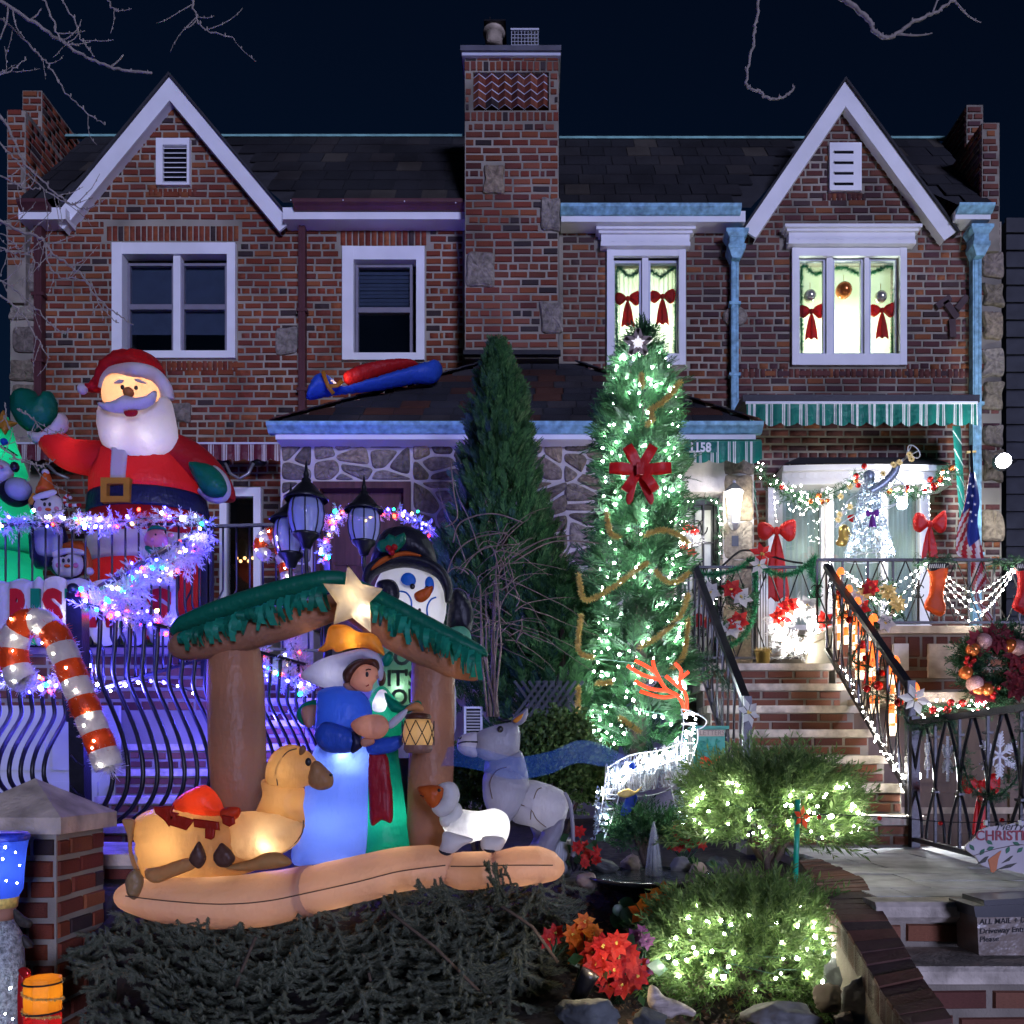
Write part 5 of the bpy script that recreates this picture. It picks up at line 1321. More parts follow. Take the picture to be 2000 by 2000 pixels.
# barrel planter, lattice, wall vent
BP=thing('barrel_planter','ribbed grey planter behind the end of the nativity cushion','planter',tuple(P(1082,1720,4.45)))
MB().lathe([(.001,0),(.075,0),(.095,.06),(.10,.13),(.095,.19),(.09,.2),(.085,.19),(.001,.18)],P(1085,1712,4.5),26).build('body',mat('grey_pot',(.22,.24,.25),.5,var=.4,scale=20,stretch=(8,8,.4)),BP,True)
MB().ell(P(1085,1655,4.5),(.06,.05,.035),8,6).build('soil',M_SOIL,BP)
for k in range(7):c=P(1080+random.uniform(-18,18),1650,4.48);MB().add(quad_leaf(c,c+Vector((random.uniform(-.06,.06),-.03,random.uniform(.02,.07))),.02),[(0,1,2,3)]).build('leaf',M_LEAF,BP)
LA_=thing('garden_lattice','dark diamond lattice panel under the trees','lattice',tuple(P(1060,1420,6.0)));M_LAT=mat('dark_lattice',(.03,.035,.05),.7)
for k in range(7):
 for s in(-1,1):
  x=1030+k*14*1.0;MB().bar(P(x-25*s,1330,6.0+.01*s),P(x+25*s,1400,6.0+.01*s),.02,.01,up=(0,1,0)).build('slat',M_LAT,LA_)
AC=thing('wall_vent','white louvred vent box beside the stable post','vent',tuple(P(925,1440,6.0)));
for r in((906,910,1380,1440),(938,942,1380,1440),(910,938,1380,1384)):MB().pbox(*r,6.0,0,.05).build('frame',M_WHITE2,AC)
MB().pbox(910,938,1384,1440,6.0,.03,.05).build('backing',M_DARK,AC)
for k in range(8):MB().pbox(910,938,1388+k*6,1391+k*6,6.0,.01,.025).build('slat',M_GREYM,AC)
# -- left side: rails, garlands, inflatables
random.seed(44)
za_=lambda pts:zz(pts,0,600,3.22)
zj=lambda pts:zz(pts,0,1000,3.22)
WM_=lambda*a:None
def railing(label,A,B,top_a,top_b,bot_a,bot_b,n,belly=0.0,wav=False,posts=True,group=None,r=.011):
 """A,B: (x,y) plan ends; heights at each end"""
 t=thing('iron_railing',label,'railing',(A[0],A[1],bot_a),group)
 pa,pb=Vector((A[0],A[1],top_a)),Vector((B[0],B[1],top_b));qa,qb=Vector((A[0],A[1],bot_a)),Vector((B[0],B[1],bot_b))
 MB().bar(pa,pb,.04,.022).build('top_rail',M_BLACK,t);MB().bar(qa,qb,.03,.02).build('bottom_rail',M_BLACK,t)
 out=Vector(((B-A).y,-(B-A).x,0))if isinstance(A,Vector)else Vector((B[1]-A[1],-(B[0]-A[0]),0));out=out.normalized()
 for i in range(n):
  f=(i+.5)/n;a,b=pa.lerp(pb,f),qa.lerp(qb,f);h=a.z-b.z
  if belly:
   pts=[b+Vector((0,0,h*u))+out*belly*w for u,w in((0,0),(.06,.55),(.16,.95),(.28,1.0),(.42,.78),(.56,.35),(.66,.02),(.74,-.12),(.84,-.05),(1,0))]
   MB().tube([Vector(v)for v in cr(pts,3)],r,6).build('baluster',M_BLACK,t,True)
  elif wav:
   s=(pb-pa).normalized();pts=[b+Vector((0,0,h*u))+s*w*.05 for u,w in((0,0),(.3,0),(.38,.1),(.46,.9),(.54,1),(1,1))]
   MB().tube([Vector(v)for v in cr(pts,2)],r*.8,5).build('baluster',M_BLACK,t,True)
  else:MB().bar(a,b,r*1.6).build('baluster',M_BLACK,t)
 if posts:
  for p,q in((pa,qa),(pb,qb)):MB().bar(p+Vector((0,0,.06)),q+Vector((0,0,-.15)),.05).build('post',M_BLACK,t)
 return t
zt7=Z(1025,7.0)
railing('straight wavy-bar railing on the left terrace under the white garland',(X(-40,7),7.0),(X(402,7),7.0),zt7,zt7,zl,zl,17,wav=True)
railing('stair railing dropping from the left terrace to the ball-topped post',(X(402,7),6.98),(X(142,5),5.0),zt7-.02,Z(1178,5.0),zl-.1,Z(1360,5.0),14,wav=True)
railing('bellied iron railing between the ball-topped post and the stable',(X(150,5),5.0),(X(640,7.2),7.2),Z(1180,5.0),Z(1310,7.2),Z(1612,5.0),Z(1570,7.2),22,belly=.22,posts=False,r=.0135)
railing('bellied iron railing in front of the cream garage door',(X(-60,5.05),5.05),(X(135,5.05),5.05),Z(1325,5.05),Z(1335,5.05),Z(1560,5.05),Z(1560,5.05),9,belly=.2,posts=False,r=.0135)
railing('plain iron railing beside the white storm door',(X(410,7.05),7.05),(X(640,7.3),7.3),zt7,Z(1022,7.3),zl,zl,9,wav=True)
bp_=thing('iron_post','black square iron post with ball top behind the big candy cane','post',tuple(P(152,1570,4.97)))
MB().bar(P(152,1168,4.97),P(158,1580,4.97),.085).build('shaft',M_BLACK,bp_);MB().ell(P(143,1150,4.97),.034,12,8).build('ball',M_BLACK,bp_,True);MB().bar(P(147,1175,4.97),P(143,1158,4.97),.03).build('neck',M_BLACK,bp_)
cd=MB()
for py in(1475,1535):cd.tube([P(138,py,4.91),P(150,py+14,4.90),P(166,py+22,4.91)],.006,5)
cd.build('cable_tie',M_BLACK,bp_)
# white frosted garlands
L_FROST=leaf('frosted_needles',[(.55,.55,.62),(.70,.70,.76),(.82,.82,.86)],.35)
FT=[feather(18,.035,.5),feather(14,.04,.45)]
BLUEW=9.0
MULTI=[M_BLUE_L]*6+[M_SOFT_L]*2+[M_RED_L]*3+[M_GREEN_L]*2+[M_YEL_L]*2
def frost(label,pts,nb,r=.075,n_m=140,rb=.016):
 p=[Vector(v)for v in cr(pts,8)];g=thing('lit_garland',label,'garland',p[0],'white garlands with coloured lights')
 L=sum((p[i+1]-p[i]).length for i in range(len(p)-1));n=int(L*n_m);c=along(p,n,1)+RNG.normal(size=(n,3))*r*.25;dr=RNG.normal(size=(n,3))
 V,Fa=inst(*FT[0],c,dr,RNG.uniform(.7,1.3,n)*r*1.25);npmesh('needles',V,Fa,L_FROST,g)
 MB().tube(p,.006,5).build('cord',mat('green_cord',(.02,.06,.04),.6)if 'green_cord' not in bpy.data.materials else bpy.data.materials['green_cord'],g)
 q=along(p,nb,1)+RNG.normal(size=(nb,3))*r*.45;q[:,1]-=r*.5
 bulbs(g,q,MULTI,rb*1.35)
 for v in along(p,max(2,int(L/.55))):lamp('garland_glow',Vector(v)+Vector((0,-.10,0)),BLUEW,(.09,.07,1),.06,g)
 return g
frost('frosted white garland with coloured bulbs along the top of the left terrace rail',[P(-20,1030,6.93),P(90,1015,6.93),P(200,1022,6.93),P(300,1012,6.93),P(392,1020,6.93),P(404,1060,6.93)],44)
frost('frosted garland bunch running down the stair rail in front of the letters',[P(402,1055,6.85),P(370,1080,6.6),P(335,1098,6.3),P(290,1118,6.0),P(240,1160,5.5),P(185,1178,5.1)],50,.095,190)
frost('frosted garland with large bulbs on the bellied rail left of the stable',[P(165,1178,4.92),P(235,1195,5.2),P(290,1210,5.5),P(350,1222,5.8)],26,.07,170)
frost('frosted garland seen through the stable opening',[P(440,1255,6.2),P(505,1285,6.5),P(545,1318,6.7),P(600,1335,6.9),P(560,1230,6.9),P(590,1190,7.0)],40,.085,190)
frost('frosted garland on the rail in front of the garage door',[P(-20,1312,4.98),P(50,1330,4.98),P(100,1345,4.98),P(135,1320,4.98)],26,.06,150,.014)
frost('frosted garland behind the lantern post and above the snowman hat',[P(632,1090,7.2),P(640,1040,7.2),P(665,1002,7.2),P(720,1010,7.2),P(765,1000,7.2),P(815,1018,7.2),P(848,1042,7.2)],46,.06,150)
BSL=thing('string_lights','blue string lights hanging inside the bellied iron railing','string lights',tuple(P(250,1400,5.5)))
bq=[Vector(v)for v in cr([P(175,1300,5.15),P(200,1350,5.3),P(245,1338,5.5),P(300,1330,5.8),P(360,1345,6.1),P(430,1380,6.3),P(520,1400,6.6),P(590,1380,6.9)],6)]
MB().tube(bq,.004,4).build('cord',M_BLACK,BSL);bulbs(BSL,along(bq,16),[M_BLUE_L,M_BLUE_L,M_COOL_L],.016)
for v in along(bq,6):lamp('bulb_glow',Vector(v)+Vector((0,.05,-.03)),34,(.07,.06,1),.03,BSL)
# -- Santa
C_RED=fab('nylon_red',(.50,.018,.022),.45);C_WHT=fab('nylon_white',(.66,.64,.66),.45);C_GRN=fab('nylon_green',(.008,.17,.10),.4);C_BLK=fab('nylon_black',(.012,.012,.02),.1);C_SKIN=fab('nylon_skin',(.72,.40,.22),.5);C_GOLD=fab('nylon_gold',(.52,.24,.03),.4)
C_NAVY=fab('nylon_navy',(.012,.014,.05),.15)
SD=7.8
SA=thing('inflatable_santa','large inflatable figure in red suit waving a green mitten on the left terrace','inflatable',tuple(P(285,1250,SD)))
def ringz(rows,d,dep=.75):return[(X(cx/3.22,d),d,Z(600+y/3.22,d),U(rx/3.22,d),U(rx/3.22,d)*dep)for y,cx,rx in rows]
def lo(name,rows,m,d=SD,dep=.75,par=SA):return MB().loft(ringz(rows,d,dep),40).build(name,m,par,True)
lo('jacket',[(1215,930,352),(1120,915,338),(1030,900,318),(960,890,300),(900,880,262),(860,875,215),(820,875,120)],C_RED)
lo('belt',[(1320,935,368),(1300,935,372),(1210,930,360),(1195,930,350)],C_NAVY)
lo('jacket_skirt',[(1475,940,366),(1400,938,368),(1315,935,362)],C_RED)
lo('fur_hem',[(1625,935,350),(1600,935,372),(1540,936,386),(1490,938,382),(1462,938,362)],C_WHT)
lo('trousers',[(2060,940,300),(1950,945,345),(1800,940,350),(1700,938,348),(1610,936,345)],C_RED)
def onjacket(V):
 V=V.copy();py=CY-(V[:,2]-H)*F/SD;zy=(py-600)*3.22;rx=np.interp(zy,[860,900,960,1030,1120,1215],[215,262,300,318,338,352])/3.22*SD/F;V[:,1]+=SD*0-rx*.75;return V
pillow('placket',za_([(815,960),(915,960),(913,1195),(822,1195)]),SD,6,C_WHT,SA,1,0,fun=onjacket)
bk=MB();yb_=SD-U(372/3.22*.75,SD)-.03
for r in((784,955,1170,1205),(784,955,1280,1315),(784,820,1205,1280),(920,955,1205,1280)):bk.box(X(r[0]/3.22,SD),X(r[1]/3.22,SD),yb_,yb_+.08,Z(600+r[3]/3.22,SD),Z(600+r[2]/3.22,SD))
bk.build('buckle',C_GOLD,SA)
arm=[(690,960),(560,950),(450,930),(370,880),(310,810)];MB().tube([Vector(v)for v in cr([P(*q,SD-.1)for q in za_(arm)],5)],list(np.linspace(U(36,SD),U(26,SD),21)),16).build('sleeve',C_RED,SA,True)
pillow('mitten',za_([(75,580),(100,530),(160,510),(220,530),(250,572),(290,530),(330,540),(355,600),(355,680),(320,745),(210,790),(120,740),(75,660)]),SD-.12,30,C_GRN,SA)
pillow('cuff',za_([(180,780),(260,785),(340,730),(382,668),(425,700),(418,770),(345,840),(240,866),(190,830)]),SD-.15,22,C_WHT,SA)
MB().tube([Vector(v)for v in cr([P(*q,SD-.05)for q in za_([(1040,900),(1150,930),(1250,990),(1340,1080),(1395,1170),(1400,1210)])],5)],list(np.linspace(U(38,SD),U(22,SD),26)),16).build('sleeve',C_RED,SA,True)
pillow('cuff',za_([(1340,995),(1420,1050),(1453,1130),(1440,1200),(1380,1235),(1300,1215),(1240,1150),(1300,1100)]),SD-.17,18,C_WHT,SA)
pillow('mitten',za_([(1185,980),(1270,978),(1340,1000),(1400,1060),(1430,1140),(1400,1190),(1340,1197),(1280,1170),(1225,1085)]),SD-.25,24,C_GRN,SA)
hd=SD-.12
MB().ell(P(265,775,hd),(U(62,hd),U(55,hd),U(58,hd)),28,18).build('head',C_SKIN,SA,True)
pillow('beard',za_([(650,590),(612,680),(620,800),(660,890),(760,960),(870,992),(1000,945),(1090,880),(1118,800),(1100,680),(1075,590),(1020,560),(990,600),(850,640),(700,625)]),hd-.12,42,C_WHT,SA,.9)
pillow('moustache',za_([(605,588),(650,602),(720,590),(790,556),(850,570),(920,560),(982,526),(972,590),(920,632),(840,652),(760,667),(680,655),(630,630)]),hd-.36,18,C_WHT,SA)
pillow('mouth',za_([(785,655),(862,648),(852,682),(795,686)]),hd-.37,8,C_RED,SA)
pillow('hat',za_([(640,520),(590,535),(545,528),(528,492),(600,462),(622,400),(680,325),(780,276),(880,272),(970,310),(1025,385),(1050,470),(1000,520),(800,480)]),hd,46,C_RED,SA,1.1)
MB().ell(P(*za_([(518,515)])[0],hd-.05),U(10,hd),12,8).build('pompom',C_WHT,SA,True)
MB().tube([Vector(v)for v in cr([P(*q,hd-.28+abs(q[0]-266)*.0035)for q in za_([(660,520),(690,430),(770,400),(870,395),(970,425),(1035,500),(1055,580)])],6)],U(13,hd),12).build('fur_band',C_WHT,SA,True)
MB().ell(P(*za_([(808,536)])[0],hd-.34),(U(10,hd),U(9,hd),U(10,hd)),14,10).build('nose',fab('nylon_nose',(.50,.20,.07),.4),SA,True)
M_EYE=mat('printed_black',(.01,.01,.012),.4)
for q in((770,503),(855,507)):MB().ell(P(*za_([q])[0],hd-.285),(U(4,hd),.012,U(4.5,hd)),10,8).build('eye',M_EYE,SA,True)
for q in([(715,480),(750,455),(778,460),(760,478)],[(845,460),(870,450),(925,480),(890,478)]):pillow('eyebrow',za_(q),hd-.29,4,C_WHT,SA)
lamp('inside_lamp',P(265,768,hd-.02),5,(1,.85,.7),.06,SA);lamp('inside_lamp',P(240,855,hd-.19),.8,(1,1,.94),.10,SA);lamp('inside_lamp',P(290,855,hd-.19),.8,(1,1,.94),.10,SA);lamp('inside_lamp',P(285,965,SD),6,(1,.8,.75),.12,SA);lamp('inside_lamp',P(285,1110,SD),4,(1,.8,.75),.1,SA);lamp('inside_lamp',P(150,885,SD-.1),.8,(1,.8,.7),.05,SA)
# -- Christmas tree inflatable, penguins, elf, sign
C_TREE=fab('nylon_bright_green',(.008,.34,.19),.5);C_ORG=fab('nylon_orange',(.62,.13,.02),.45);C_PINK=fab('nylon_pink',(.62,.22,.30),.4);C_GREY=fab('nylon_grey',(.35,.38,.45),.4)
TD=7.75
TI=thing('inflatable_tree','green inflatable tree with orange star at the left edge of the terrace','inflatable',tuple(P(-10,1250,TD)))
def tl(rows):return[(X(cx,TD),TD,Z(y,TD),U(r,TD),U(r,TD)*.8)for y,cx,r in rows]
MB().loft(tl([(1260,-10,98),(1180,-10,92),(1100,-10,84),(1070,-10,66)]),30).build('lower_tier',C_TREE,TI,True)
MB().loft(tl([(1085,-8,84),(1040,-8,76),(990,-8,62),(960,-8,46)]),30).build('middle_tier',C_TREE,TI,True)
MB().loft(tl([(930,-6,58),(905,-6,50),(870,-4,34),(840,2,22),(815,6,10)]),30).build('upper_tier',C_TREE,TI,True)
pillow('star',[(8,800),(14,820),(36,826),(18,836),(9,850),(2,838),(-20,834),(-6,820)],TD-.15,7,C_GOLD,TI,1,0)
MB().ell(P(8,863,TD-.22),U(7,TD),10,8).build('ornament',fab('nylon_blue',(.02,.10,.55),.4),TI,True)
MB().tube([P(-20,870,TD-.25),P(12,875,TD-.22),P(34,890,TD-.1)],.006,4).build('light_cord',M_EYE,TI)
lamp('inside_lamp',P(-8,1180,TD),9,(.9,1,.8),.1,TI);lamp('inside_lamp',P(-8,900,TD),3,(.9,1,.8),.06,TI);lamp('inside_lamp',P(-8,1030,TD),4,(.9,1,.8),.08,TI)
PA=thing('inflatable_penguin','grey and black inflatable penguin hugging the green inflatable tree','inflatable',tuple(P(10,1000,7.3)))
MB().ell(P(36,955,7.28),(U(24,7.3),.10,U(22,7.3)),18,12).build('belly',C_GREY,PA,True);MB().ell(P(30,962,7.36),(U(30,7.3),.12,U(28,7.3)),18,12).build('body',C_BLK,PA,True)
MB().ell(P(-2,922,7.3),(U(26,7.3),.11,U(24,7.3)),18,12).build('head',C_WHT,PA,True);MB().ell(P(29,912,7.3),(U(8,7.3),.04,U(10,7.3)),12,8).build('ear',C_BLK,PA,True);MB().ell(P(2,912,7.18),(U(4,7.3),.02,U(4,7.3)),10,6).build('cheek',C_PINK,PA,True)
def penguin(label,cx,cy,d,hat,s=1.0,lean=0):
 t=thing('inflatable_penguin',label,'inflatable',tuple(P(cx,cy+110*s,d)));u=lambda n:U(n*s,d)
 MB().ell(P(cx,cy,d),(u(33),u(28),u(30)),24,16).build('head',C_BLK,t,True)
 fp=lambda q:[(cx+a*s,cy+b*s)for a,b in q]
 pillow('face',fp([(0,-16),(10,-24),(24,-16),(29,2),(22,20),(2,27),(-18,22),(-28,6),(-25,-12),(-12,-22)]),d-u(16),13,fab('nylon_face',(.74,.72,.66),.55)if 'nylon_face' not in bpy.data.materials else bpy.data.materials['nylon_face'],t)
 for k in(-7,3):MB().ell(P(cx+(k-1)*s,cy-5*s,d-u(30)),(u(2.8),.008,u(4)),10,8).build('eye',M_EYE,t,True)
 for k in(-17,15):MB().ell(P(cx+k*s,cy+4*s,d-u(28)),(u(5),.008,u(5)),10,8).build('cheek',C_PINK,t,True)
 MB().ell(P(cx-1*s,cy+5*s,d-u(31)),(u(6),.015,u(3)),10,6).build('beak',C_ORG,t,True)
 MB().loft([(X(cx,d),d,Z(cy+y*s,d),u(r),u(r)*.8)for y,r in((120,24),(100,34),(60,36),(30,26))],24).build('body',C_NAVY,t,True)
 pillow('belly',fp([(-22,35),(22,35),(27,70),(18,95),(-18,95),(-27,70)]),d-u(24),10,C_GREY,t)
 pillow('hat',hat,d-.02,16,C_ORG,t);return t
pg1=penguin('inflatable penguin with tall orange cone hat and candy cane behind the terrace rail',95,990,7.35,[(70,966),(76,945),(84,930),(89,922),(96,922),(101,940),(107,962),(90,966)])
pillow('hat_band',[(66,968),(104,956),(108,966),(72,980)],7.25,6,C_WHT,pg1);MB().ell(P(89,923,7.32),U(7,7.3),12,8).build('pompom',C_WHT,pg1,True);pillow('ear_flap',[(56,976),(66,962),(70,975),(64,986),(57,984)],7.25,5,C_GOLD,pg1)
lamp('inside_lamp',P(95,992,7.35-U(18,7.35)),.10,(1,.95,.85),.03,pg1)
pg2=penguin('inflatable penguin with drooping red hat under the terrace rail',132,1100,7.35,[(106,1082),(112,1068),(135,1058),(158,1058),(172,1070),(180,1100),(178,1115),(170,1113),(165,1088),(140,1078)],1.05)
pillow('hat_band',[(104,1078),(130,1070),(160,1074),(166,1084),(130,1082),(106,1090)],7.22,6,C_WHT,pg2);MB().ell(P(175,1116,7.3),U(8,7.3),12,8).build('pompom',C_WHT,pg2,True)
lamp('inside_lamp',P(132,1103,7.35-U(19,7.35)),.16,(1,.95,.85),.03,pg2)
SC=thing('striped_candy_cane','small red and white inflatable candy cane beside the upper penguin','candy cane',tuple(P(140,1000,7.3)))
q=[Vector(v)for v in cr([P(139,974,7.3),P(132,968,7.3),P(126,975,7.3),P(129,985,7.3),P(142,987,7.3),P(158,986,7.3)],4)]
for i in range(10):MB().tube(q[2*i:2*i+3],U(3.3,7.3),8).build('stripe',(C_WHT,C_RED)[i%2],SC,True)
EF=thing('elf_doll','small pink-faced elf doll in green hanging on the garland','doll',tuple(P(305,1085,6.75)))
MB().ell(P(305,1055,6.75),(U(22,6.75),U(20,6.75),U(22,6.75)),18,12).build('head',C_PINK,EF,True);MB().loft([(X(308,6.75),6.75,Z(y,6.75),U(r,6.75),U(r,6.75)*.8)for y,r in((1110,24),(1085,26),(1070,14))],18).build('body',C_GRN,EF,True)
pillow('hat',[(288,1040),(295,1028),(312,1026),(328,1036),(310,1034)],6.72,7,C_GRN,EF);MB().ell(P(333,1046,6.75),U(6,6.75),8,6).build('ear',C_PINK,EF,True);MB().ell(P(296,1053,6.66),U(4,6.75),8,6).build('nose',C_PINK,EF,True);MB().ell(P(304,1044,6.675),U(2.2,6.75),6,5).build('eye',M_EYE,EF)
pillow('arm',[(282,1070),(290,1066),(305,1080),(296,1088)],6.68,6,C_GRN,EF)
SG=thing('inflatable_sign','white puffy inflatable sign spelling CHRISTMAS in red and green letters','sign',tuple(P(190,1260,6.62)))
gd=6.6;letters=[('C',-130,-78),('H',-76,20),('R',20,66),('I',66,87),('S',86,132),('T',130,176),('M',176,234),('A',234,288),('S',288,346)]
C_LR=fab('letter_red',(.60,.02,.03),.35,wr=.1);C_LG=fab('letter_green',(.01,.26,.12),.35,wr=.1)
for i,(ch,a,b)in enumerate(letters):
 if i==0:continue
 up_=8*math.sin(i*1.3)
 pillow('panel',[(a,1145),(a+4,1134+up_*.4),((a+b)/2,1128+up_*.4),(b-4,1134+up_*.4),(b,1145),(b,1240),((a+b)/2,1262),(a,1240)],gd,14,C_WHT,SG,.8,3)
 wl_=U(b-a,gd);o=text('letter',ch,(0,0,0),.37,C_LR if i%2==0 else C_LG,SG,.012,.022,'CENTER');w0=max(o.dimensions.x,.05);bpy.context.view_layer.update();w0=max(o.dimensions.x,.04)
 o.location=(X((a+b)/2,gd),gd-U(14,gd)*.8-.002,Z(1222,gd));o.scale.x=min(1.0,wl_*.82/w0)
lamp('inside_lamp',P(110,1200,gd),.5,(1,1,1),.02,SG);lamp('inside_lamp',P(210,1200,gd),.3,(1,1,1),.02,SG)
# -- lit candy canes
C_TW=fab('tinsel_white',(.72,.68,.62),.5);C_TR=fab('tinsel_orange_red',(.70,.075,.012),.5)
def cane(label,pts,d,r,nst,par=None):
 t=thing('candy_cane',label,'candy cane',tuple(P(*pts[-1],d)));q=along([Vector(v)for v in cr([P(a,b,d)for a,b in pts],8)],nst*4+1)
 for i in range(nst):
  seg=[Vector(v)for v in q[i*4:i*4+5]];rr=[r*(1+.06*math.sin(k*math.pi/4))for k in range(5)]
  o=MB().tube(seg,rr,12,False).build('stripe',(C_TW,C_TR)[i%2],t,True);tinsel('fringe',seg,r*1.22,5000,(C_TW,C_TR)[i%2],o,.0022)
 MB().tube([Vector(v)for v in q],.006,4).build('cord',bpy.data.materials['green_cord'],t)
 lp=[Vector(v)+Vector((random.uniform(-.6,.6)*r,-r*1.03,random.uniform(-.5,.5)*r))for v in along([Vector(v)for v in q],nst+4)];bulbs(t,lp,M_WHITE_L,.008)
 for k in range(1,nst,2):lamp('inside_lamp',q[k*4],.35*(r/.06)**2,(1,.9,.75),.02,t)
 return t
cane('big lit tinsel candy cane leaning on the railing above the stone cap',zj([(165,1075),(120,1020),(85,930),(85,830),(120,745),(190,690),(270,700),(340,760),(390,860),(440,980),(500,1130),(560,1280),(620,1430),(690,1610)]),4.62,.072,13)
cane('smaller lit candy cane standing behind the lantern post',zz([(160,720),(115,680),(120,610),(170,560),(230,570),(265,640),(285,740),(310,850),(335,960),(350,1050)],480,900,3.864),6.4,.05,11)
# -- lantern post with three heads
LP=thing('lantern_post','black iron lamp post with three lanterns, blue reflection put into their glass colour','lamp post',tuple(P(625,1300,5.7)))
M_LGL=sheer('reflection_blue_glass',(.42,.48,.85),.45)  # blue light reflected by the unlit glass is put into its colour
def lantern(cx,cy,d,s):
 c=P(cx,cy,d);body=MB().lathe([(.001,-.20*s),(.03*s,-.20*s),(.05*s,-.15*s),(.085*s,-.115*s),(.09*s,-.10*s),(.001,-.10*s)],c,16).build('lantern',M_BLACK,LP,True)
 MB().lathe([(.085*s,-.10*s),(.105*s,-.04*s),(.112*s,.03*s),(.105*s,.09*s),(.09*s,.12*s)],c,24).build('glass',M_LGL,body,True)
 MB().lathe([(.14*s,.115*s),(.145*s,.125*s),(.10*s,.16*s),(.055*s,.215*s),(.03*s,.235*s),(.032*s,.25*s),(.016*s,.265*s),(.02*s,.285*s),(.012*s,.31*s),(.006*s,.36*s),(.001,.38*s)],c,20).build('roof',M_BLACK,body,True)
 for k in range(8):
  a=k*math.pi/4+.2;e=Vector((math.cos(a),math.sin(a),0));MB().tube([c+e*r*s+Vector((0,0,z*s))for r,z in((.088,-.10),(.108,-.04),(.115,.03),(.108,.09),(.092,.12))],.005*s,5).build('rib',M_BLACK,body,True)
 MB().tube([c+Vector((0,0,-.1*s)),c+Vector((0,0,.02*s))],.018*s,8).build('candle_tube',M_WHITE2,body)
 MB().ell(c+Vector((0,0,.05*s)),(.025*s,.025*s,.04*s),8,6).build('lamp_bulb',glass('clear_bulb',(.8,.85,1),.3)if 'clear_bulb' not in bpy.data.materials else bpy.data.materials['clear_bulb'],body,True)
 return c
ls=1.0
cs=[lantern(598,1012,5.6,1.0),lantern(568,1052,5.85,1.0),lantern(711,1030,5.75,.93)]
pole=P(640,1330,5.7);MB().tube([pole,P(640,1180,5.7)],.03,10).build('pole',M_BLACK,LP,True)
for c in cs:MB().tube([Vector(v)for v in cr([P(640,1200,5.7),c+Vector((.02,0,-.42)),c+Vector((0,0,-.28)),c+Vector((0,0,-.19))],5)],.014,7).build('arm',M_BLACK,LP,True)
# -- nativity group in front
random.seed(55)
zk=lambda pts:zz(pts,300,1050,2.972)
zl_=lambda pts:zz(pts,800,1200,3.22)
zv=lambda pts:zz(pts,480,900,3.864)
zq=lambda pts:zz(pts,500,1500,3.864)
zo=lambda pts:zz(pts,0,1450,3.513)
C_BRN=fab('nylon_brown',(.34,.17,.10),.35);C_SAND=fab('nylon_sand',(.76,.50,.34),.55);C_CAM=fab('nylon_camel',(.62,.36,.13),.5);C_ROBE=fab('nylon_pale_blue',(.16,.26,.70),.5);C_BLUE=fab('nylon_royal_blue',(.035,.11,.55),.4)
C_ROBG=fab('nylon_emerald',(.006,.30,.17),.5);C_STAR=fab('nylon_cream',(.80,.68,.50),.6,wr=.25);C_ORNG=fab('nylon_apricot',(.80,.36,.05),.5);C_FLESH=fab('nylon_flesh',(.62,.32,.22),.45);C_VEIL=fab('nylon_veil',(.62,.60,.68),.45);C_HAIR=fab('nylon_hair',(.07,.025,.015),.1);C_SCRF=fab('nylon_crimson',(.30,.01,.02),.3)
M_SEAM=mat('seam_thread',(.10,.06,.04),.8)
ND=4.15
NS=thing('nativity_stable','inflatable stable with brown posts, green fringed roof, star and sand cushion','inflatable',tuple(P(650,1790,ND)))
def ptube(name,pts,d,r,m,par,n=18,flat=1.0,sub=8):
 q=[Vector(v)for v in cr([P(a,b,d)for a,b in pts],sub)]
 rr=[U(v,d)for v in np.interp(np.linspace(0,1,len(q)),np.linspace(0,1,len(r)),r)]if hasattr(r,'__len__')else U(r,d)
 return MB().tube(q,rr,n if n<12 else 44,True,flat,0 if n<12 else .022).build(name,m,par,True)
ptube('post',zk([(455,560),(470,700),(480,1000),(490,1350),(495,1600)]),ND+.08,[46,47,53,54,54,51,30],C_BRN,NS,24)
ptube('post',zk([(1620,660),(1622,800),(1615,1200),(1600,1600),(1590,1800)]),ND+.08,[36,42,43,44,43,34],C_BRN,NS,24)
ptube('beam',zk([(95,640),(160,630),(330,610),(560,560),(800,490),(1000,420),(1130,380)]),ND,[12,27,31,30,29,27,25],C_BRN,NS,20)
ptube('beam',zk([(1110,390),(1250,470),(1400,560),(1560,640),(1740,720),(1870,770),(1900,775)]),ND,[22,29,33,34,32,22,8],C_BRN,NS,20)
ptube('roof_cushion',zk([(110,555),(180,505),(350,440),(560,370),(800,300),(1000,255),(1120,250)]),ND+.02,[6,17,21,22,22,21,15],C_GRN,NS,16,1.6)
ptube('roof_cushion',zk([(1130,260),(1260,330),(1420,420),(1600,520),(1780,610),(1900,670),(1915,690)]),ND+.02,[12,17,19,19,17,13,5],C_GRN,NS,16,1.6)
M_FR=leaf('fringe_cloth',[(.008,.20,.12),(.015,.32,.20),(.03,.42,.27)],.3,.5)
def fringe(pts,n):
 for c in along([P(a,b,ND-.12)for a,b in pts],n):
  L=U(random.uniform(20,52),ND);w=U(random.uniform(4,7.5),ND);mb=MB();dx=random.uniform(-.5,.5)*L*.5;tw=random.uniform(-.9,.9);c=Vector(c)+Vector((random.uniform(-.01,.01),random.uniform(-.02,.02),.012));V=[]
  for k in range(5):
   t=k/4;a=tw*t*2.2;o=c+Vector((dx*t*t,-.035*math.sin(t*3),-L*t));s=Vector((math.cos(a),math.sin(a),0))*w;V+=[o-s,o+s]
  mb.add(V,[(2*k,2*k+1,2*k+3,2*k+2)for k in range(4)]).build('fringe_strip',M_FR,NS,True)
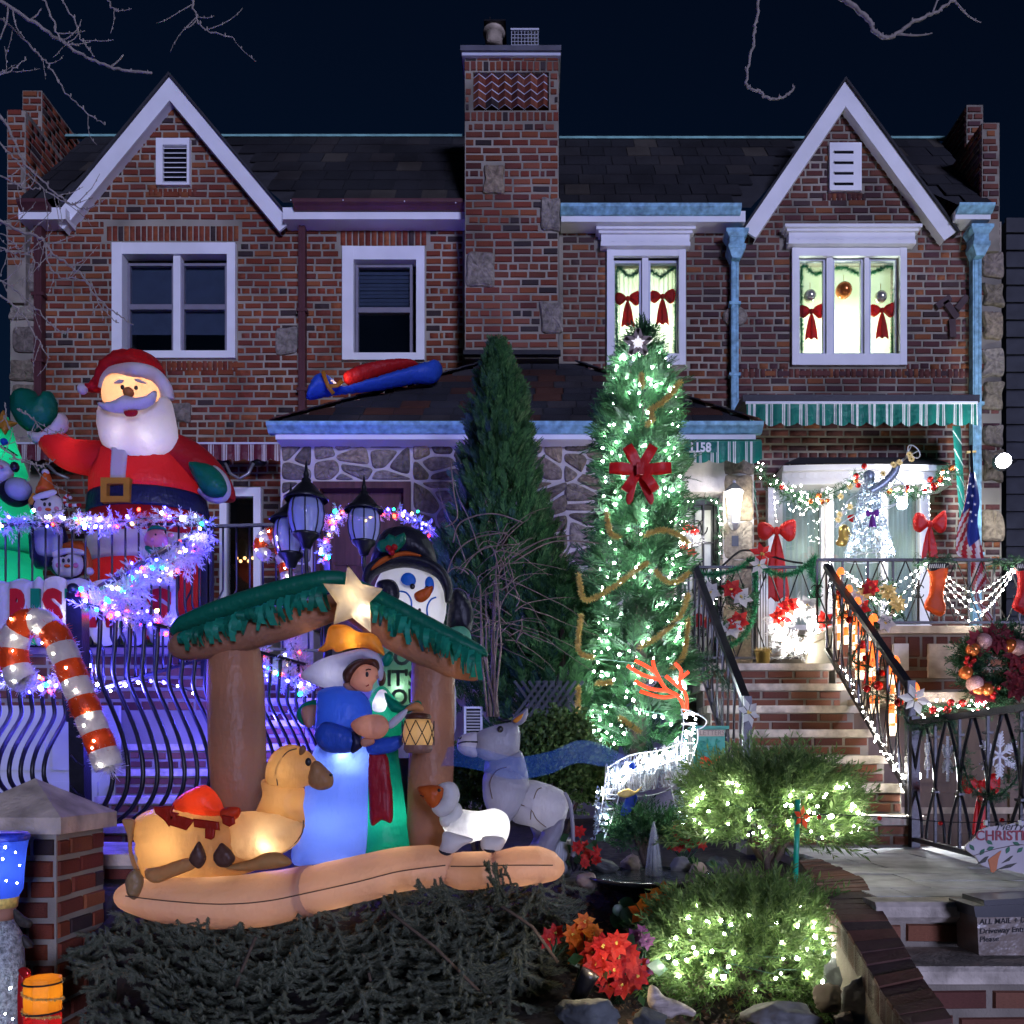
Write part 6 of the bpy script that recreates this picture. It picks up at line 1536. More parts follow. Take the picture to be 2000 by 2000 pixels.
fringe(zk([(165,560),(350,500),(560,425),(800,350),(1000,290)]),62);fringe(zk([(1270,375),(1420,460),(1600,550),(1780,640),(1890,690)]),46)
st=zv([(765,780),(880,930),(1040,965),(935,1070),(948,1300),(805,1185),(660,1240),(690,1080),(580,925),(750,935)])
pillow('star',st,ND-.30,16,C_STAR,NS,1.1,0);lamp('inside_lamp',P(712,1192,ND-.32),.16,(1,.95,.85),.012,NS);lamp('inside_lamp',P(690,1165,ND-.30),.12,(1,.8,.5),.012,NS)
# sand cushion
ptube('cushion',[(232,1745),(260,1748),(330,1755),(430,1762),(520,1755),(610,1738)],3.95,[10,30,45,50,52,48],C_SAND,NS,24,2.0)
ptube('cushion',[(590,1742),(650,1728),(720,1712),(780,1698),(840,1692),(885,1692)],3.95,[44,46,45,43,41,28],C_SAND,NS,24,2.0)
ptube('cushion',[(860,1695),(900,1700),(950,1700),(985,1698)],3.95,[24,36,37,28],C_SAND,NS,24,2.0)
ptube('cushion',[(960,1695),(1010,1692),(1050,1690),(1085,1692),(1102,1690)],3.95,[28,38,37,26,6],C_SAND,NS,24,2.0)
ptube('seam',[(245,1750),(330,1760),(430,1766),(520,1760),(610,1742),(700,1722),(780,1702),(870,1690)],3.70,1.2,M_SEAM,NS,4);ptube('seam',[(880,1692),(930,1692),(990,1690),(1080,1690)],3.765,1.2,M_SEAM,NS,4)
for px,py,w_ in((300,1750,.35),(430,1758,.5),(540,1750,.5),(660,1725,.5),(780,1700,.4),(930,1700,.4),(1030,1692,.4)):lamp('inside_lamp',P(px,py,3.95),w_,(1,.78,.55),.06,NS)
for px,py in((462,1330),(460,1480),(840,1400),(838,1550),(600,1225),(780,1240),(440,1255),(900,1300)):lamp('inside_lamp',P(px,py,ND+(.08 if py>1310 else 0)),.12,(1,.75,.55),.05,NS)  # faint lamps added to brighten the otherwise unlit posts and beams
# angel cloth under the star
pillow('apricot_cloth',zv([(640,1245),(760,1240),(850,1290),(960,1305),(1015,1360),(1048,1465),(1000,1452),(900,1412),(780,1418),(690,1445),(650,1422),(590,1442),(538,1430),(590,1385),(610,1320)]),ND-.16,13,C_ORNG,NS,1.2);lamp('inside_lamp',P(688,1250,ND-.16),.12,(1,.8,.5),.01,NS)
# woman in blue
MY=thing('nativity_woman','inflatable kneeling woman in blue robe and white veil holding a wrapped baby','inflatable figure',tuple(P(660,1700,ND-.05)))
fd=ND-.12
pillow('robe',zk([(955,1190),(1100,1225),(1245,1210),(1245,1450),(1225,1860),(1100,1905),(950,1900),(800,1880),(850,1600),(890,1400)]),fd,52,C_ROBE,MY,1.0)
pillow('bodice',zk([(960,890),(1080,862),(1200,890),(1252,950),(1268,1030),(1230,1120),(1150,1235),(1000,1225),(938,1140),(945,980)]),fd-.06,44,C_BLUE,MY)
pillow('sleeve',zk([(935,1130),(990,1070),(1090,1090),(1190,1140),(1215,1205),(1130,1250),(1010,1245),(950,1200)]),fd-.18,22,C_BLUE,MY);pillow('cuff',zk([(1148,1130),(1195,1140),(1218,1200),(1180,1240),(1145,1245)]),fd-.2,14,C_NAVY,MY)
pillow('far_sleeve',zk([(1240,1180),(1350,1160),(1440,1150),(1452,1190),(1400,1240),(1300,1262),(1245,1250)]),fd-.02,16,C_BLUE,MY)
pillow('veil',zv([(420,1640),(432,1590),(560,1500),(760,1440),(900,1418),(1000,1455),(1040,1560),(1030,1650),(990,1640),(900,1500),(800,1520),(735,1600),(735,1720),(640,1725),(520,1690)]),fd-.02,18,C_VEIL,MY,1.0)
pillow('hair',zv([(735,1590),(800,1530),(900,1495),(985,1500),(1010,1560),(985,1600),(960,1560),(880,1550),(820,1640),(770,1690),(738,1660)]),fd-.07,16,C_HAIR,MY,.9)
pillow('face',zv([(795,1640),(840,1570),(900,1535),(980,1560),(1000,1610),(992,1650),(962,1690),(950,1730),(900,1745),(840,1730),(790,1690)]),fd-.12,22,C_FLESH,MY)
fe=fd-.12-U(19,ND)
MB().ell(P(*zv([(915,1612)])[0],fe),(U(3,ND),.006,U(5,ND)),10,8).build('eye',M_EYE,MY,True);MB().tube([P(*q,fe-.001)for q in zv([(905,1580),(925,1572),(945,1576)])],.003,4).build('eyebrow',M_EYE,MY);MB().tube([P(*q,fe+.012)for q in zv([(895,1690),(912,1700),(930,1690)])],.003,4).build('mouth',C_SCRF,MY);MB().ell(P(*zv([(990,1632)])[0],fd-.13),(U(3.5,ND),.012,U(3.5,ND)),8,6).build('nose',C_FLESH,MY,True)
pillow('neck',zk([(1100,850),(1160,840),(1200,885),(1130,890)]),fd-.08,10,C_FLESH,MY)
pillow('baby_bundle',zk([(1145,1080),(1200,1040),(1290,1025),(1350,1050),(1365,1110),(1320,1165),(1240,1165),(1170,1130)]),fd-.27,20,C_FLESH,MY);pillow('hand',zk([(1205,1170),(1270,1160),(1280,1195),(1215,1215)]),fd-.24,8,C_FLESH,MY)
pillow('white_wrap',zk([(1360,1075),(1420,1020),(1470,995),(1465,1030),(1420,1080),(1375,1110)]),fd-.25,8,C_VEIL,MY)
lamp('inside_lamp',P(*zk([(1105,1290)])[0],fd-.06),.75,(.9,.95,1),.03,MY);lamp('inside_lamp',P(*zk([(1100,1010)])[0],fd-.06),.22,(.9,.95,1),.02,MY);lamp('inside_lamp',P(*zk([(1040,1650)])[0],fd),.9,(.9,.95,1),.03,MY);lamp('inside_lamp',P(*zv([(900,1640)])[0],fd-.12),.035,(1,.85,.8),.015,MY);lamp('inside_lamp',P(*zk([(1250,1095)])[0],fd-.27),.03,(1,.85,.8),.015,MY);lamp('inside_lamp',P(*zv([(640,1610)])[0],fd-.02),.05,(.95,.95,1),.015,MY)  # the small lamp in the head is added to brighten the face
# man in green
JO=thing('nativity_man','inflatable standing man in emerald robe with red sash holding a lantern','inflatable figure',tuple(P(740,1690,ND+.05)))
jd=ND+.06
pillow('robe',zk([(1230,1150),(1400,1150),(1425,1300),(1460,1550),(1487,1800),(1400,1870),(1215,1880),(1225,1500)]),jd,45,C_ROBG,JO);pillow('torso',zk([(1270,900),(1330,860),(1400,930),(1450,1000),(1430,1150),(1250,1180),(1240,1000)]),jd,34,C_ROBG,JO)
pillow('under_tunic',zk([(1270,960),(1310,885),(1355,900),(1345,1000),(1280,1010)]),jd-.10,12,C_VEIL,JO)
pillow('head',zk([(1300,800),(1330,770),(1350,800),(1340,850),(1310,860)]),jd-.02,20,C_HAIR,JO);pillow('hood',zk([(1325,700),(1370,660),(1395,690),(1370,740),(1335,745)]),jd,14,C_ROBG,JO)
pillow('sash',zk([(1245,1255),(1350,1258),(1375,1400),(1388,1500),(1384,1650),(1325,1640),(1262,1668),(1250,1500)]),jd-.17,10,C_SCRF,JO)
pillow('sleeve',zk([(1340,900),(1400,940),(1460,975),(1530,945),(1555,970),(1500,1010),(1440,1020),(1370,1000)]),jd-.15,15,C_ROBG,JO);pillow('hand',zk([(1450,1010),(1480,975),(1530,955),(1565,985),(1560,1010),(1500,1005)]),jd-.24,9,fab('nylon_hand',(.70,.33,.12),.4),JO)
pillow('elbow',zk([(830,1010),(880,955),(955,945),(950,1010),(920,1090),(880,1095),(840,1065)]),jd,14,C_ROBG,JO);pillow('sleeve_lining',zk([(860,990),(950,975),(940,1070),(900,1105),(870,1070)]),jd-.05,12,C_FLESH,JO)
lamp('inside_lamp',P(*zk([(1325,960)])[0],jd-.10),.10,(1,1,1),.01,JO);lamp('inside_lamp',P(*zk([(1340,1600)])[0],jd),.8,(1,1,1),.04,JO);lamp('inside_lamp',P(*zk([(1340,1010)])[0],jd),.3,(1,1,1),.03,JO)
LN=thing('toy_lantern','cream inflatable lantern with crossed black lines held by the man','lantern',tuple(P(*zk([(1535,1250)])[0],ND-.2)))
lc=P(*zk([(1535,1140)])[0],ND-.22);u1=U(1,ND)/2.972
MB().lathe([(.001,-80*u1),(70*u1,-78*u1),(84*u1,-40*u1),(86*u1,0),(82*u1,45*u1),(66*u1,80*u1),(.001,82*u1)],lc,24).build('body',fab('nylon_lantern',(.72,.50,.22),.5),LN,True)
MB().lathe([(62*u1,78*u1),(74*u1,92*u1),(66*u1,108*u1),(30*u1,116*u1),(.001,118*u1)],lc,20).build('top',C_HAIR,LN,True);MB().lathe([(78*u1,-62*u1),(80*u1,-85*u1),(66*u1,-104*u1),(.001,-108*u1)][::-1],lc,20).build('base',fab('nylon_umber',(.20,.11,.09),.2),LN,True)
for k in range(8):
 for s in(-1,1):MB().tube([lc+Vector((math.cos(k*.785+s*t*.785)*88*u1,math.sin(k*.785+s*t*.785)*88*u1,(-62+134*t)*u1))for t in np.linspace(0,1,5)],.0022,4).build('line',M_EYE,LN)
lamp('inside_lamp',lc,.07,(1,.85,.6),.01,LN)
# camel
CA=thing('inflatable_camel','inflatable lying camel with red saddle and tan body at the left end of the cushion','inflatable',tuple(P(400,1730,3.9)))
cd_=3.92
pillow('body',[(262,1612),(276,1590),(310,1578),(370,1576),(430,1590),(470,1590),(520,1585),(550,1600),(560,1640),(520,1690),(455,1712),(400,1716),(330,1728),(290,1720),(272,1685)],cd_+.06,52,C_CAM,CA)
pillow('chest',zk([(445,1620),(520,1590),(640,1590),(760,1600),(872,1655),(868,1700),(830,1780),(720,1845),(580,1872),(470,1845),(448,1740)]),cd_-.04,46,fab('nylon_camel_pale',(.66,.44,.22),.6),CA)
pillow('neck',zk([(640,1400),(860,1440),(868,1560),(872,1665),(760,1640),(640,1605),(590,1600),(630,1500)]),cd_-.02,34,C_CAM,CA)
pillow('head',zk([(650,1410),(662,1300),(720,1225),(800,1200),(880,1228),(940,1285),(960,1350),(930,1420),(880,1445),(800,1465),(700,1450)]),cd_-.05,30,C_CAM,CA)
pillow('muzzle',zk([(905,1330),(950,1295),(1010,1345),(1042,1385),(1035,1445),(965,1466),(900,1430)]),cd_-.08,17,fab('nylon_camel_dark',(.42,.22,.09),.35),CA)
pillow('ear',zk([(845,1255),(850,1215),(875,1205),(885,1235),(860,1262)]),cd_-.15,5,fab('nylon_ear',(.28,.13,.05),.3),CA)
MB().ell(P(*zk([(898,1302)])[0],cd_-.115),(U(6,cd_),.012,U(8,cd_)),12,8).build('eye',M_EYE,CA,True);MB().ell(P(*zk([(1030,1378)])[0],cd_-.10),(U(3.5,cd_),.012,U(3,cd_)),8,6).build('nostril',M_EYE,CA,True)
pillow('foreleg',zk([(420,1905),(560,1870),(650,1830),(740,1832),(802,1880),(760,1912),(560,1935),(450,1930)]),cd_-.22,20,C_CAM,CA)
pillow('hind_leg',zo([(1000,870),(1100,850),(1250,800),(1360,790),(1340,860),(1200,920),(1080,965),(1010,940)]),cd_-.16,14,C_CAM,CA)
for q in(zk([(205,1870),(235,1800),(268,1765),(305,1850),(290,1900),(255,1922)]),zk([(345,1850),(370,1800),(402,1773),(470,1845),(462,1890),(420,1915),(370,1905)])):pillow('hoof',q,cd_-.25,12,fab('nylon_hoof',(.10,.045,.03),.15)if 'nylon_hoof' not in bpy.data.materials else bpy.data.materials['nylon_hoof'],CA)
C_SAD=fab('nylon_saddle',(.70,.07,.02),.5)
pillow('saddle_hump',zk([(110,1570),(150,1500),(230,1455),(300,1436),(360,1480),(402,1555),(395,1610),(250,1612)]),cd_+.02,28,C_SAD,CA);pillow('saddle_roll',zk([(385,1590),(430,1565),(500,1570),(495,1620),(440,1660),(400,1640)]),cd_-.10,12,C_SAD,CA)
for q in([(0,1560),(120,1555),(110,1590),(150,1600),(90,1680),(60,1640),(10,1600)],[(90,1600),(180,1620),(240,1640),(190,1700),(90,1670)],[(230,1630),(310,1640),(380,1650),(385,1700),(300,1690),(235,1680)],[(300,1660),(362,1670),(355,1740),(335,1755),(298,1745)],[(395,1610),(470,1620),(475,1660),(440,1680),(400,1660)]):pillow('saddle_flap',zk(q),cd_-.16,4,fab('nylon_flap',(.42,.025,.01),.45)if 'nylon_flap' not in bpy.data.materials else bpy.data.materials['nylon_flap'],CA,1,0)
pillow('tail',zo([(840,530),(925,535),(912,640),(905,740),(942,862),(920,872),(885,760),(875,640)]),cd_-.1,7,C_CAM,CA);pillow('tail_tuft',zo([(865,930),(935,865),(985,945),(960,1040),(920,1080),(875,1040)]),cd_-.15,14,fab('nylon_tuft',(.34,.22,.10),.3),CA)
ptube('seam',zk([(720,1440),(715,1340),(770,1250),(830,1225)]),cd_-.05-U(27,cd_),1.2,M_SEAM,CA,4);ptube('seam',zk([(870,1640),(860,1720),(800,1790),(720,1830)]),cd_-.055,1.2,M_SEAM,CA,4)
lamp('inside_lamp',P(*zk([(650,1770)])[0],cd_-.10),.34,(1,.95,.86),.02,CA);lamp('inside_lamp',P(*zk([(560,1700)])[0],cd_-.04),.30,(1,.85,.65),.02,CA);lamp('inside_lamp',P(340,1650,cd_+.04),.9,(1,.85,.65),.04,CA);lamp('inside_lamp',P(*zk([(770,1350)])[0],cd_-.05),.2,(1,.85,.65),.02,CA);lamp('inside_lamp',P(*zk([(760,1530)])[0],cd_-.02),.2,(1,.85,.65),.02,CA);lamp('inside_lamp',P(*zk([(270,1540)])[0],cd_+.02),.14,(1,.7,.5),.02,CA)
# lamb
LB=thing('inflatable_lamb','white inflatable lamb with orange face at the right end of the cushion','inflatable',tuple(P(910,1665,3.95)))
ld=3.95;C_LMB=fab('nylon_lamb',(.80,.80,.80),.6)
pillow('body',zq([(1480,310),(1560,312),(1680,325),(1800,305),(1890,350),(1918,440),(1895,540),(1850,580),(1700,545),(1600,570),(1500,560),(1420,470),(1400,380)]),ld,28,C_LMB,LB,1.1)
pillow('foreleg',zq([(1420,480),(1520,500),(1640,540),(1560,590),(1480,645),(1388,622),(1400,560)]),ld-.10,16,C_LMB,LB);pillow('hind_leg',zq([(1712,520),(1850,520),(1880,560),(1832,625),(1708,618)]),ld-.08,16,C_LMB,LB)
for q in([(1378,618),(1400,622),(1475,645),(1440,662),(1395,645)],[(1720,612),(1800,622),(1790,640),(1740,635)]):pillow('hoof',zq(q),ld-.10,5,C_BLK,LB)
pillow('wool_hood',zq([(1375,130),(1440,104),(1500,115),(1535,180),(1530,250),(1480,330),(1400,372),(1340,335),(1330,290),(1400,240),(1412,160)]),ld-.06,18,C_LMB,LB)
pillow('neck_ruff',zq([(1390,360),(1460,330),(1520,260),(1560,320),(1540,400),(1450,450),(1395,430)]),ld-.04,18,C_LMB,LB)
pillow('face',zq([(1220,148),(1270,134),(1345,130),(1412,150),(1408,210),(1380,270),(1330,302),(1280,255),(1240,205)]),ld-.09,14,C_ORG,LB);fz=ld-.09-U(13,ld)
MB().ell(P(*zq([(1382,168)])[0],fz+.004),(U(3.4,ld),.006,U(3.4,ld)),10,8).build('eye',M_EYE,LB,True);MB().tube([P(*q,fz+.006)for q in zq([(1238,205),(1262,214),(1290,198),(1296,186)])],.0025,4).build('mouth',M_EYE,LB)
lamp('inside_lamp',P(*zq([(1690,450)])[0],ld-.03),.22,(1,.98,.95),.012,LB);lamp('inside_lamp',P(*zq([(1800,430)])[0],ld),.14,(1,.98,.95),.012,LB);lamp('inside_lamp',P(*zq([(1480,400)])[0],ld),.10,(1,.98,.95),.02,LB)
# donkey
DK=thing('inflatable_donkey','grey inflatable donkey standing behind the white lamb','inflatable',tuple(P(1030,1690,4.4)))
dd_=4.4;C_DNK=fab('nylon_donkey',(.30,.30,.37),.4)
pillow('hindquarters',zl_([(660,1060),(760,1040),(850,1060),(940,1095),(990,1140),(1000,1210),(965,1320),(900,1370),(860,1380),(760,1335),(650,1300),(630,1180)]),dd_+.02,40,C_DNK,DK)
pillow('shoulder',zl_([(465,1010),(520,960),(620,950),(720,1000),(755,1090),(700,1220),(620,1320),(560,1400),(500,1390),(495,1260),(462,1150)]),dd_-.05,36,C_DNK,DK)
pillow('neck',zl_([(480,905),(560,870),(690,850),(735,960),(740,1060),(620,1060),(480,1040)]),dd_-.03,32,C_DNK,DK)
pillow('head',zl_([(425,745),(520,702),(640,680),(690,715),(695,800),(680,870),(600,915),(500,925),(420,885),(412,810)]),dd_-.07,30,C_DNK,DK)
pillow('muzzle',zl_([(300,805),(335,757),(430,748),(432,885),(360,892),(306,855)]),dd_-.07,18,C_WHT,DK);ptube('mouth_line',zl_([(302,815),(340,802),(428,802)]),dd_-.07-U(17,dd_),1.6,M_EYE,DK,4);pillow('nostril',zl_([(308,785),(330,765),(322,785)]),dd_-.12,3,M_EYE,DK)
pillow('ear',zl_([(635,672),(680,630),(740,588),(738,650),(705,692),(660,700)]),dd_-.06,8,C_DNK,DK);pillow('ear_lining',zl_([(650,668),(690,635),(715,625),(700,660),(670,682)]),dd_-.095,4,C_ORNG,DK)
MB().ell(P(*zl_([(570,722)])[0],dd_-.07-U(27,dd_)),(U(6,dd_),.012,U(6.5,dd_)),12,8).build('eye',M_EYE,DK,True)
pillow('mane',zl_([(540,662),(600,655),(640,665),(610,680)]),dd_-.05,5,C_BLK,DK)
pillow('hind_leg',zl_([(860,1330),(960,1280),(970,1340),(935,1440),(885,1530),(800,1500),(735,1470),(800,1420)]),dd_-.02,20,C_DNK,DK);pillow('far_leg',zl_([(760,1330),(860,1370),(830,1440),(750,1470),(780,1400)]),dd_+.10,14,C_DNK,DK);pillow('foreleg',zl_([(500,1350),(580,1350),(570,1480),(505,1480)]),dd_-.05,16,C_DNK,DK)
ptube('tail',zl_([(975,1120),(1008,1190),(1022,1300),(1028,1420),(1028,1530)]),dd_-.02,[3,4,4,4,5],C_DNK,DK,8);pillow('tail_tuft',zl_([(1010,1520),(1045,1520),(1055,1580),(1030,1620),(1010,1570)]),dd_-.02,5,C_BLK,DK)
for q in([(520,1160),(505,1060),(545,985),(610,960)],[(760,1290),(770,1200),(800,1110),(830,1090)],[(680,1190),(760,1225),(800,1290),(860,1340)]):ptube('seam',zl_(q),dd_-.05-U(33,dd_)if q[0][0]<600 else dd_+.02-U(38,dd_),.9,M_SEAM,DK,4)
lamp('inside_lamp',P(*zl_([(830,1220)])[0],dd_+.02),.35,(1,.95,.9),.04,DK);lamp('inside_lamp',P(*zl_([(600,1150)])[0],dd_-.05),.12,(.9,.9,1),.04,DK);lamp('inside_lamp',P(*zl_([(560,810)])[0],dd_-.07),.06,(.9,.9,1),.03,DK)
# -- snowman with hat behind the stable
SN=thing('inflatable_snowman','inflatable snowman with black top hat, blue eyes and carrot nose behind the stable','inflatable',tuple(P(790,1450,5.4)))
sd_=5.4;C_SNOW=fab('nylon_snow',(.70,.70,.68),.5,wr=.12)
MB().ell(P(800,1180,sd_),(U(72,sd_),U(64,sd_),U(92,sd_)),30,20).build('head',C_SNOW,SN,True)
MB().loft([(X(795,sd_),sd_,Z(y,sd_),U(r,sd_),U(r,sd_)*.85)for y,r in((1480,80),(1420,96),(1350,96),(1290,82),(1250,60))],28).build('body',C_SNOW,SN,True)
pillow('hat_crown',zv([(985,620),(1010,560),(1070,512),(1200,490),(1320,530),(1400,620),(1440,750),(1420,800),(1200,770),(960,820),(950,720)]),sd_-.02,44,C_BLK,SN)
ptube('hat_brim',zv([(905,920),(950,830),(1050,775),(1200,755),(1350,780),(1470,850),(1525,960),(1525,1070)]),sd_-.16,[8,12,13,13,13,12,10,5],C_BLK,SN,14,2.2)
pillow('hat_band',zv([(938,830),(975,775),(1040,725),(1180,684),(1260,690),(1335,722),(1190,722),(1060,765),(980,810)]),sd_-.24,6,C_ORG,SN)
pillow('holly_leaf',zv([(985,650),(1010,600),(1050,590),(1080,550),(1130,570),(1195,540),(1210,600),(1180,650),(1120,700),(1060,690),(1020,690)]),sd_-.27,8,C_GRN,SN,1,2)
for q in((1078,660),(1122,652),(1102,692)):MB().ell(P(*zv([q])[0],sd_-.31),U(6,sd_),10,8).build('berry',C_RED,SN,True)
pillow('ear_muff',zv([(985,930),(1040,895),(1120,905),(1160,980),(1150,1060),(1090,1075),(1020,1020)]),sd_-.20,16,C_BLK,SN)
C_EYEB=fab('nylon_eye_blue',(.02,.16,.60),.3)
def fy(px,py):q=1-((px-800)/72)**2-((py-1180)/92)**2;return sd_-U(64,sd_)*math.sqrt(max(q,0.05))-.008
for(cx,cy,rx,ry)in((1225,910,58,65),(1385,940,36,66)):p=zv([(cx,cy)])[0];MB().ell(P(*p,fy(*p)+.006),(U(rx/3.864,sd_),.018,U(ry/3.864,sd_)),16,10).build('eye',C_EYEB,SN,True)
for(cx,cy)in((1258,948),(1368,965)):p=zv([(cx,cy)])[0];MB().ell(P(*p,fy(*p)-.012),(U(5,sd_),.01,U(5.5,sd_)),10,8).build('pupil',M_EYE,SN,True)
p=zv([(1330,1010)])[0];pillow('nose',zv([(1412,945),(1340,965),(1275,1000),(1278,1045),(1310,1068),(1350,1060),(1395,1015)]),fy(*p)-.03,8,C_ORG,SN)
for q in([(1160,985),(1210,995),(1245,1040),(1252,1090),(1240,1130)],[(1435,1030),(1395,1050),(1370,1100),(1370,1160),(1390,1220)]):MB().tube([P(*w_,fy(*w_))for w_ in zz(cr(q,4),480,900,3.864)],.0055,5).build('cheek_line',C_EYEB,SN)
p=zv([(1312,1128)])[0];MB().ell(P(*p,fy(*p)),(U(3,sd_),.01,U(4,sd_)),8,6).build('mouth',M_EYE,SN)
pillow('arm',zv([(1560,980),(1640,990),(1710,1100),(1720,1200),(1690,1300),(1590,1270),(1520,1260),(1530,1100)]),sd_-.05,20,C_BLK,SN);pillow('mitten',zv([(1520,1290),(1560,1255),(1640,1250),(1690,1290),(1700,1360),(1640,1400),(1540,1350)]),sd_-.12,15,fab('nylon_mint',(.15,.45,.28),.45),SN)
lamp('inside_lamp',P(800,1200,sd_),1.1,(1,.97,.92),.08,SN)
SS_=thing('inflatable_board','mint green sign board with grey letters seen inside the stable','sign',tuple(P(775,1430,4.95)))
pillow('board',[(730,1275),(770,1268),(800,1275),(830,1300),(835,1350),(825,1420),(735,1420)],4.95,12,fab('nylon_mint_pale',(.32,.62,.40),.5),SS_)
M_LET=mat('grey_print',(.14,.20,.17),.7);by=4.95-U(12,4.95)-.003
for s_,px,py in(('OLD',768,1298),("IT'S",755,1339),('OUT',763,1376)):text('lettering',s_,P(px,py,by),.125,M_LET,SS_,.001,.004,sx=.95)
lamp('inside_lamp',P(780,1345,4.95),.25,(1,1,.95),.02,SS_)
# -- blue toboggan on the porch roof
TB=thing('inflatable_toboggan','blue inflatable toboggan with yellow rope on the porch roof under the window','inflatable',tuple(P(620,790,8.8)))
ze=lambda pts:zz(pts,500,500,3.22)
def tilt(V):V=V.copy();V[:,1]+=(V[:,0]-X(700,8.8))*.45;return V
pillow('hull',ze([(352,955),(380,840),(430,785),(480,790),(560,838),(700,770),(850,690),(950,640),(1050,585),(1120,560),(1148,620),(1100,705),(960,740),(800,805),(650,855),(520,895),(450,922)]),8.8,18,C_BLUE,TB,1.3,fun=tilt)
pillow('seat_cushion',ze([(560,770),(640,700),(740,650),(850,610),(960,590),(1000,620),(900,670),(760,740),(600,830)]),8.95,12,C_RED,TB,1.2,fun=tilt)
for q in([(440,765),(470,850),(500,890)],[(470,850),(520,835),(550,800)]):MB().tube([Vector((a.x,a.y+(a.x-X(700,8.8))*.45,a.z))for a in[P(*w_,8.62)for w_ in ze(q)]],.022,6,True,.5).build('rope',C_GOLD,TB,True)
lamp('inside_lamp',P(665,735,8.72),1.6,(1,.6,.35),.03,TB)
# -- right side decorations
random.seed(66)
ORD='first second third fourth fifth sixth seventh eighth ninth tenth eleventh twelfth thirteenth fourteenth fifteenth'.split()
zi=lambda pts:zz(pts,1400,700,3.22);zn=lambda pts:zz(pts,1350,1200,2.972);zw=lambda pts:zz(pts,1580,860,6.44);zt_=lambda pts:zz(pts,1500,1500,3.864);zg=lambda pts:zz(pts,850,650,3.22);zgt=lambda pts:zz(pts,1750,1350,5.52);zb2=lambda pts:zz(pts,1150,1250,6.44)
L_GAR=leaf('garland_green',[(.02,.07,.035),(.035,.11,.05),(.05,.15,.07)],.25);L_TIN=leaf('tinsel_green',[(.01,.16,.06),(.02,.30,.12),(.10,.45,.22)],.2,.3)
L_GLD=mat('gold_tinsel',(.85,.58,.16),.3,.2,var=.3,scale=60);M_GOLD=mat('gold_metal',(.55,.40,.12),.3,.8);M_REDM=mat('red_bauble',(.50,.02,.02),.18,.5,var=.05);M_SILV=mat('silver_bauble',(.6,.58,.5),.2,.7);M_WIRE=mat('white_wire',(.75,.78,.85),.5);M_COPB=mat('copper_bauble',(.60,.16,.04),.2,.6)
C_BOW=fab('red_velvet',(.52,.015,.015),.2,wr=.25);M_CORD=bpy.data.materials['green_cord'];M_WCORD=mat('white_cord',(.6,.62,.6),.6)
GT=[feather(16,.028,.42),feather(18,.026,.38)]
def path(pts,d,n=6):return[Vector(v)for v in cr([P(a[0],a[1],a[2]if len(a)>2 else d)for a in pts],n)]
def needles(name,p,r,n_m,m,parent,**pr):
 L=sum((p[i+1]-p[i]).length for i in range(len(p)-1));n=max(4,int(L*n_m));c=along(p,n,1)+RNG.normal(size=(n,3))*r*.2
 V,Fa=inst(*GT[0],c,RNG.normal(size=(n,3)),RNG.uniform(.7,1.3,n)*r);return npmesh(name,V,Fa,m,parent,**pr)
def greens(label,pts,d,r=.07,n_m=150,nb=0,rb=.011,balls=0,m=None,lm=None,name='garland',bm=None):
 p=path(pts,d);g=thing(name,label,'garland',p[0]);needles('needles',p,r,n_m,m or L_GAR,g);MB().tube(p,.006,5).build('cord',M_CORD,g)
 if nb:q=along(p,nb,1)+RNG.normal(size=(nb,3))*r*.4;q[:,1]-=r*.6;bulbs(g,q,lm or M_WHITE_L,rb)
 if balls:
  q=along(p,balls,1)+RNG.normal(size=(balls,3))*r*.3;q[:,1]-=r*.7
  for v in q:MB().ell(v,random.uniform(.022,.035),12,8).build('bauble',random.choice(bm or[M_REDM,M_REDM,M_COPB]),g,True)
 return g
def strand(label,pts,d,nb,m=M_WHITE_L,r=.011,cordm=None,jit=0,group=None,par=None):
 p=path(pts,d);g=thing('string_lights',label,'string lights',p[0],group);MB().tube(p,.0035,4).build('cord',cordm or M_WCORD,g)
 q=along(p,nb)+RNG.normal(size=(nb,3))*jit;bulbs(g,q,m,r);return g
def bow_(name,label,cx,cy,d,w,tl,tw,m=C_BOW,grp=None,par=None,asym=0):
 t=thing(name,label,'bow',tuple(P(cx,cy,d)),grp)if par is None else par;s=w/2
 f=lambda q:[(cx+a*s,cy+b*s)for a,b in q]
 pillow('bow_loop',f([(-.05,.05),(-.35,-.30-asym),(-.8,-.42-asym),(-1,-.15),(-.92,.35),(-.6,.55),(-.25,.3)]),d,w*.13,m,t);pillow('bow_loop',f([(.05,.05),(.3,-.35),(.85,-.55-asym),(1,-.2),(.92,.4),(.6,.6),(.25,.3)]),d,w*.13,m,t)
 for k in(-1,1):pillow('bow_tail',[(cx,cy+.1*s),(cx+k*tw*.45,cy+tl*.4),(cx+k*tw*.75,cy+tl),(cx+k*tw*.35,cy+tl*.94),(cx-k*tw*.05,cy+tl*.98),(cx-k*tw*.1,cy+tl*.4)],d+.03-.01*k,w*.035,m,t,1,3)
 MB().ell(P(cx,cy+.05*s,d-U(w*.09,d)),(U(w*.09,d),U(w*.08,d),U(w*.11,d)),12,8).build('knot',m,t,True);return t
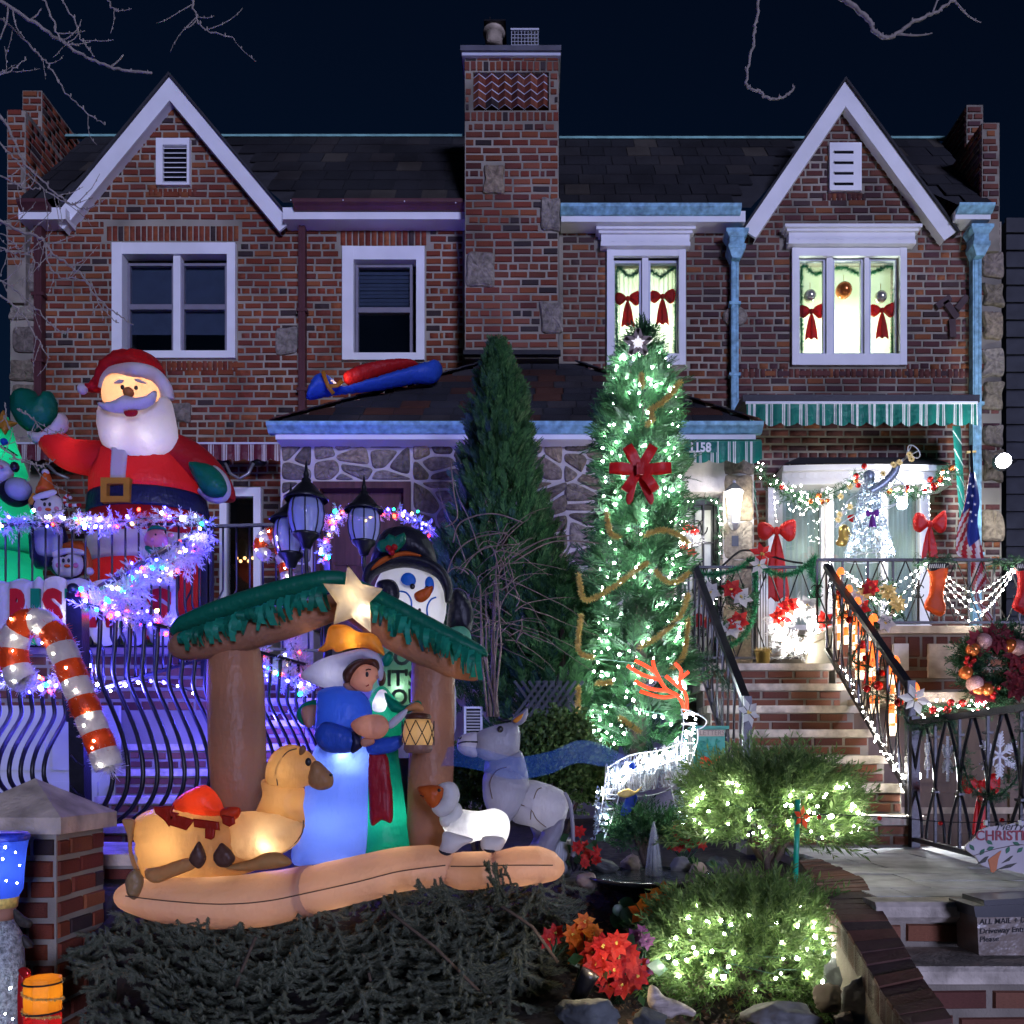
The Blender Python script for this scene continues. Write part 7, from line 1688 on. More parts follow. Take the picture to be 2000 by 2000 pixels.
 # bow window garland, lights, bows, bell
greens('evergreen garland with white lights and red baubles draped over the bow window',[(1475,917),(1493,932),(1518,950),(1549,968),(1574,980),(1599,974),(1636,958),(1661,945),(1682,922),(1700,942),(1735,958),(1770,962),(1804,958),(1835,936),(1862,922)],9.25,.10,170,95,.012,24)
strand('loose icicle lights hanging below the bow window garland',[(1540,985),(1546,1000),(1560,988),(1565,1008),(1580,990),(1592,1000),(1600,985)],9.2,12)
strand('white rope light on the left mullion of the bow window',[(1622,955),(1623,1040),(1621,1120),(1622,1205)],9.42,20,r=.014);strand('white rope light on the right mullion of the bow window',[(1727,955),(1728,1040),(1727,1120),(1728,1205)],9.42,20,r=.014)
strand('short light drop above the big left bow',[(1512,960),(1514,1000),(1517,1018)],9.3,6);strand('short light drop above the right bow',[(1813,960),(1815,990),(1816,1018)],9.3,6)
bow_('ribbon_bow','large red bow with long tails at the left side of the bow window',1517,1035,9.28,76,140,34);bow_('ribbon_bow','large red bow at the right side of the bow window',1816,1022,9.28,66,70,22,asym=.2)
BE=thing('bell','gold bell leaning beside the glittering wire angel','bell',tuple(P(1655,1055,8.9)));R_=Matrix.Rotation(math.radians(-28),3,'Y')@Matrix.Rotation(math.radians(35),3,'X')
MB().lathe([(.001,.17),(.035,.165),(.05,.13),(.06,.06),(.085,.01),(.105,-.005),(.10,-.012),(.075,.005),(.05,.06),(.04,.12)],P(1652,1055,8.9),24,R_).build('body',M_GOLD,BE,True);MB().ell(P(1651,1058,8.87),.02,8,6).build('clapper',M_GOLD,BE,True)
pillow('ribbon',[(1655,1008),(1668,1005),(1678,1012),(1672,1020),(1660,1018)],8.85,4,C_BOW,BE)
# wire angel with trumpet
AG=thing('wire_angel','glittering lit wire angel blowing a trumpet in front of the bow window','angel',tuple(P(1698,1092,7.6)));ad=7.6
M_GLIT=mat('glitter_mesh',(.50,.60,.90),.3,.4,var=.5,scale=90)
ac=P(1698,1000,ad)
for k in range(14):
 a=2*math.pi*k/14;pts=[]
 for y,r in((1090,46),(1060,40),(1030,32),(1000,25),(975,20),(955,18),(945,10)):pts.append(Vector((X(1698,ad)+math.cos(a)*U(r,ad),ad+math.sin(a)*U(r,ad),Z(y,ad))))
 MB().tube(pts,.004,4).build('wire',M_WIRE,AG)
for y,r in((1090,46),(1060,40),(1030,32),(1000,25),(975,20)):MB().tube([Vector((X(1698,ad)+math.cos(a)*U(r,ad),ad+math.sin(a)*U(r,ad),Z(y,ad)))for a in np.linspace(0,6.283,17)],.004,4).build('hoop',M_WIRE,AG)
n=1500;tt=RNG.uniform(0,1,n);aa=RNG.uniform(0,6.283,n);rr=np.interp(tt,[0,.55,.9,1],[46,26,18,10]);py=1090-tt*145;pos=np.stack([X(1698,ad)+np.cos(aa)*rr*ad/F,ad+np.sin(aa)*rr*ad/F,H+(CY-py)/F*ad],1)
V,Fa=inst(np.array([(-.5,0,0),(.5,0,0),(.1,0,1),(-.1,0,1.0)]),np.array([(0,1,2,3)]),pos,RNG.normal(size=(n,3)),RNG.uniform(.012,.03,n));npmesh('glitter',V,Fa,M_GLIT,AG,kind='stuff')
MB().ell(P(1697,932,ad),(U(12,ad),U(11,ad),U(14,ad)),14,10).build('head',M_GLIT,AG,True)
q=path([(1698,962),(1722,948),(1745,925),(1752,905)],ad-.1);MB().tube(q,U(8,ad),8).build('arm',M_GLIT,AG,True)
for s,q in((1,[(1712,965),(1760,945),(1768,960),(1750,985),(1715,1000)]),(1,[(1740,930),(1768,950),(1755,980),(1728,990)]),(-1,[(1685,985),(1650,1000),(1632,1030),(1650,1018),(1680,1000)]),(-1,[(1685,960),(1655,980),(1636,1025)])):MB().tube(path(q,ad+.1),.005,4).build('wing_wire',M_WIRE,AG)
tr=MB();ta,tb=P(1748,912,ad-.1),P(1778,886,ad-.1);tr.tube([ta,tb],.012,6);
cc=P(1785,882,ad-.1);ax=(tb-ta).normalized();uu=ax.orthogonal().normalized();vv=ax.cross(uu)
tr.tube([cc+(uu*math.cos(a)+vv*math.sin(a))*U(15,ad)for a in np.linspace(0,6.283,17)],.005,4)
for k in range(5):a=k*1.257;tr.tube([ta.lerp(tb,.7),cc+(uu*math.cos(a)+vv*math.sin(a))*U(15,ad)],.004,4)
tr.build('trumpet',M_WIRE,AG)
for q in((1745,908),(1757,903),(1776,888),(1780,896),(1725,925),(1660,950),(1642,970),(1640,1005),(1637,1015),(1660,990)):
 c=P(*q,ad-.16);sb=MB()
 for k in range(6):a=k*math.pi/6;e=Vector((math.cos(a),0,math.sin(a)))*.028;sb.bar(c-e,c+e,.006)
 sb.build('gold_star',M_GOLD,AG)
bow_('','',1704,1002,ad-.22,26,28,10,fab('purple_ribbon',(.25,.05,.45),.3),par=AG)
n=62;tt=RNG.uniform(0,1,n)**1.2;aa=RNG.uniform(math.pi*1.0,math.pi*2.0,n);rr=np.interp(tt,[0,.55,.9,1],[46,26,18,10]);bulbs(AG,[(X(1698,ad)+math.cos(a)*r*ad/F,ad+math.sin(a)*r*ad/F,Z(1090-t*125,ad))for t,a,r in zip(tt,aa,rr)],M_COOL_L,.011)
# landing rail with wreaths and tinsel
def scrollrail(label,px0,px1,pyt,pyb,d,n,dia=True):
 t=thing('iron_railing',label,'railing',tuple(P(px0,pyb,d)));MB().bar(P(px0,pyt,d),P(px1,pyt,d),.035,.022).build('top_rail',M_BLACK,t);MB().bar(P(px0,pyb,d),P(px1,pyb,d),.03,.02).build('bottom_rail',M_BLACK,t)
 w=(px1-px0)/n
 for i in range(n+1):MB().bar(P(px0+w*i,pyt,d),P(px0+w*i,pyb,d),.016).build('baluster',M_BLACK,t)
 for i in range(n):
  a,b=px0+w*i,px0+w*(i+1);m=(pyt+pyb)/2
  for q in([(a,m),((a+b)/2,pyt)],[((a+b)/2,pyt),(b,m)],[(a,m),((a+b)/2,pyb)],[((a+b)/2,pyb),(b,m)]):MB().tube([P(*v,d-.01)for v in q],.006,4).build('diamond_bar',M_BLACK,t)
  for s in(-1,1):
   for dy in(-1,1):MB().tube([P(a+s*(4+7*math.cos(u)),m+dy*(6+6*math.sin(u)),d-.012)for u in np.linspace(0,4.6,9)],.0045,4).build('scroll',M_BLACK,t)
 return t
scrollrail('iron rail with diamond scrolls on the right terrace behind the stocking',1596,2040,1094,1216,7.02,9)
rl_=scrollrail('iron rail at the back of the stair landing behind two wreaths',1345,1594,1108,1285,7.9,4)
MB().tube(path([(1408,1108),(1440,1080),(1460,1075),(1490,1082),(1540,1096),(1568,1100)],7.9),.010,5).build('arched_bar',M_BLACK,rl_)
PC=thing('porch_column','pale ribbed column between the two landing wreaths','column',tuple(P(1492,1290,7.95)));MB().pbox(1478,1502,1110,1290,7.95,.02,.14).build('shaft',M_BLACK,PC)
for k in range(4):MB().pbox(1482+k*5.2,1485+k*5.2,1112,1288,7.95,.012,.02).build('rib',M_WHITE2,PC)
def tin(label,pts,d,r=.045,m=None):p=path(pts,d);g=thing('tinsel_garland',label,'tinsel',p[0]);tinsel('tinsel',p,r,2400,m or L_TIN,g,.0028);MB().tube(p,.005,4).build('cord',M_CORD,g);return g
tin('green tinsel swag along the landing rail',[(1350,1118),(1395,1122),(1440,1112),(1472,1092),(1505,1118),(1540,1122),(1570,1108),(1592,1090)],7.82);tin('green tinsel hanging in a loop round the left landing wreath',[(1474,1108),(1476,1160),(1470,1210),(1450,1245),(1425,1260),(1400,1250)],7.8,.04);tin('bunch of green tinsel hanging at the rail corner',[(1590,1090),(1585,1120),(1598,1140),(1590,1165),(1600,1180)],7.78,.06)
def wreath(label,cx,cy,d,R,r,n_m=260,m=None,spots=(),nb=0,lm=None,rb=.01):
 t=thing('wreath',label,'wreath',tuple(P(cx,cy+R,d)));p=[P(cx+R*math.cos(a),cy+R*math.sin(a),d)for a in np.linspace(0,2*math.pi,33)]
 needles('needles',p,r,n_m,m or L_GAR,t);MB().tube(p,r*.18,6,False).build('hoop',L_BARK,t)
 for kind,a,f in spots:
  c=P(cx+R*math.cos(a)*f,cy-R*math.sin(a)*f,d-r*.8)
  if kind=='r':flower(c,r*.9,6,M_RED_P,M_YELC,(random.uniform(-.3,.3),-1,.2),t)
  elif kind=='w':flower(c,r*.9,6,M_WHT_P,M_YELC,(random.uniform(-.3,.3),-1,.2),t)
  elif kind=='g':flower(c,r*.8,9,L_GLD,M_GOLD,(0,-1,.2),t)
  elif kind=='b':MB().ell(c,r*.38,14,10).build('bauble',M_COPB,t,True)
  elif kind=='p':MB().ell(c,r*.45,14,10).build('bauble',mat('pink_glitter',(.50,.28,.26),.5,.3,scale=120,var=.4)if 'pink_glitter' not in bpy.data.materials else bpy.data.materials['pink_glitter'],t,True)
  elif kind=='d':
   for k in range(7):MB().ell(c+Vector((random.uniform(-1,1),random.uniform(-.5,.2),random.uniform(-1,1)))*r*.3,r*.14,8,6).build('berry',M_REDM,t,True)
  elif kind=='m':flower(c,r*.9,8,bpy.data.materials.get('maroon_petal')or leaf('maroon_petal',[(.16,.01,.02),(.26,.02,.03)],.2),None,(random.uniform(-.3,.3),-1,.2),t,layers=3)
 if nb:bulbs(t,[P(cx+R*random.uniform(.75,1.2)*math.cos(a),cy+R*random.uniform(.75,1.2)*math.sin(a),d-r*random.uniform(.5,.9))for a in RNG.uniform(0,6.283,nb)],lm or M_WHITE_L,rb)
 return t
wreath('wreath of white and red poinsettias left of the landing column',1412,1190,7.8,42,.12,200,None,[('r',1.2,1),('w',.6,1),('w',2.2,1),('r',3.6,1),('w',3.0,1),('r',5.6,.9),('w',4.4,1),('w',5.2,1)])
wreath('dazzling lit wreath right of the landing column',1560,1228,7.75,40,.12,220,L_FROST,[('r',2.6,1.1),('r',2.0,1.2),('r',.3,1.3),('w',1.2,1.2),('r',5.9,1.4)],120,M_WHITE_L,.016)
wreath('green wreath with gold and white flowers hanging on the right terrace rail',1712,1183,6.92,34,.10,240,None,[('r',1.9,1.1),('g',.9,1),('g',2.3,1),('r',3.3,1.0),('w',5.2,1.1),('w',2.8,1.2),('g',.1,1.2)])
wreath('big wreath with maroon flowers and copper baubles at the right edge',1942,1300,6.2,52,.13,800,None,[('b',2.5,1.0),('p',2.0,1),('m',1.6,1),('m',1.2,1.05),('b',.9,.95),('m',.4,1),('d',.1,1),('m',-.3,1),('p',-2.4,1),('b',-2.9,1.1),('m',-2.0,1.1),('d',-1.6,1),('b',-1.9,.95),('p',.65,1.1),('m',2.2,1.05),('m',-.8,1.1),('d',3.0,.9),('b',-2.2,1.1)])
for k,(x0,x1,xm,dy)in enumerate([(1645,1808,1720,40),(1645,1808,1735,66),(1660,1806,1750,90)]):strand(('upper','middle','lowest')[k]+' white swag lights across the terrace rail left of the stocking',[(x0,1112+k*6),(xm,1112+dy),(x1,1102)],6.9,17,group='swag lights left of the stocking',r=.010)
for k,(x0,x1,xm,dy)in enumerate([(1838,1985,1905,48),(1838,1985,1910,68),(1838,1988,1915,86),(1836,1990,1900,104)]):strand(('topmost','second','third','lowest')[k]+' white swag lights across the terrace rail right of the stocking',[(x0,1115+k*10),(xm,1110+dy),(x1,1106)],6.88,17,group='swag lights right of the stocking',r=.010)
greens('dark evergreen garland on the terrace rail above the stocking',[(1785,1105),(1810,1096),(1835,1094),(1870,1100)],6.95,.08,180);greens('evergreen garland on the terrace rail at the right edge',[(1925,1105),(1960,1098),(2010,1100)],6.95,.08,160)
def stocking(label,dx,dy,mk):
 t=thing('stocking',label,'stocking',tuple(P(1830+dx,1200+dy,6.85)));g=lambda q:[(a+dx,b+dy)for a,b in zi(q)]
 pillow('leg',g([(1330,1310),(1448,1305),(1440,1400),(1425,1500),(1440,1560),(1432,1605),(1400,1622),(1350,1600),(1305,1570),(1310,1530),(1335,1470),(1340,1380)]),6.85,9,mk,t);pillow('cuff',g([(1330,1290),(1450,1285),(1452,1320),(1400,1328),(1365,1342),(1332,1330)]),6.83,8,C_BLK,t)
 for k in range(8):MB().tube([P(a+dx,b+dy,6.83-U(8.5,6.85))for a,b in zi([(1342+k*13,1293),(1338+k*13,1318)])],.004,4).build('cuff_stripe',M_WHITE,t)
 return t
C_STK=fab('orange_felt',(.60,.09,.015),.2);stocking('orange red stocking with black and white cuff on the terrace rail',0,0,C_STK);stocking('red stocking cut off by the right edge',172,0,C_RED)
# flag
FG=thing('flag','furled flag with stars and red and white stripes hanging by the right downspout','flag',tuple(P(1890,1200,8.2)))
el=zi(cr([(1588,715),(1560,900),(1530,1010),(1508,1130),(1512,1232),(1590,1280),(1600,1420),(1635,1540),(1740,1690)],6));er=zi(cr([(1622,715),(1640,800),(1652,900),(1640,1010),(1650,1100),(1692,1330),(1690,1420),(1650,1500),(1765,1665)],6))
mf=[fab('flag_red',(.42,.03,.06),.3,wr=.1),fab('flag_white',(.66,.64,.72),.3,wr=.1),fab('flag_blue',(.03,.05,.28),.3,wr=.1)]
nv_,nu_=len(el),12;grid=[]
for j in range(nv_):
 for i in range(nu_+1):u=i/nu_;a=np.array(el[j])*(1-u)+np.array(er[j])*u;grid.append(tuple(P(a[0],a[1],8.2-.07*math.sin(u*9+j*.12)-.03*math.sin(u*4))))
cells={}
for j in range(nv_-1):
 for i in range(nu_):
  u,v=(i+.5)/nu_,j/nv_
  if v<.50 and u>(.05 if v<.22 else .46):k=('canton',2)
  else:s_=int((v*1.0+u*.22)*19);k=('stripe%d'%s_,s_%2)
  cells.setdefault(k,[]).append((j,i))
for(nm,mi),cl in cells.items():
 mb=MB()
 for(j,i)in cl:mb.quad(grid[(j+1)*(nu_+1)+i],grid[(j+1)*(nu_+1)+i+1],grid[j*(nu_+1)+i+1],grid[j*(nu_+1)+i])
 mb.build('canton' if mi==2 else 'stripe',mf[mi],FG,True)
for q in((1895,945),(1889,962),(1899,968),(1904,985),(1891,982),(1896,1000),(1906,1006),(1898,1018),(1901,950),(1894,930)):
 pillow('star',[(q[0]+(3.4 if k%2==0 else 1.4)*math.sin(k*math.pi/5),q[1]-(3.4 if k%2==0 else 1.4)*math.cos(k*math.pi/5))for k in range(10)],8.09,1,M_WHITE,FG,.5,0)
MB().tube([P(1896,870,8.2),P(1898,925,8.2)],.015,6).build('pole',M_BLACK,FG);MB().bar(P(1888,884,8.2),P(1906,882,8.2),.02).build('bracket',M_GOLD,FG)
# wall lantern by the arched door, flood light at the right
WLN=thing('wall_lantern','lit wall lantern on the stone pillar beside the arched door','lantern',tuple(P(1434,1020,8.6)));lc=P(1434,985,8.55)
MB().lathe([(.055,-.10),(.085,.12),(.0855,.125),(.001,.126)],lc,6).build('glass',glow('lantern_glow',(1,.98,.92),16),WLN);MB().lathe([(.10,.125),(.085,.15),(.04,.19),(.015,.21),(.02,.23),(.001,.25)],lc,6).build('roof',M_GREYM,WLN);MB().lathe([(.001,-.26),(.03,-.25),(.06,-.20),(.065,-.11),(.05,-.10)],lc,6).build('base',M_GREYM,WLN)
MB().bar(lc+Vector((0,.06,-.1)),lc+Vector((0,.2,-.1)),.04).build('bracket',M_GREYM,WLN)
lamp('lantern_lamp',lc+Vector((0,-.13,0)),16,(1,.97,.9),.06,WLN)
FLD=thing('flood_light','dazzling white flood light beyond the right house corner','lamp',tuple(P(1960,900,9.3)));MB().ell(P(1960,900,9.3),.075,16,10).build('lens',glow('flood_glow',(1,1,.97),60),FLD,True);MB().lathe([(.06,.12),(.10,.05),(.095,0)],P(1960,900,9.34),16,Matrix.Rotation(math.radians(-90),3,'X')).build('housing',M_BLACK,FLD,True);MB().bar(P(1960,900,9.36),P(1985,900,11.6),.03).build('arm',M_BLACK,FLD)
lamp('flood_lamp',P(1960,900,9.2),60,(.92,.97,1),.08,FLD)
GLD=thing('ground_light','small bright flood light at the foot of the gate post','lamp',tuple(P(1786,1530,5.5)));MB().ell(P(1788,1515,5.5),.035,12,8).build('lens',bpy.data.materials['flood_glow'],GLD,True);MB().tube([P(1788,1515,5.5),P(1788,1640,5.5)],.012,6).build('spike',M_BLACK,GLD);lamp('flood_lamp',P(1786,1512,5.42),34,(.9,.95,1),.03,GLD)
# stair rails
def stairrail(label,xx,top_pts,nbal,lowz,rw=.05):
 (d0,z0),(d1,z1)=top_pts;t=thing('stair_railing',label,'railing',(xx,d1,z1-.8));MB().bar((xx,d0,z0),(xx,d1,z1),rw,.035).build('handrail',M_BLACK,t);MB().bar((xx,d0,z0-lowz),(xx,d1,z1-lowz),.03,.03).build('stringer_bar',M_BLACK,t)
 for i in range(nbal+1):
  f=i/nbal;p=Vector((xx,d0+(d1-d0)*f,z0+(z1-z0)*f));MB().bar(p,p-Vector((0,0,lowz)),.014).build('baluster',M_BLACK,t)
  if i<nbal:
   for s in(-1,1):MB().tube([p+Vector((.004*s,(d1-d0)/nbal*(.5+s*.42*math.sin(u*math.pi)),(z1-z0)/nbal*.5-lowz*(.08+.84*u)))for u in np.linspace(0,1,9)],.006,4).build('bent_bar',M_BLACK,t)
 MB().bar((xx,d1,z1+.04),(xx,d1,z1-.85),.05).build('newel_post',M_BLACK,t);return t
stairrail('black stair rail with lit candy canes on the right of the brick stairs',2.36,((7.03,2.86),(5.45,1.73)),9,.68);stairrail('black stair rail on the tree side of the brick stairs',1.29,((7.05,2.86),(5.3,1.62)),10,.68)
strand('white lights along the foot of the right stair rail',[(1640,1305,6.9),(1668,1345,6.5),(1690,1395,6.2),(1715,1440,5.9),(1745,1490,5.6),(1768,1530,5.45)],6,46,jit=.015)
for k in range(15):
 f=(k+.5)/15;dk=6.95-1.42*f+random.uniform(-.05,.05);zc=2.06-1.05*f+.42+random.uniform(-.12,.12);c=Vector((2.40+random.uniform(-.03,.05),dk,zc))
 t=thing('candy_cane_light','%s orange and white candy cane light on the right stair rail'%('topmost' if k==0 else 'lowest' if k==14 else ORD[k]+' from the top'),'candy cane',c-Vector((0,0,.2)),'candy cane lights on the stair rail')
 for s in range(6):MB().tube([c+Vector((0,0,-.19+s*.065)),c+Vector((0,0,-.125+s*.065))],.019,7).build('stripe',(bpy.data.materials.get('cane_orange')or mat('cane_orange',(.75,.10,.02),.4,emit=(1,.18,.03),es=1.6))if s%2 else(bpy.data.materials.get('cane_white')or mat('cane_white',(.85,.75,.6),.4,emit=(1,.75,.5),es=2.2)),t,True)
 MB().tube([c+Vector((0,.0-.045+.045*math.cos(u),.20+.045*math.sin(u)))for u in np.linspace(0,3.1,7)],.018,7).build('hook',bpy.data.materials['cane_orange'],t,True)
greens('evergreen garland wound down the right stair rail',[(1632,1150,6.85),(1650,1180,6.7),(1640,1200,6.6),(1690,1230,6.4),(1665,1290,6.3),(1720,1310,6.0),(1700,1350,6.0),(1750,1370,5.7),(1770,1395,5.5)],6,.065,150,0,.01,8)
greens('evergreen tufts on the tree side stair rail',[(1372,1290,6.0),(1390,1300,5.9),(1405,1310,5.8),(1425,1345,5.6)],6,.07,150)
def bigflower(label,px,py,d,R,m,nrm=(0,-1,.1),n=6,mc=M_YELC):t=thing('poinsettia_flower',label,'flower',tuple(P(px,py,d)));flower(P(px,py,d),R,n,m,mc,nrm,t,'petals',1,.26,.12);MB().tube([P(px,py,d),P(px,py+8,d+.05)],.004,4).build('stem',M_LEAF,t)
bigflower('white poinsettia flower on the newel post of the right stair rail',1787,1366,5.35,.10,M_WHT_P);bigflower('white poinsettia flower on the newel post of the tree side rail',1462,1392,5.2,.10,M_WHT_P,(.6,-1,.3));bigflower('red poinsettia on top of the landing rail',1488,1082,7.7,.12,M_RED_P);bigflower('white poinsettia under the red one on the landing rail',1482,1104,7.68,.09,M_WHT_P)
bow_('ribbon_bow','red bow with streamers half way down the right stair rail',1697,1285,6.2,26,50,14)
# iron gate rail beside the landing
GA=thing('iron_gate_rail','black iron rail with oval scrolls beside the pale landing','railing',(2.30,5.3,.76));gx0,gd0,gx1,gd1,gz0,gz1=2.32,5.3,2.16,3.55,.78,1.50
gp=lambda f,h:Vector((gx0+(gx1-gx0)*f,gd0+(gd1-gd0)*f,gz0+(gz1-gz0)*h))
MB().bar(gp(0,1),gp(1,1),.045,.03).build('top_rail',M_BLACK,GA);MB().bar(gp(0,0),gp(1,0),.03,.025).build('bottom_rail',M_BLACK,GA);MB().bar(gp(0,1.05),gp(0,-.08),.05).build('post',M_BLACK,GA);MB().bar(gp(1,1.05),gp(1,-.08),.05).build('post',M_BLACK,GA)
ng=5
for i in range(ng+1):
 f=i/ng;MB().bar(gp(f,0),gp(f,1),.014).build('baluster',M_BLACK,GA)
 for h in(.42,.86):MB().bar(gp(f-.018,h),gp(f+.018,h),.03,.012).build('collar',M_BLACK,GA)
 if i<ng:
  m=(i+.5)/ng;w=.5/ng
  for s in(-1,1):
   MB().tube([gp(m+s*w*(.12+.86*math.sin(u*math.pi*.5)),.97-.52*u)for u in np.linspace(0,1,8)],.009,5).build('oval_bar',M_BLACK,GA,True);MB().tube([gp(m+s*w*(.98-.8*math.sin(u*math.pi*.5)),.45-.42*u)for u in np.linspace(0,1,7)],.009,5).build('oval_bar',M_BLACK,GA,True)
def snowflake(label,c,R,ang):
 t=thing('snowflake',label,'snowflake',c,'white snowflakes on the gate rail');c=Vector(c);e1=Vector((math.cos(ang),math.sin(ang),0));
 for k in range(6):
  a=k*math.pi/3+.52;e=e1*math.cos(a)+Vector((0,0,math.sin(a)));q=e1*-math.sin(a)+Vector((0,0,math.cos(a)));mb=MB();nn=e.cross(q);mb.bar(c,c+e*R,.011,.010,up=tuple(nn))
  for f_ in(.35,.5,.65,.8,.92):
   for s in(-1,1):mb.bar(c+e*R*f_,c+e*R*(f_+.22)+q*s*R*.26*(1.15-f_*.6),.0065,.008,up=tuple(nn))
  mb.build('arm',M_WHITE,t)
 return t
snowflake('white snowflake edge-on near the gate post',P(1811,1477,4.95),.11,1.25);snowflake('white snowflake half turned on the gate rail',P(1851,1482,4.6),.105,.9);snowflake('large white snowflake facing the street on the gate rail',P(1952,1475,4.3),.105,.2)
greens('evergreen garland hanging from the gate rail',[(1765,1400,5.3),(1790,1425,5.25),(1850,1405,4.8),(1868,1440,4.7),(1880,1490,4.6),(1900,1540,4.4),(1940,1555,4.2),(1985,1520,4.0),(1995,1450,3.95),(1998,1400,3.9)],5,.06,170)
greens('lit garland with red flowers along the ledge behind the gate rail',[(1790,1388),(1850,1380),(1900,1385),(1950,1385),(2005,1382)],6.1,.07,140,26,.012,6)
bow_('ribbon_bow','red bow hanging behind the gate rail',1915,1530,4.9,76,100,22)
# string with red ornaments, plaque, stake
SK=thing('garden_stake','bright green garden stake in front of the upper juniper','stake',tuple(P(1552,1760,3.85)));MB().tube([P(1558,1562,3.85),P(1552,1765,3.85)],.0125,8).build('rod',mat('green_plastic',(.01,.42,.24),.3),SK,True);tinsel('tinsel_tie',[P(1548,1590,3.83),P(1556,1595,3.82),P(1566,1588,3.83)],.022,3500,L_TIN,SK,.002)
bigflower('orange red flower tied to the green stake',1566,1596,3.78,.055,leaf('stake_petal',[(.70,.07,.02),(.8,.12,.03)],.3),(.5,-1,.1),5,None)
OS=thing('ornament_string','thin wire string with red baubles from the green stake across the stairs','string',tuple(P(1570,1590,3.8)));MB().tube(path([(1562,1590),(1650,1592),(1750,1597),(1840,1605),(1920,1606,3.68),(2010,1603,3.6),(2072,1600,3.56)],3.8),.0022,4).build('wire',M_BLACK,OS)
for px,py in((1600,1596),(1718,1598),(1837,1608),(1957,1602)):MB().ell(P(px,py,3.79),.0105,10,8).build('bauble',M_REDM,OS,True)
PLQ=thing('christmas_plaque','oval cream plaque reading Merry Christmas with holly and a cardinal','sign',tuple(P(2005,1705,3.6)));pd=3.6
out=[(2012+121*math.cos(a)*(1+.045*math.cos(a*8)),1655+50*math.sin(a)*(1+.05*math.cos(a*8)))for a in np.linspace(0,2*math.pi,64,endpoint=False)]
MB().pprism(out,pd,0,.012).build('board',mat('plaque_cream',(.50,.46,.47),.6,var=.12,scale=8),PLQ)
text('lettering','CHRISTMAS',P(1905,1641,pd-.002),.058,mat('plaque_red',(.30,.035,.05),.6),PLQ,.0008,.0012,sx=.98);text('lettering','Merry',P(1945,1621,pd-.002),.046,mat('plaque_ink',(.05,.05,.05),.6),PLQ,.0006,0,shear=.4)
MB().tube(path([(1900,1672),(1930,1662),(1960,1655),(1990,1650),(2030,1652)],pd-.003),.0012,4).build('painted_vine',mat('vine_brown',(.10,.06,.05),.7),PLQ)
M_HOL=mat('painted_holly',(.015,.13,.06),.6)
for px,py,a in((1898,1655,.9),(1918,1664,2.2),(1932,1645,.6),(1934,1657,2.8),(1968,1660,2.0),(1985,1648,.4),(1992,1660,2.4)):
 MB().pprism([(px+(8 if k%2==0 else 5)*math.cos(k*.785)*math.cos(a)-4*math.sin(k*.785)*math.sin(a),py+(8 if k%2==0 else 5)*math.cos(k*.785)*math.sin(a)+4*math.sin(k*.785)*math.cos(a))for k in range(8)],pd,-.002,.0).build('painted_leaf',M_HOL,PLQ)
MB().pprism(zt_([(1660,690),(1690,670),(1745,630),(1760,622),(1735,690),(1722,770),(1700,790),(1680,785)]),pd,-.003,0).build('painted_bird',mat('cardinal_orange',(.50,.16,.05),.6),PLQ)
for q in([(1570,730),(1640,670),(1665,665),(1640,710)],[(1720,770),(1800,730),(1880,715),(1830,750)],[(1760,720),(1830,665),(1850,660),(1820,700)]):MB().pprism(zt_(q),pd,-.002,0).build('painted_leaf',mat('olive_leaf',(.06,.06,.05),.7)if 'olive_leaf' not in bpy.data.materials else bpy.data.materials['olive_leaf'],PLQ)
for px in(1925,1991):MB().bar(P(px,1602,pd-.01),P(px,1612,pd-.01),.012,.01).build('peg',M_CREAM,PLQ)
SPT=thing('spot_light','small black garden spotlight aimed at the red poinsettias','lamp',tuple(P(1140,1960,3.15)));MB().tube([P(1128,1950,3.15),P(1150,1905,3.12),P(1154,1898,3.12)],[.03,.034,.036],14).build('housing',M_BLACK,SPT,True);MB().tube([P(1135,1940,3.16),P(1133,1990,3.18)],.009,6).build('spike',M_BLACK,SPT);lamp('spot_lamp',P(1166,1882,3.08),1.6,(1,.78,.5),.02,SPT)
# delivery box
BX=thing('delivery_box','cardboard box with black lid and handwritten delivery note on the step','box',tuple(P(1955,1872,3.1)));bd=3.1
M_CARD=mat('wrapped_cardboard',(.22,.17,.13),.25,var=.3,scale=10,bump=.3,bscale=25,spec=.6);M_INK=mat('ink',(.012,.01,.012),.6)
MB().pprism([(1908,1788),(2060,1782),(2060,1866),(1912,1866)],bd,0,.16).build('carton',M_CARD,BX);MB().pprism([(1902,1770),(2060,1763),(2060,1790),(1906,1792)],bd-.01,0,.19).build('lid',mat('black_plastic',(.012,.012,.016),.3),BX);MB().pprism([(1922,1758),(2060,1752),(2060,1766),(1922,1770)],bd,0,.16).build('lid_rim',bpy.data.materials['black_plastic'],BX)
for s_,py in(('ALL MAIL + Deliveries',1806),('Driveway Entrance',1824),('Please',1840)):text('handwriting',s_,P(1913,py,bd-.002),.028,M_INK,BX,.0004,.0002,rot=(math.pi/2,-.05,0),shear=.15)
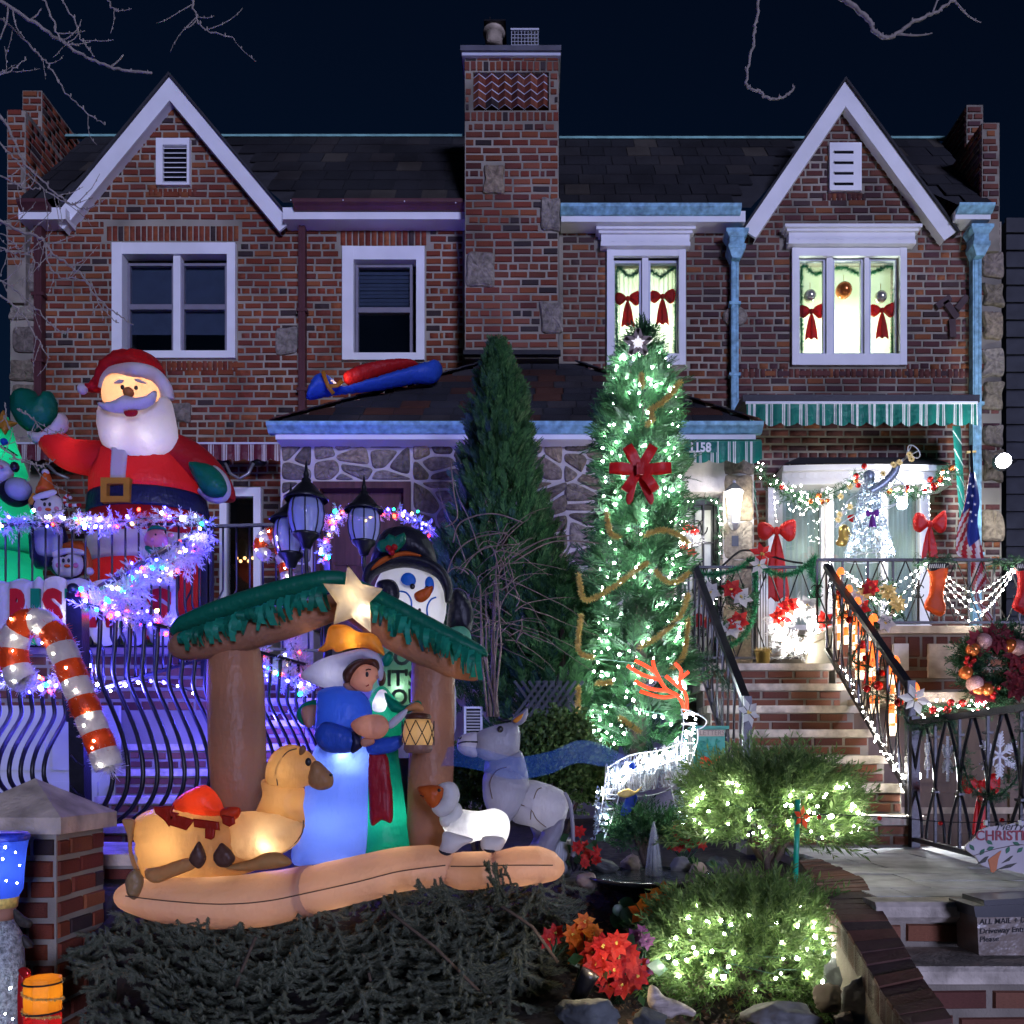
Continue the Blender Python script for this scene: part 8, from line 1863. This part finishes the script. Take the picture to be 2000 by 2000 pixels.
# mailbox
MBX=thing('mailbox','green cast metal letter box beside the stair rail with red bow','mailbox',tuple(P(1378,1510,5.2)));md=5.2;M_MBX=mat('verdigris',(.03,.26,.19),.5,var=.3,scale=14,bump=.3)
MB().pbox(1362,1416,1424,1505,md,0,.16).build('body',M_MBX,MBX);MB().pbox(1354,1422,1418,1424,md,-.03,.19).build('top',M_MBX,MBX);MB().pbox(1332,1360,1432,1502,md,.03,.14).build('side_pilaster',M_MBX,MBX)
for k in range(3):MB().pbox(1345+k*4,1347.5+k*4,1436,1498,md,.022,.03).build('flute',bpy.data.materials['cream_door'],MBX)
MB().pbox(1361,1414,1425.5,1438,md,-.012,0).build('name_plate',mat('plate_tan',(.42,.34,.26),.5),MBX);text('lettering','LETTERS',P(1366,1436,md-.013),.043,mat('plate_letters',(.20,.15,.11),.5),MBX,.001,0,sx=.95)
r_=MB()
for k in range(26):c=P(random.uniform(1368,1410),random.uniform(1446,1490),md-.004);r_.ell(c,(random.uniform(.008,.02),.008,random.uniform(.006,.015)),8,5)
r_.build('relief',M_MBX,MBX,True,kind='stuff')
bow_('ribbon_bow','orange red bow at the foot of the green letter box',1393,1488,4.95,52,26,12,fab('orange_bow',(.75,.07,.02),.3))
# wire reindeer
RD=thing('wire_reindeer','lit white wire reindeer with red antlers behind the fountain','reindeer',tuple(P(1260,1640,4.9)));rd=4.9
def wire(q,dy=0,r=.0035,m=M_WIRE,nm='wire'):return MB().tube(path(q,rd+dy,4),r,4).build(nm,m,RD)
for dy in(-.11,.11):
 for q in([(1185,1500),(1230,1475),(1290,1465),(1330,1450)],[(1182,1550),(1240,1556),(1300,1545),(1345,1505)],[(1185,1515),(1250,1505),(1335,1480)],[(1330,1450),(1335,1410),(1330,1385)],[(1345,1500),(1362,1450),(1362,1425)],[(1330,1385),(1352,1390),(1378,1405),(1376,1418),(1362,1425)]):wire(q,dy)
 for q in([(1184,1510),(1178,1560),(1163,1640)],[(1212,1530),(1205,1570),(1180,1640)],[(1310,1535),(1318,1580),(1305,1640)],[(1338,1510),(1342,1570),(1322,1640)],[(1163,1640),(1180,1640)],[(1305,1640),(1322,1640)]):wire(q,dy*.7)
for k in range(9):
 f=k/8;px=1185+150*f;t_=1495-48*f;b_=1558-32*f;MB().tube([Vector((X(px,rd),rd+.12*math.cos(a),(Z(t_,rd)+Z(b_,rd))/2+(Z(t_,rd)-Z(b_,rd))/2*1.1*math.sin(a)))for a in np.linspace(0,6.283,13)],.0035,4).build('hoop',M_WIRE,RD)
for k in range(6):f=k/5;px0,px1,py=1333-3*f,1350+14*f,1490-95*f;MB().tube([Vector(((X(px0,rd)+X(px1,rd))/2+(X(px1,rd)-X(px0,rd))/2*math.cos(a),rd+.09*math.sin(a),Z(py,rd)))for a in np.linspace(0,6.283,11)],.0035,4).build('hoop',M_WIRE,RD)
for k in range(5):
 for lx0,lx1 in((1184,1166),(1340,1326)):f=k/5;c=P(lx0+(lx1-lx0)*f+10,1540+95*f,rd);MB().tube([c+Vector((.026*math.cos(a),-.075+.03*math.sin(a),0))for a in np.linspace(0,6.283,9)],.003,4).build('hoop',M_WIRE,RD)
for k in range(46):
 f0=random.random();a0=random.uniform(2.6,6.8);qs=[]
 for j in range(6):f1=min(1,max(0,f0+(j-2.5)*.05));a1=a0+j*.35*random.choice((-1,1));hz=(Z(1495-48*f1,rd)-Z(1558-32*f1,rd))/2;qs.append(Vector((X(1185+150*f1,rd),rd+.12*math.cos(a1),(Z(1495-48*f1,rd)+Z(1558-32*f1,rd))/2+hz*1.1*math.sin(a1))))
 MB().tube(qs,.0026,4).build('wire',M_WIRE,RD)
M_ANT=mat('antler_red',(.70,.03,.01),.4,emit=(1,.07,.02),es=1.4)
for dy,q in((-.06,[(1338,1388),(1325,1360),(1300,1345),(1280,1310),(1275,1290)]),(-.06,[(1310,1350),(1270,1345),(1240,1330)]),(-.06,[(1290,1328),(1255,1318),(1225,1300)]),(-.06,[(1283,1315),(1260,1300),(1240,1290)]),(.08,[(1342,1388),(1340,1360),(1328,1335),(1330,1310),(1318,1295)]),(.08,[(1336,1350),(1318,1335),(1300,1320)]),(.08,[(1330,1325),(1345,1312)]),(.02,[(1322,1358),(1292,1362),(1250,1350)])):MB().tube(path(q,rd+dy,4),.011,6).build('antler',M_ANT,RD,True)
bp2=[]
for k in range(46):f=random.random();bp2.append(P(1185+150*f,(1500-50*f)+random.uniform(0,34),rd-.12))
for k in range(30):f=random.random();bp2.append(P(1336+random.uniform(-2,22)+4*f,1490-100*f,rd-.09))
for k in range(16):bp2.append(P(random.choice((1172,1180,1185,1330,1336))+random.uniform(-6,6),random.uniform(1540,1635),rd-.09))
for lx in(1172,1186,1328,1338):
 for dy in(-.08,.06):n_=90;f_=RNG.uniform(0,1,n_);V,Fa=inst(np.array([(-.5,0,0),(.5,0,0),(.1,0,1),(-.1,0,1.0)]),np.array([(0,1,2,3)]),np.stack([X(lx-10*f_,rd)+RNG.uniform(-.012,.012,n_),rd+dy+RNG.uniform(-.012,.012,n_),Z(1535+105*f_,rd)],1),RNG.normal(size=(n_,3)),RNG.uniform(.008,.02,n_));npmesh('leg_glitter',V,Fa,M_GLIT,RD,kind='stuff')
bulbs(RD,bp2,[M_WHITE_L,M_COOL_L],.009)
pillow('gold_bow',[(1205,1550),(1225,1540),(1240,1545),(1255,1535),(1240,1552),(1220,1558)],rd-.16,4,L_GLD,RD)
n=700;f=RNG.uniform(0,1,n);pos=np.stack([X(1185,rd)+(X(1335,rd)-X(1185,rd))*f,rd+RNG.uniform(-.1,.1,n),Z(1515,rd)+.10*f+RNG.uniform(-.06,.06,n)],1);V,Fa=inst(np.array([(-.5,0,0),(.5,0,0),(.1,0,1),(-.1,0,1.0)]),np.array([(0,1,2,3)]),pos,RNG.normal(size=(n,3)),RNG.uniform(.01,.025,n));npmesh('glitter',V,Fa,M_GLIT,RD,kind='stuff')
STREAK=thing('blue_streak','sheer blue strip standing in for the blurred blue streak across the donkey','ribbon',tuple(P(1200,1500,4.5)));M_STREAK=sheer('streak_gauze',(.04,.20,.75),.22)  # sheer strip is a stand-in shape for a blurred streak of blue light
q=cr([P(820,1500,4.18),P(870,1478,4.15),P(930,1482,4.1),(P(1000,1500,4.1)),P(1070,1490,4.2),P(1130,1468,4.4),P(1190,1480,4.6),P(1235,1495,4.72)],8);mb=MB();w_=np.interp(np.linspace(0,1,len(q)),[0,.2,.5,.8,1],[.03,.05,.055,.06,.02]);V=[]
for i,c in enumerate(q):V+=[(c[0],c[1]+.02*math.sin(i*.7),c[2]-w_[i]),(c[0]+.01,c[1]-.02*math.sin(i*.7),c[2]+w_[i])]
mb.add(V,[(2*i,2*i+2,2*i+3,2*i+1)for i in range(len(q)-1)]).build('gauze',M_STREAK,STREAK,True);MB().ell(P(1235,1496,4.74),.02,8,6).build('knot',C_BLUE,STREAK,True)
pillow('ribbon_tail',[(1222,1560),(1235,1545),(1245,1560),(1228,1590),(1212,1590)],4.75,4,C_BLUE,STREAK)
# decorated tree: lights, tinsel, bow, star
TL_=thing('string_lights','cool white string lights wound round the tall decorated tree','string lights',tuple(P(1245,1480,5.8)))
hs,rs=[v[0]for v in TRP],[v[1]for v in TRP];B0,T0=np.array(P(1245,1500,6.2)),np.array(P(1254,655,6.2))
def tsurf(t,a,k=1.0):r=float(np.interp(t,hs,rs))*k+.07;c=B0+(T0-B0)*t;return Vector((c[0]+math.cos(a)*r,c[1]+math.sin(a)*r,c[2]))
cdp=[tsurf(t,-t*62,.96)for t in np.linspace(.06,.95,260)];MB().tube(cdp,.0035,4).build('cord',M_CORD,TL_)
pt=[]
while len(pt)<240:
 t=random.uniform(.05,.97);a=random.uniform(math.pi*1.02,math.pi*1.98)
 if random.random()<np.interp(t,hs,rs)/.5+.25:pt.append(tsurf(t,a,1.02))
bulbs(TL_,pt,M_TREE_L,.0125)
gt=thing('gold_tinsel_garland','gold tinsel garland spiralling round the decorated tree','tinsel',tuple(P(1245,1480,5.7)))
for q in([(1330,745),(1300,780),(1270,800)],[(1252,730),(1255,755)],[(1270,800),(1275,820),(1262,830)],[(1185,1000),(1192,1040),(1210,1050)],[(1260,1045),(1290,1035),(1320,1042),(1345,1060)],[(1130,1120),(1140,1170),(1165,1165),(1200,1145),(1240,1115),(1265,1100)],[(1280,1115),(1300,1135),(1325,1135),(1345,1118)],[(1135,1200),(1130,1270),(1160,1285)],[(1250,1265),(1290,1240),(1330,1200),(1345,1160)],[(1345,1210),(1335,1280),(1310,1305)],[(1165,1335),(1195,1332)],[(1210,1400),(1250,1430)],[(1130,1340),(1128,1400)]):
 p=path(q,5.76);tinsel('tinsel',p,.026,4600,L_GLD,gt,.002)
TBW=thing('ribbon_bow','six-loop red ribbon bow on the front of the decorated tree','bow',tuple(P(1250,915,5.62)))
for a,l in((60,34),(120,34),(178,40),(2,40),(235,34),(305,34)):
 e=Vector((math.cos(math.radians(a)),0,math.sin(math.radians(a))));L=U(l*1.5,5.55);s=Vector((-e.z,0,e.x))*U(9,5.55);c=P(1250,918,5.6);pts=[c,c+e*L*.6+Vector((0,-.05,0)),c+e*L+Vector((0,-.035,0)),c+e*L*1.02+Vector((0,-.005,0)),c+e*L*.6+Vector((0,.02,0)),c];V=[]
 for p in pts:V+=[p-s,p+s]
 MB().add(V,[(2*i,2*i+1,2*i+3,2*i+2)for i in range(5)]).build('loop',C_BOW,TBW,True)
for k in(-1,1):pillow('bow_tail',[(1250,930),(1250+k*26,965),(1250+k*24,985),(1250+k*14,978),(1245,935)],5.62,3,C_BOW,TBW,1,2)
MB().box(X(1243,5.55),X(1257,5.55),5.53,5.58,Z(928,5.55),Z(905,5.55)).build('knot',C_BOW,TBW)
SDp=5.9;TS=thing('tree_star','silver framed star with frosted centre on top of the decorated tree','star',tuple(P(1246,700,5.9)));sp=[(1246+(27 if k%2==0 else 11)*math.sin(k*math.pi/5),670-(27 if k%2==0 else 11)*math.cos(k*math.pi/5))for k in range(10)]
for k in range(10):MB().bar(P(*sp[k],SDp),P(*sp[(k+1)%10],SDp),.016,.03).build('frame_bar',mat('pewter',(.25,.2,.17),.4,.6)if 'pewter' not in bpy.data.materials else bpy.data.materials['pewter'],TS)
pillow('panel',[(1246+(a-1246)*.86,670+(b-670)*.86)for a,b in sp],SDp,4,mat('star_lit',(.85,.80,.76),.4,emit=(1,.95,.9),es=.55),TS,.6,0);MB().tube([P(1246,690,SDp),P(1250,760,6.1)],.006,5).build('stem',M_BLACK,TS)
# lights on junipers
def onmound(label,c,r,n,th):
 c=Vector(c);pts=[]
 for k in range(n):a=random.uniform(math.pi*1.05,math.pi*1.95);z=random.uniform(*th);q=math.sqrt(max(0,1-z*z));pts.append(c+Vector((math.cos(a)*q*r[0]*1.12,math.sin(a)*q*r[1]*1.25,z*r[2]*1.1)))
 pts.sort(key=lambda v:(round(v.z/.08),v.x));t=thing('string_lights',label,'string lights',c-Vector((0,0,r[2])));MB().tube([c+(Vector(v)-c)*.86 for v in cr(pts,3)],.002,4).build('cord',M_CORD,t);bulbs(t,pts,M_JUN_L,.0105);return t
onmound('warm white lights strung over the upper juniper',P(1508,1585,4.3),(.39,.29,.23),64,(-.42,.6));onmound('warm white lights strung over the lower juniper',P(1465,1850,3.5),(.37,.27,.20),60,(-.45,.85))
# door garland
greens('lit garland round the arched glass door',[(1338,1180),(1334,1080),(1336,1000),(1352,980),(1380,976),(1400,985),(1405,1040),(1404,1110),(1400,1180)],8.6,.055,130,44,.010);wreath('small lit wreath with red bows on the arched door',1345,1050,8.62,18,.07,200,L_FROST,[('r',1.0,1),('r',4.2,1.3),('r',4.9,1.6),('r',1.8,1.1)],14)
GPT=thing('gold_pot','small gold pot with tinsel on the stair landing','pot',tuple(P(1492,1298,7.3)));MB().lathe([(.001,0),(.055,0),(.062,.10),(.066,.10),(.06,.095),(.001,.09)],P(1490,1296,7.3),18).build('pot',M_GOLD,GPT,True);tinsel('tinsel',[P(1476,1272,7.3),P(1490,1270,7.25),P(1504,1272,7.3)],.035,3000,L_GLD,GPT,.002)
# decorations inside the lit windows
def wgar(label,pts):p=path(pts,D+.11);g=thing('window_garland',label,'garland',p[0]);tinsel('tinsel',p,.04,1800,L_TIN,g,.003);MB().tube(p,.004,4).build('cord',M_CORD,g)
wgar('green tinsel frame inside the left lit window',[(1205,690),(1204,600),(1206,525),(1230,540),(1260,522),(1290,540),(1320,525),(1320,600),(1319,690)]);wgar('green tinsel frame inside the right lit window',[(1566,690),(1565,600),(1567,520),(1590,535),(1615,528),(1648,522),(1680,535),(1710,530),(1747,522),(1746,600),(1744,690)])
for q,l in(((1226,582),'red bow inside the left pane of the left lit window'),((1294,578),'red bow inside the right pane of the left lit window'),((1585,607),'red bow inside the left pane of the right lit window'),((1723,605),'red bow inside the right pane of the right lit window')):bow_('window_bow',l,q[0],q[1],D+.10,50,56,17,fab('bow_glow_red',(.62,.05,.02),.5)if 'bow_glow_red' not in bpy.data.materials else bpy.data.materials['bow_glow_red'])
for q,r,m,l in(((1648,567),16,M_COPB,'large copper ornament hanging in the middle pane of the right lit window'),((1582,578),12,M_SILV,'silver ornament above the left bow of the right lit window'),((1720,580),12,M_SILV,'silver ornament above the right bow of the right lit window')):
 t=thing('window_ornament',l,'ornament',tuple(P(q[0],q[1]+r,D+.10)));MB().ell(P(*q,D+.10),U(r,D),16,12).build('ball',m,t,True);MB().tube([P(q[0],q[1]-r,D+.10),P(q[0],q[1]-r-14,D+.10)],.004,4).build('hanger',M_GOLD,t)
 # -- bare street trees
L_BR=mat('pale_bark',(.27,.235,.21),.8,var=.25,scale=40,bump=.4,bscale=90)
TR1=thing('bare_tree','bare tree at the left edge with pale twigs over the left house','tree',(-3.6,4.0,0))
MB().tube([(-3.6,4.0,0),(-3.62,4.0,2),(-3.55,3.95,4),(-3.4,3.9,6.5)],[.14,.12,.09,.05],12).build('trunk',L_BR,TR1,True)
def limb(t,pts,d,r0,r1,tw=3,seed=0,trunkpt=None):
 rg=random.Random(seed);p=path(pts,d,7);n=len(p)
 for i in range(1,n-1):p[i]=p[i]+Vector((rg.uniform(-1,1),0,rg.uniform(-1,1)))*.006
 MB().tube(p,list(np.linspace(r0,r1,n)),7).build('branch',L_BR,t,True);tb=MB()
 for k in range(tw):
  i=rg.randrange(1,n-1);b=p[i];dr=(p[min(i+1,n-1)]-p[i-1]).normalized();s=rg.choice((-1,1));ang=s*rg.uniform(.6,1.1);v=Vector((dr.x*math.cos(ang)-dr.z*math.sin(ang),rg.uniform(-.3,.3),dr.x*math.sin(ang)+dr.z*math.cos(ang)));L=rg.uniform(.05,.20);q=[b]
  for j in range(5):v=(v+Vector((rg.uniform(-.25,.25),0,rg.uniform(-.15,.3)))).normalized();q.append(q[-1]+v*L/5)
  tb.tube(q,list(np.linspace(r1*.9,r1*.45,6)),5)
  for j in(2,4):tb.ell(q[j]+Vector((.003,0,.003)),(.003,.003,.006),6,5)
 for i in range(2,n,4):tb.ell(p[i]+Vector((rg.choice((-1,1))*r0*.8,0,.004)),(.004,.004,.009),6,5)
 tb.build('twig',L_BR,t,True,kind='stuff')
bz=lambda q:zz(q,0,0,2.76);d4=3.9
for i,(q,r0,r1,tw)in enumerate([([(-60,-40),(130,90),(310,210),(470,310),(640,375),(820,392)],.011,.006,5),([(-60,60),(30,120),(190,270),(260,350),(340,480),(460,600),(560,670)],.007,.003,5),([(220,-40),(280,100),(320,200),(350,240)],.006,.004,3),([(330,-10),(400,110),(440,220),(510,305)],.005,.003,3),([(580,-20),(600,40),(640,60)],.004,.003,2),([(1030,-20),(1060,100),(1120,165),(1265,212)],.006,.003,6),([(-60,560),(40,680),(120,860),(230,980),(370,1090),(470,1130)],.009,.003,7),([(-60,700),(60,830),(160,950),(330,1080),(400,1100)],.006,.003,5),([(-60,900),(100,1000),(220,1020)],.005,.003,4),([(-60,1150),(100,1240),(230,1290),(290,1370),(430,1470),(520,1600),(640,1700),(720,1750)],.009,.003,8),([(240,1300),(260,1420),(320,1490),(480,1520),(540,1650),(640,1740)],.005,.0025,6),([(-60,1300),(60,1360),(150,1370),(210,1440)],.005,.0025,7),([(-60,1480),(80,1560),(190,1660),(330,1790),(380,1770)],.006,.0025,6),([(-60,1540),(80,1650),(160,1760),(220,1860),(270,1930)],.006,.0025,6),([(-60,420),(40,390),(140,320)],.004,.0025,3),([(-60,1220),(60,1300),(100,1340),(180,1360)],.004,.002,6)]):limb(TR1,bz(q),d4+.15*math.sin(i*2.2),r0*.8,r1*.8,tw,i)
for i,(q,r0)in enumerate([([(110,640),(180,680),(240,750),(330,800),(400,770)],.004),([(0,1070),(100,1150),(200,1190),(290,1210)],.005),([(330,1290),(410,1260)],.003),([(30,600),(40,720),(100,800),(180,840)],.003),([(60,950),(180,970),(260,1000),(350,960)],.003)]):limb(TR1,za_([(a,b-0)for a,b in q])if i!=1 else za_([(a,b-200)for a,b in q]),d4-.1,r0,.002,2,50+i)
for i,(a,b)in enumerate(((bz([(-60,560)])[0],5.2),(bz([(-60,1150)])[0],3.9),(bz([(-60,1480)])[0],3.3),(bz([(-60,-40)])[0],5.9),(bz([(-60,1300)])[0],3.6))):e=P(a[0],a[1],d4);MB().tube([Vector((-3.5,3.95,min(b,6.3))),(Vector((-3.5,3.95,b))+e)/2+Vector((0,0,.1)),e],[.03,.018,.009],7).build('limb',L_BR,TR1,True)
TR2=thing('bare_tree','overhanging bare tree branches with buds at the upper right sky','tree',(4.6,3.2,0));d5=3.6
MB().tube([(4.6,3.2,0),(4.6,3.2,3),(4.4,3.3,5.5)],[.16,.13,.08],12).build('trunk',L_BR,TR2,True);zr=lambda q:zz(q,1330,0,2.884)
MB().tube([Vector((4.4,3.3,5.5)),Vector((3.0,3.5,5.6)),P(1700,-180,d5),P(1480,-120,d5)],[.05,.035,.02,.012],8).build('limb',L_BR,TR2,True)
limb(TR2,zr([(440,-330),(455,-100),(420,120),(410,230),(370,450),(395,500),(450,520),(495,555),(590,545),(640,490)]),d5,.0065,.0045,0,71);limb(TR2,zr([(700,-300),(830,-80),(920,0),(1040,90),(1080,160),(1140,210),(1200,205),(1300,130),(1430,70),(1540,0),(1640,-80)]),d5,.011,.005,3,72)
# -- lit toy soldier drummer at the lower left
SO=thing('tinsel_drummer','lit tinsel drummer figure with blue mesh hat cut off by the left edge','figure',tuple(P(10,2080,3.45)));sod=3.45
M_BMESH=fab('blue_mesh',(.06,.14,.75),.6);M_SILVT=mat('silver_tinsel',(.40,.45,.47),.35,.4,var=.6,scale=60,bump=1,bscale=150);M_BLKT=mat('black_tinsel',(.03,.025,.02),.6,var=.5,scale=60)
def sl(name,rows,m,sm=True):return MB().loft([(X(cx,sod),sod,Z(y,sod),U(r,sod),U(r,sod)*.85)for y,cx,r in rows],24).build(name,m,SO,sm)
sl('hat',[(1752,-12,44),(1738,-12,52),(1700,-12,54),(1660,-12,58),(1640,-12,62),(1632,-12,60)],M_BMESH);sl('hat_rim',[(1642,-12,63),(1632,-12,65),(1626,-12,60)],mat('blue_tinsel',(.02,.04,.45),.4,var=.4,scale=60));sl('hat_band',[(1772,-12,42),(1752,-12,45)],L_GLD);sl('face',[(1800,-12,34),(1772,-12,40)],C_FLESH)
sl('body',[(2080,-12,46),(2000,-12,50),(1900,-12,56),(1830,-12,52),(1795,-12,34)],M_SILVT)
for q in([(28,1775),(45,1788),(62,1800),(58,1812),(42,1810),(30,1798)],[(45,1825),(60,1838),(64,1850),(48,1850)]):pillow('sleeve',q,sod-.12,8,M_BLKT,SO)
pillow('mitten',[(36,1895),(46,1888),(58,1895),(60,1906),(48,1912)],sod-.15,6,M_REDM,SO);pillow('trouser_stripe',[(36,1905),(48,1905),(50,2010),(36,2010)],sod-.12,5,C_RED,SO)
DR=thing('tinsel_drum','gold tinsel drum with red base lit from inside in front of the brick pier','drum',tuple(P(85,2080,3.3)));dc=P(84,1940,3.3);u_=U(1,3.3);C_DRM=fab('gold_mesh',(.75,.34,.03),.6)
MB().lathe([(34*u_,-36*u_),(35*u_,0),(34*u_,30*u_),(30*u_,32*u_),(.001,32*u_)],dc,8).build('shell',C_DRM,DR);MB().lathe([(34*u_,-100*u_),(34*u_,-37*u_),(30*u_,-36*u_)],dc,8).build('base',C_RED,DR)
for dz in(22,-34):MB().tube([dc+Vector((math.cos(a)*35.5*u_,math.sin(a)*35.5*u_,dz*u_))for a in np.linspace(0,6.283,25)],.004,5).build('hoop',M_BLKT,DR)
tinsel('tinsel',[dc+Vector((math.cos(a)*34*u_,math.sin(a)*34*u_,(24-5.5*a)*u_))for a in np.linspace(0,12.5,60)],.010,2600,L_GLD,DR,.0015)
lamp('inside_lamp',dc,.14,(1,.75,.35),.02,DR);lamp('inside_lamp',P(-12,1690,sod),.5,(.8,.9,1),.02,SO);lamp('inside_lamp',dc+Vector((0,0,-.13)),.15,(1,.6,.4),.02,DR)
bulbs(SO,[P(a,b,sod-.115)for a,b in((10,1655),(30,1665),(5,1678),(38,1690),(12,1720),(33,1725),(20,1930),(10,1980),(25,1990))],M_COOL_L,.006)
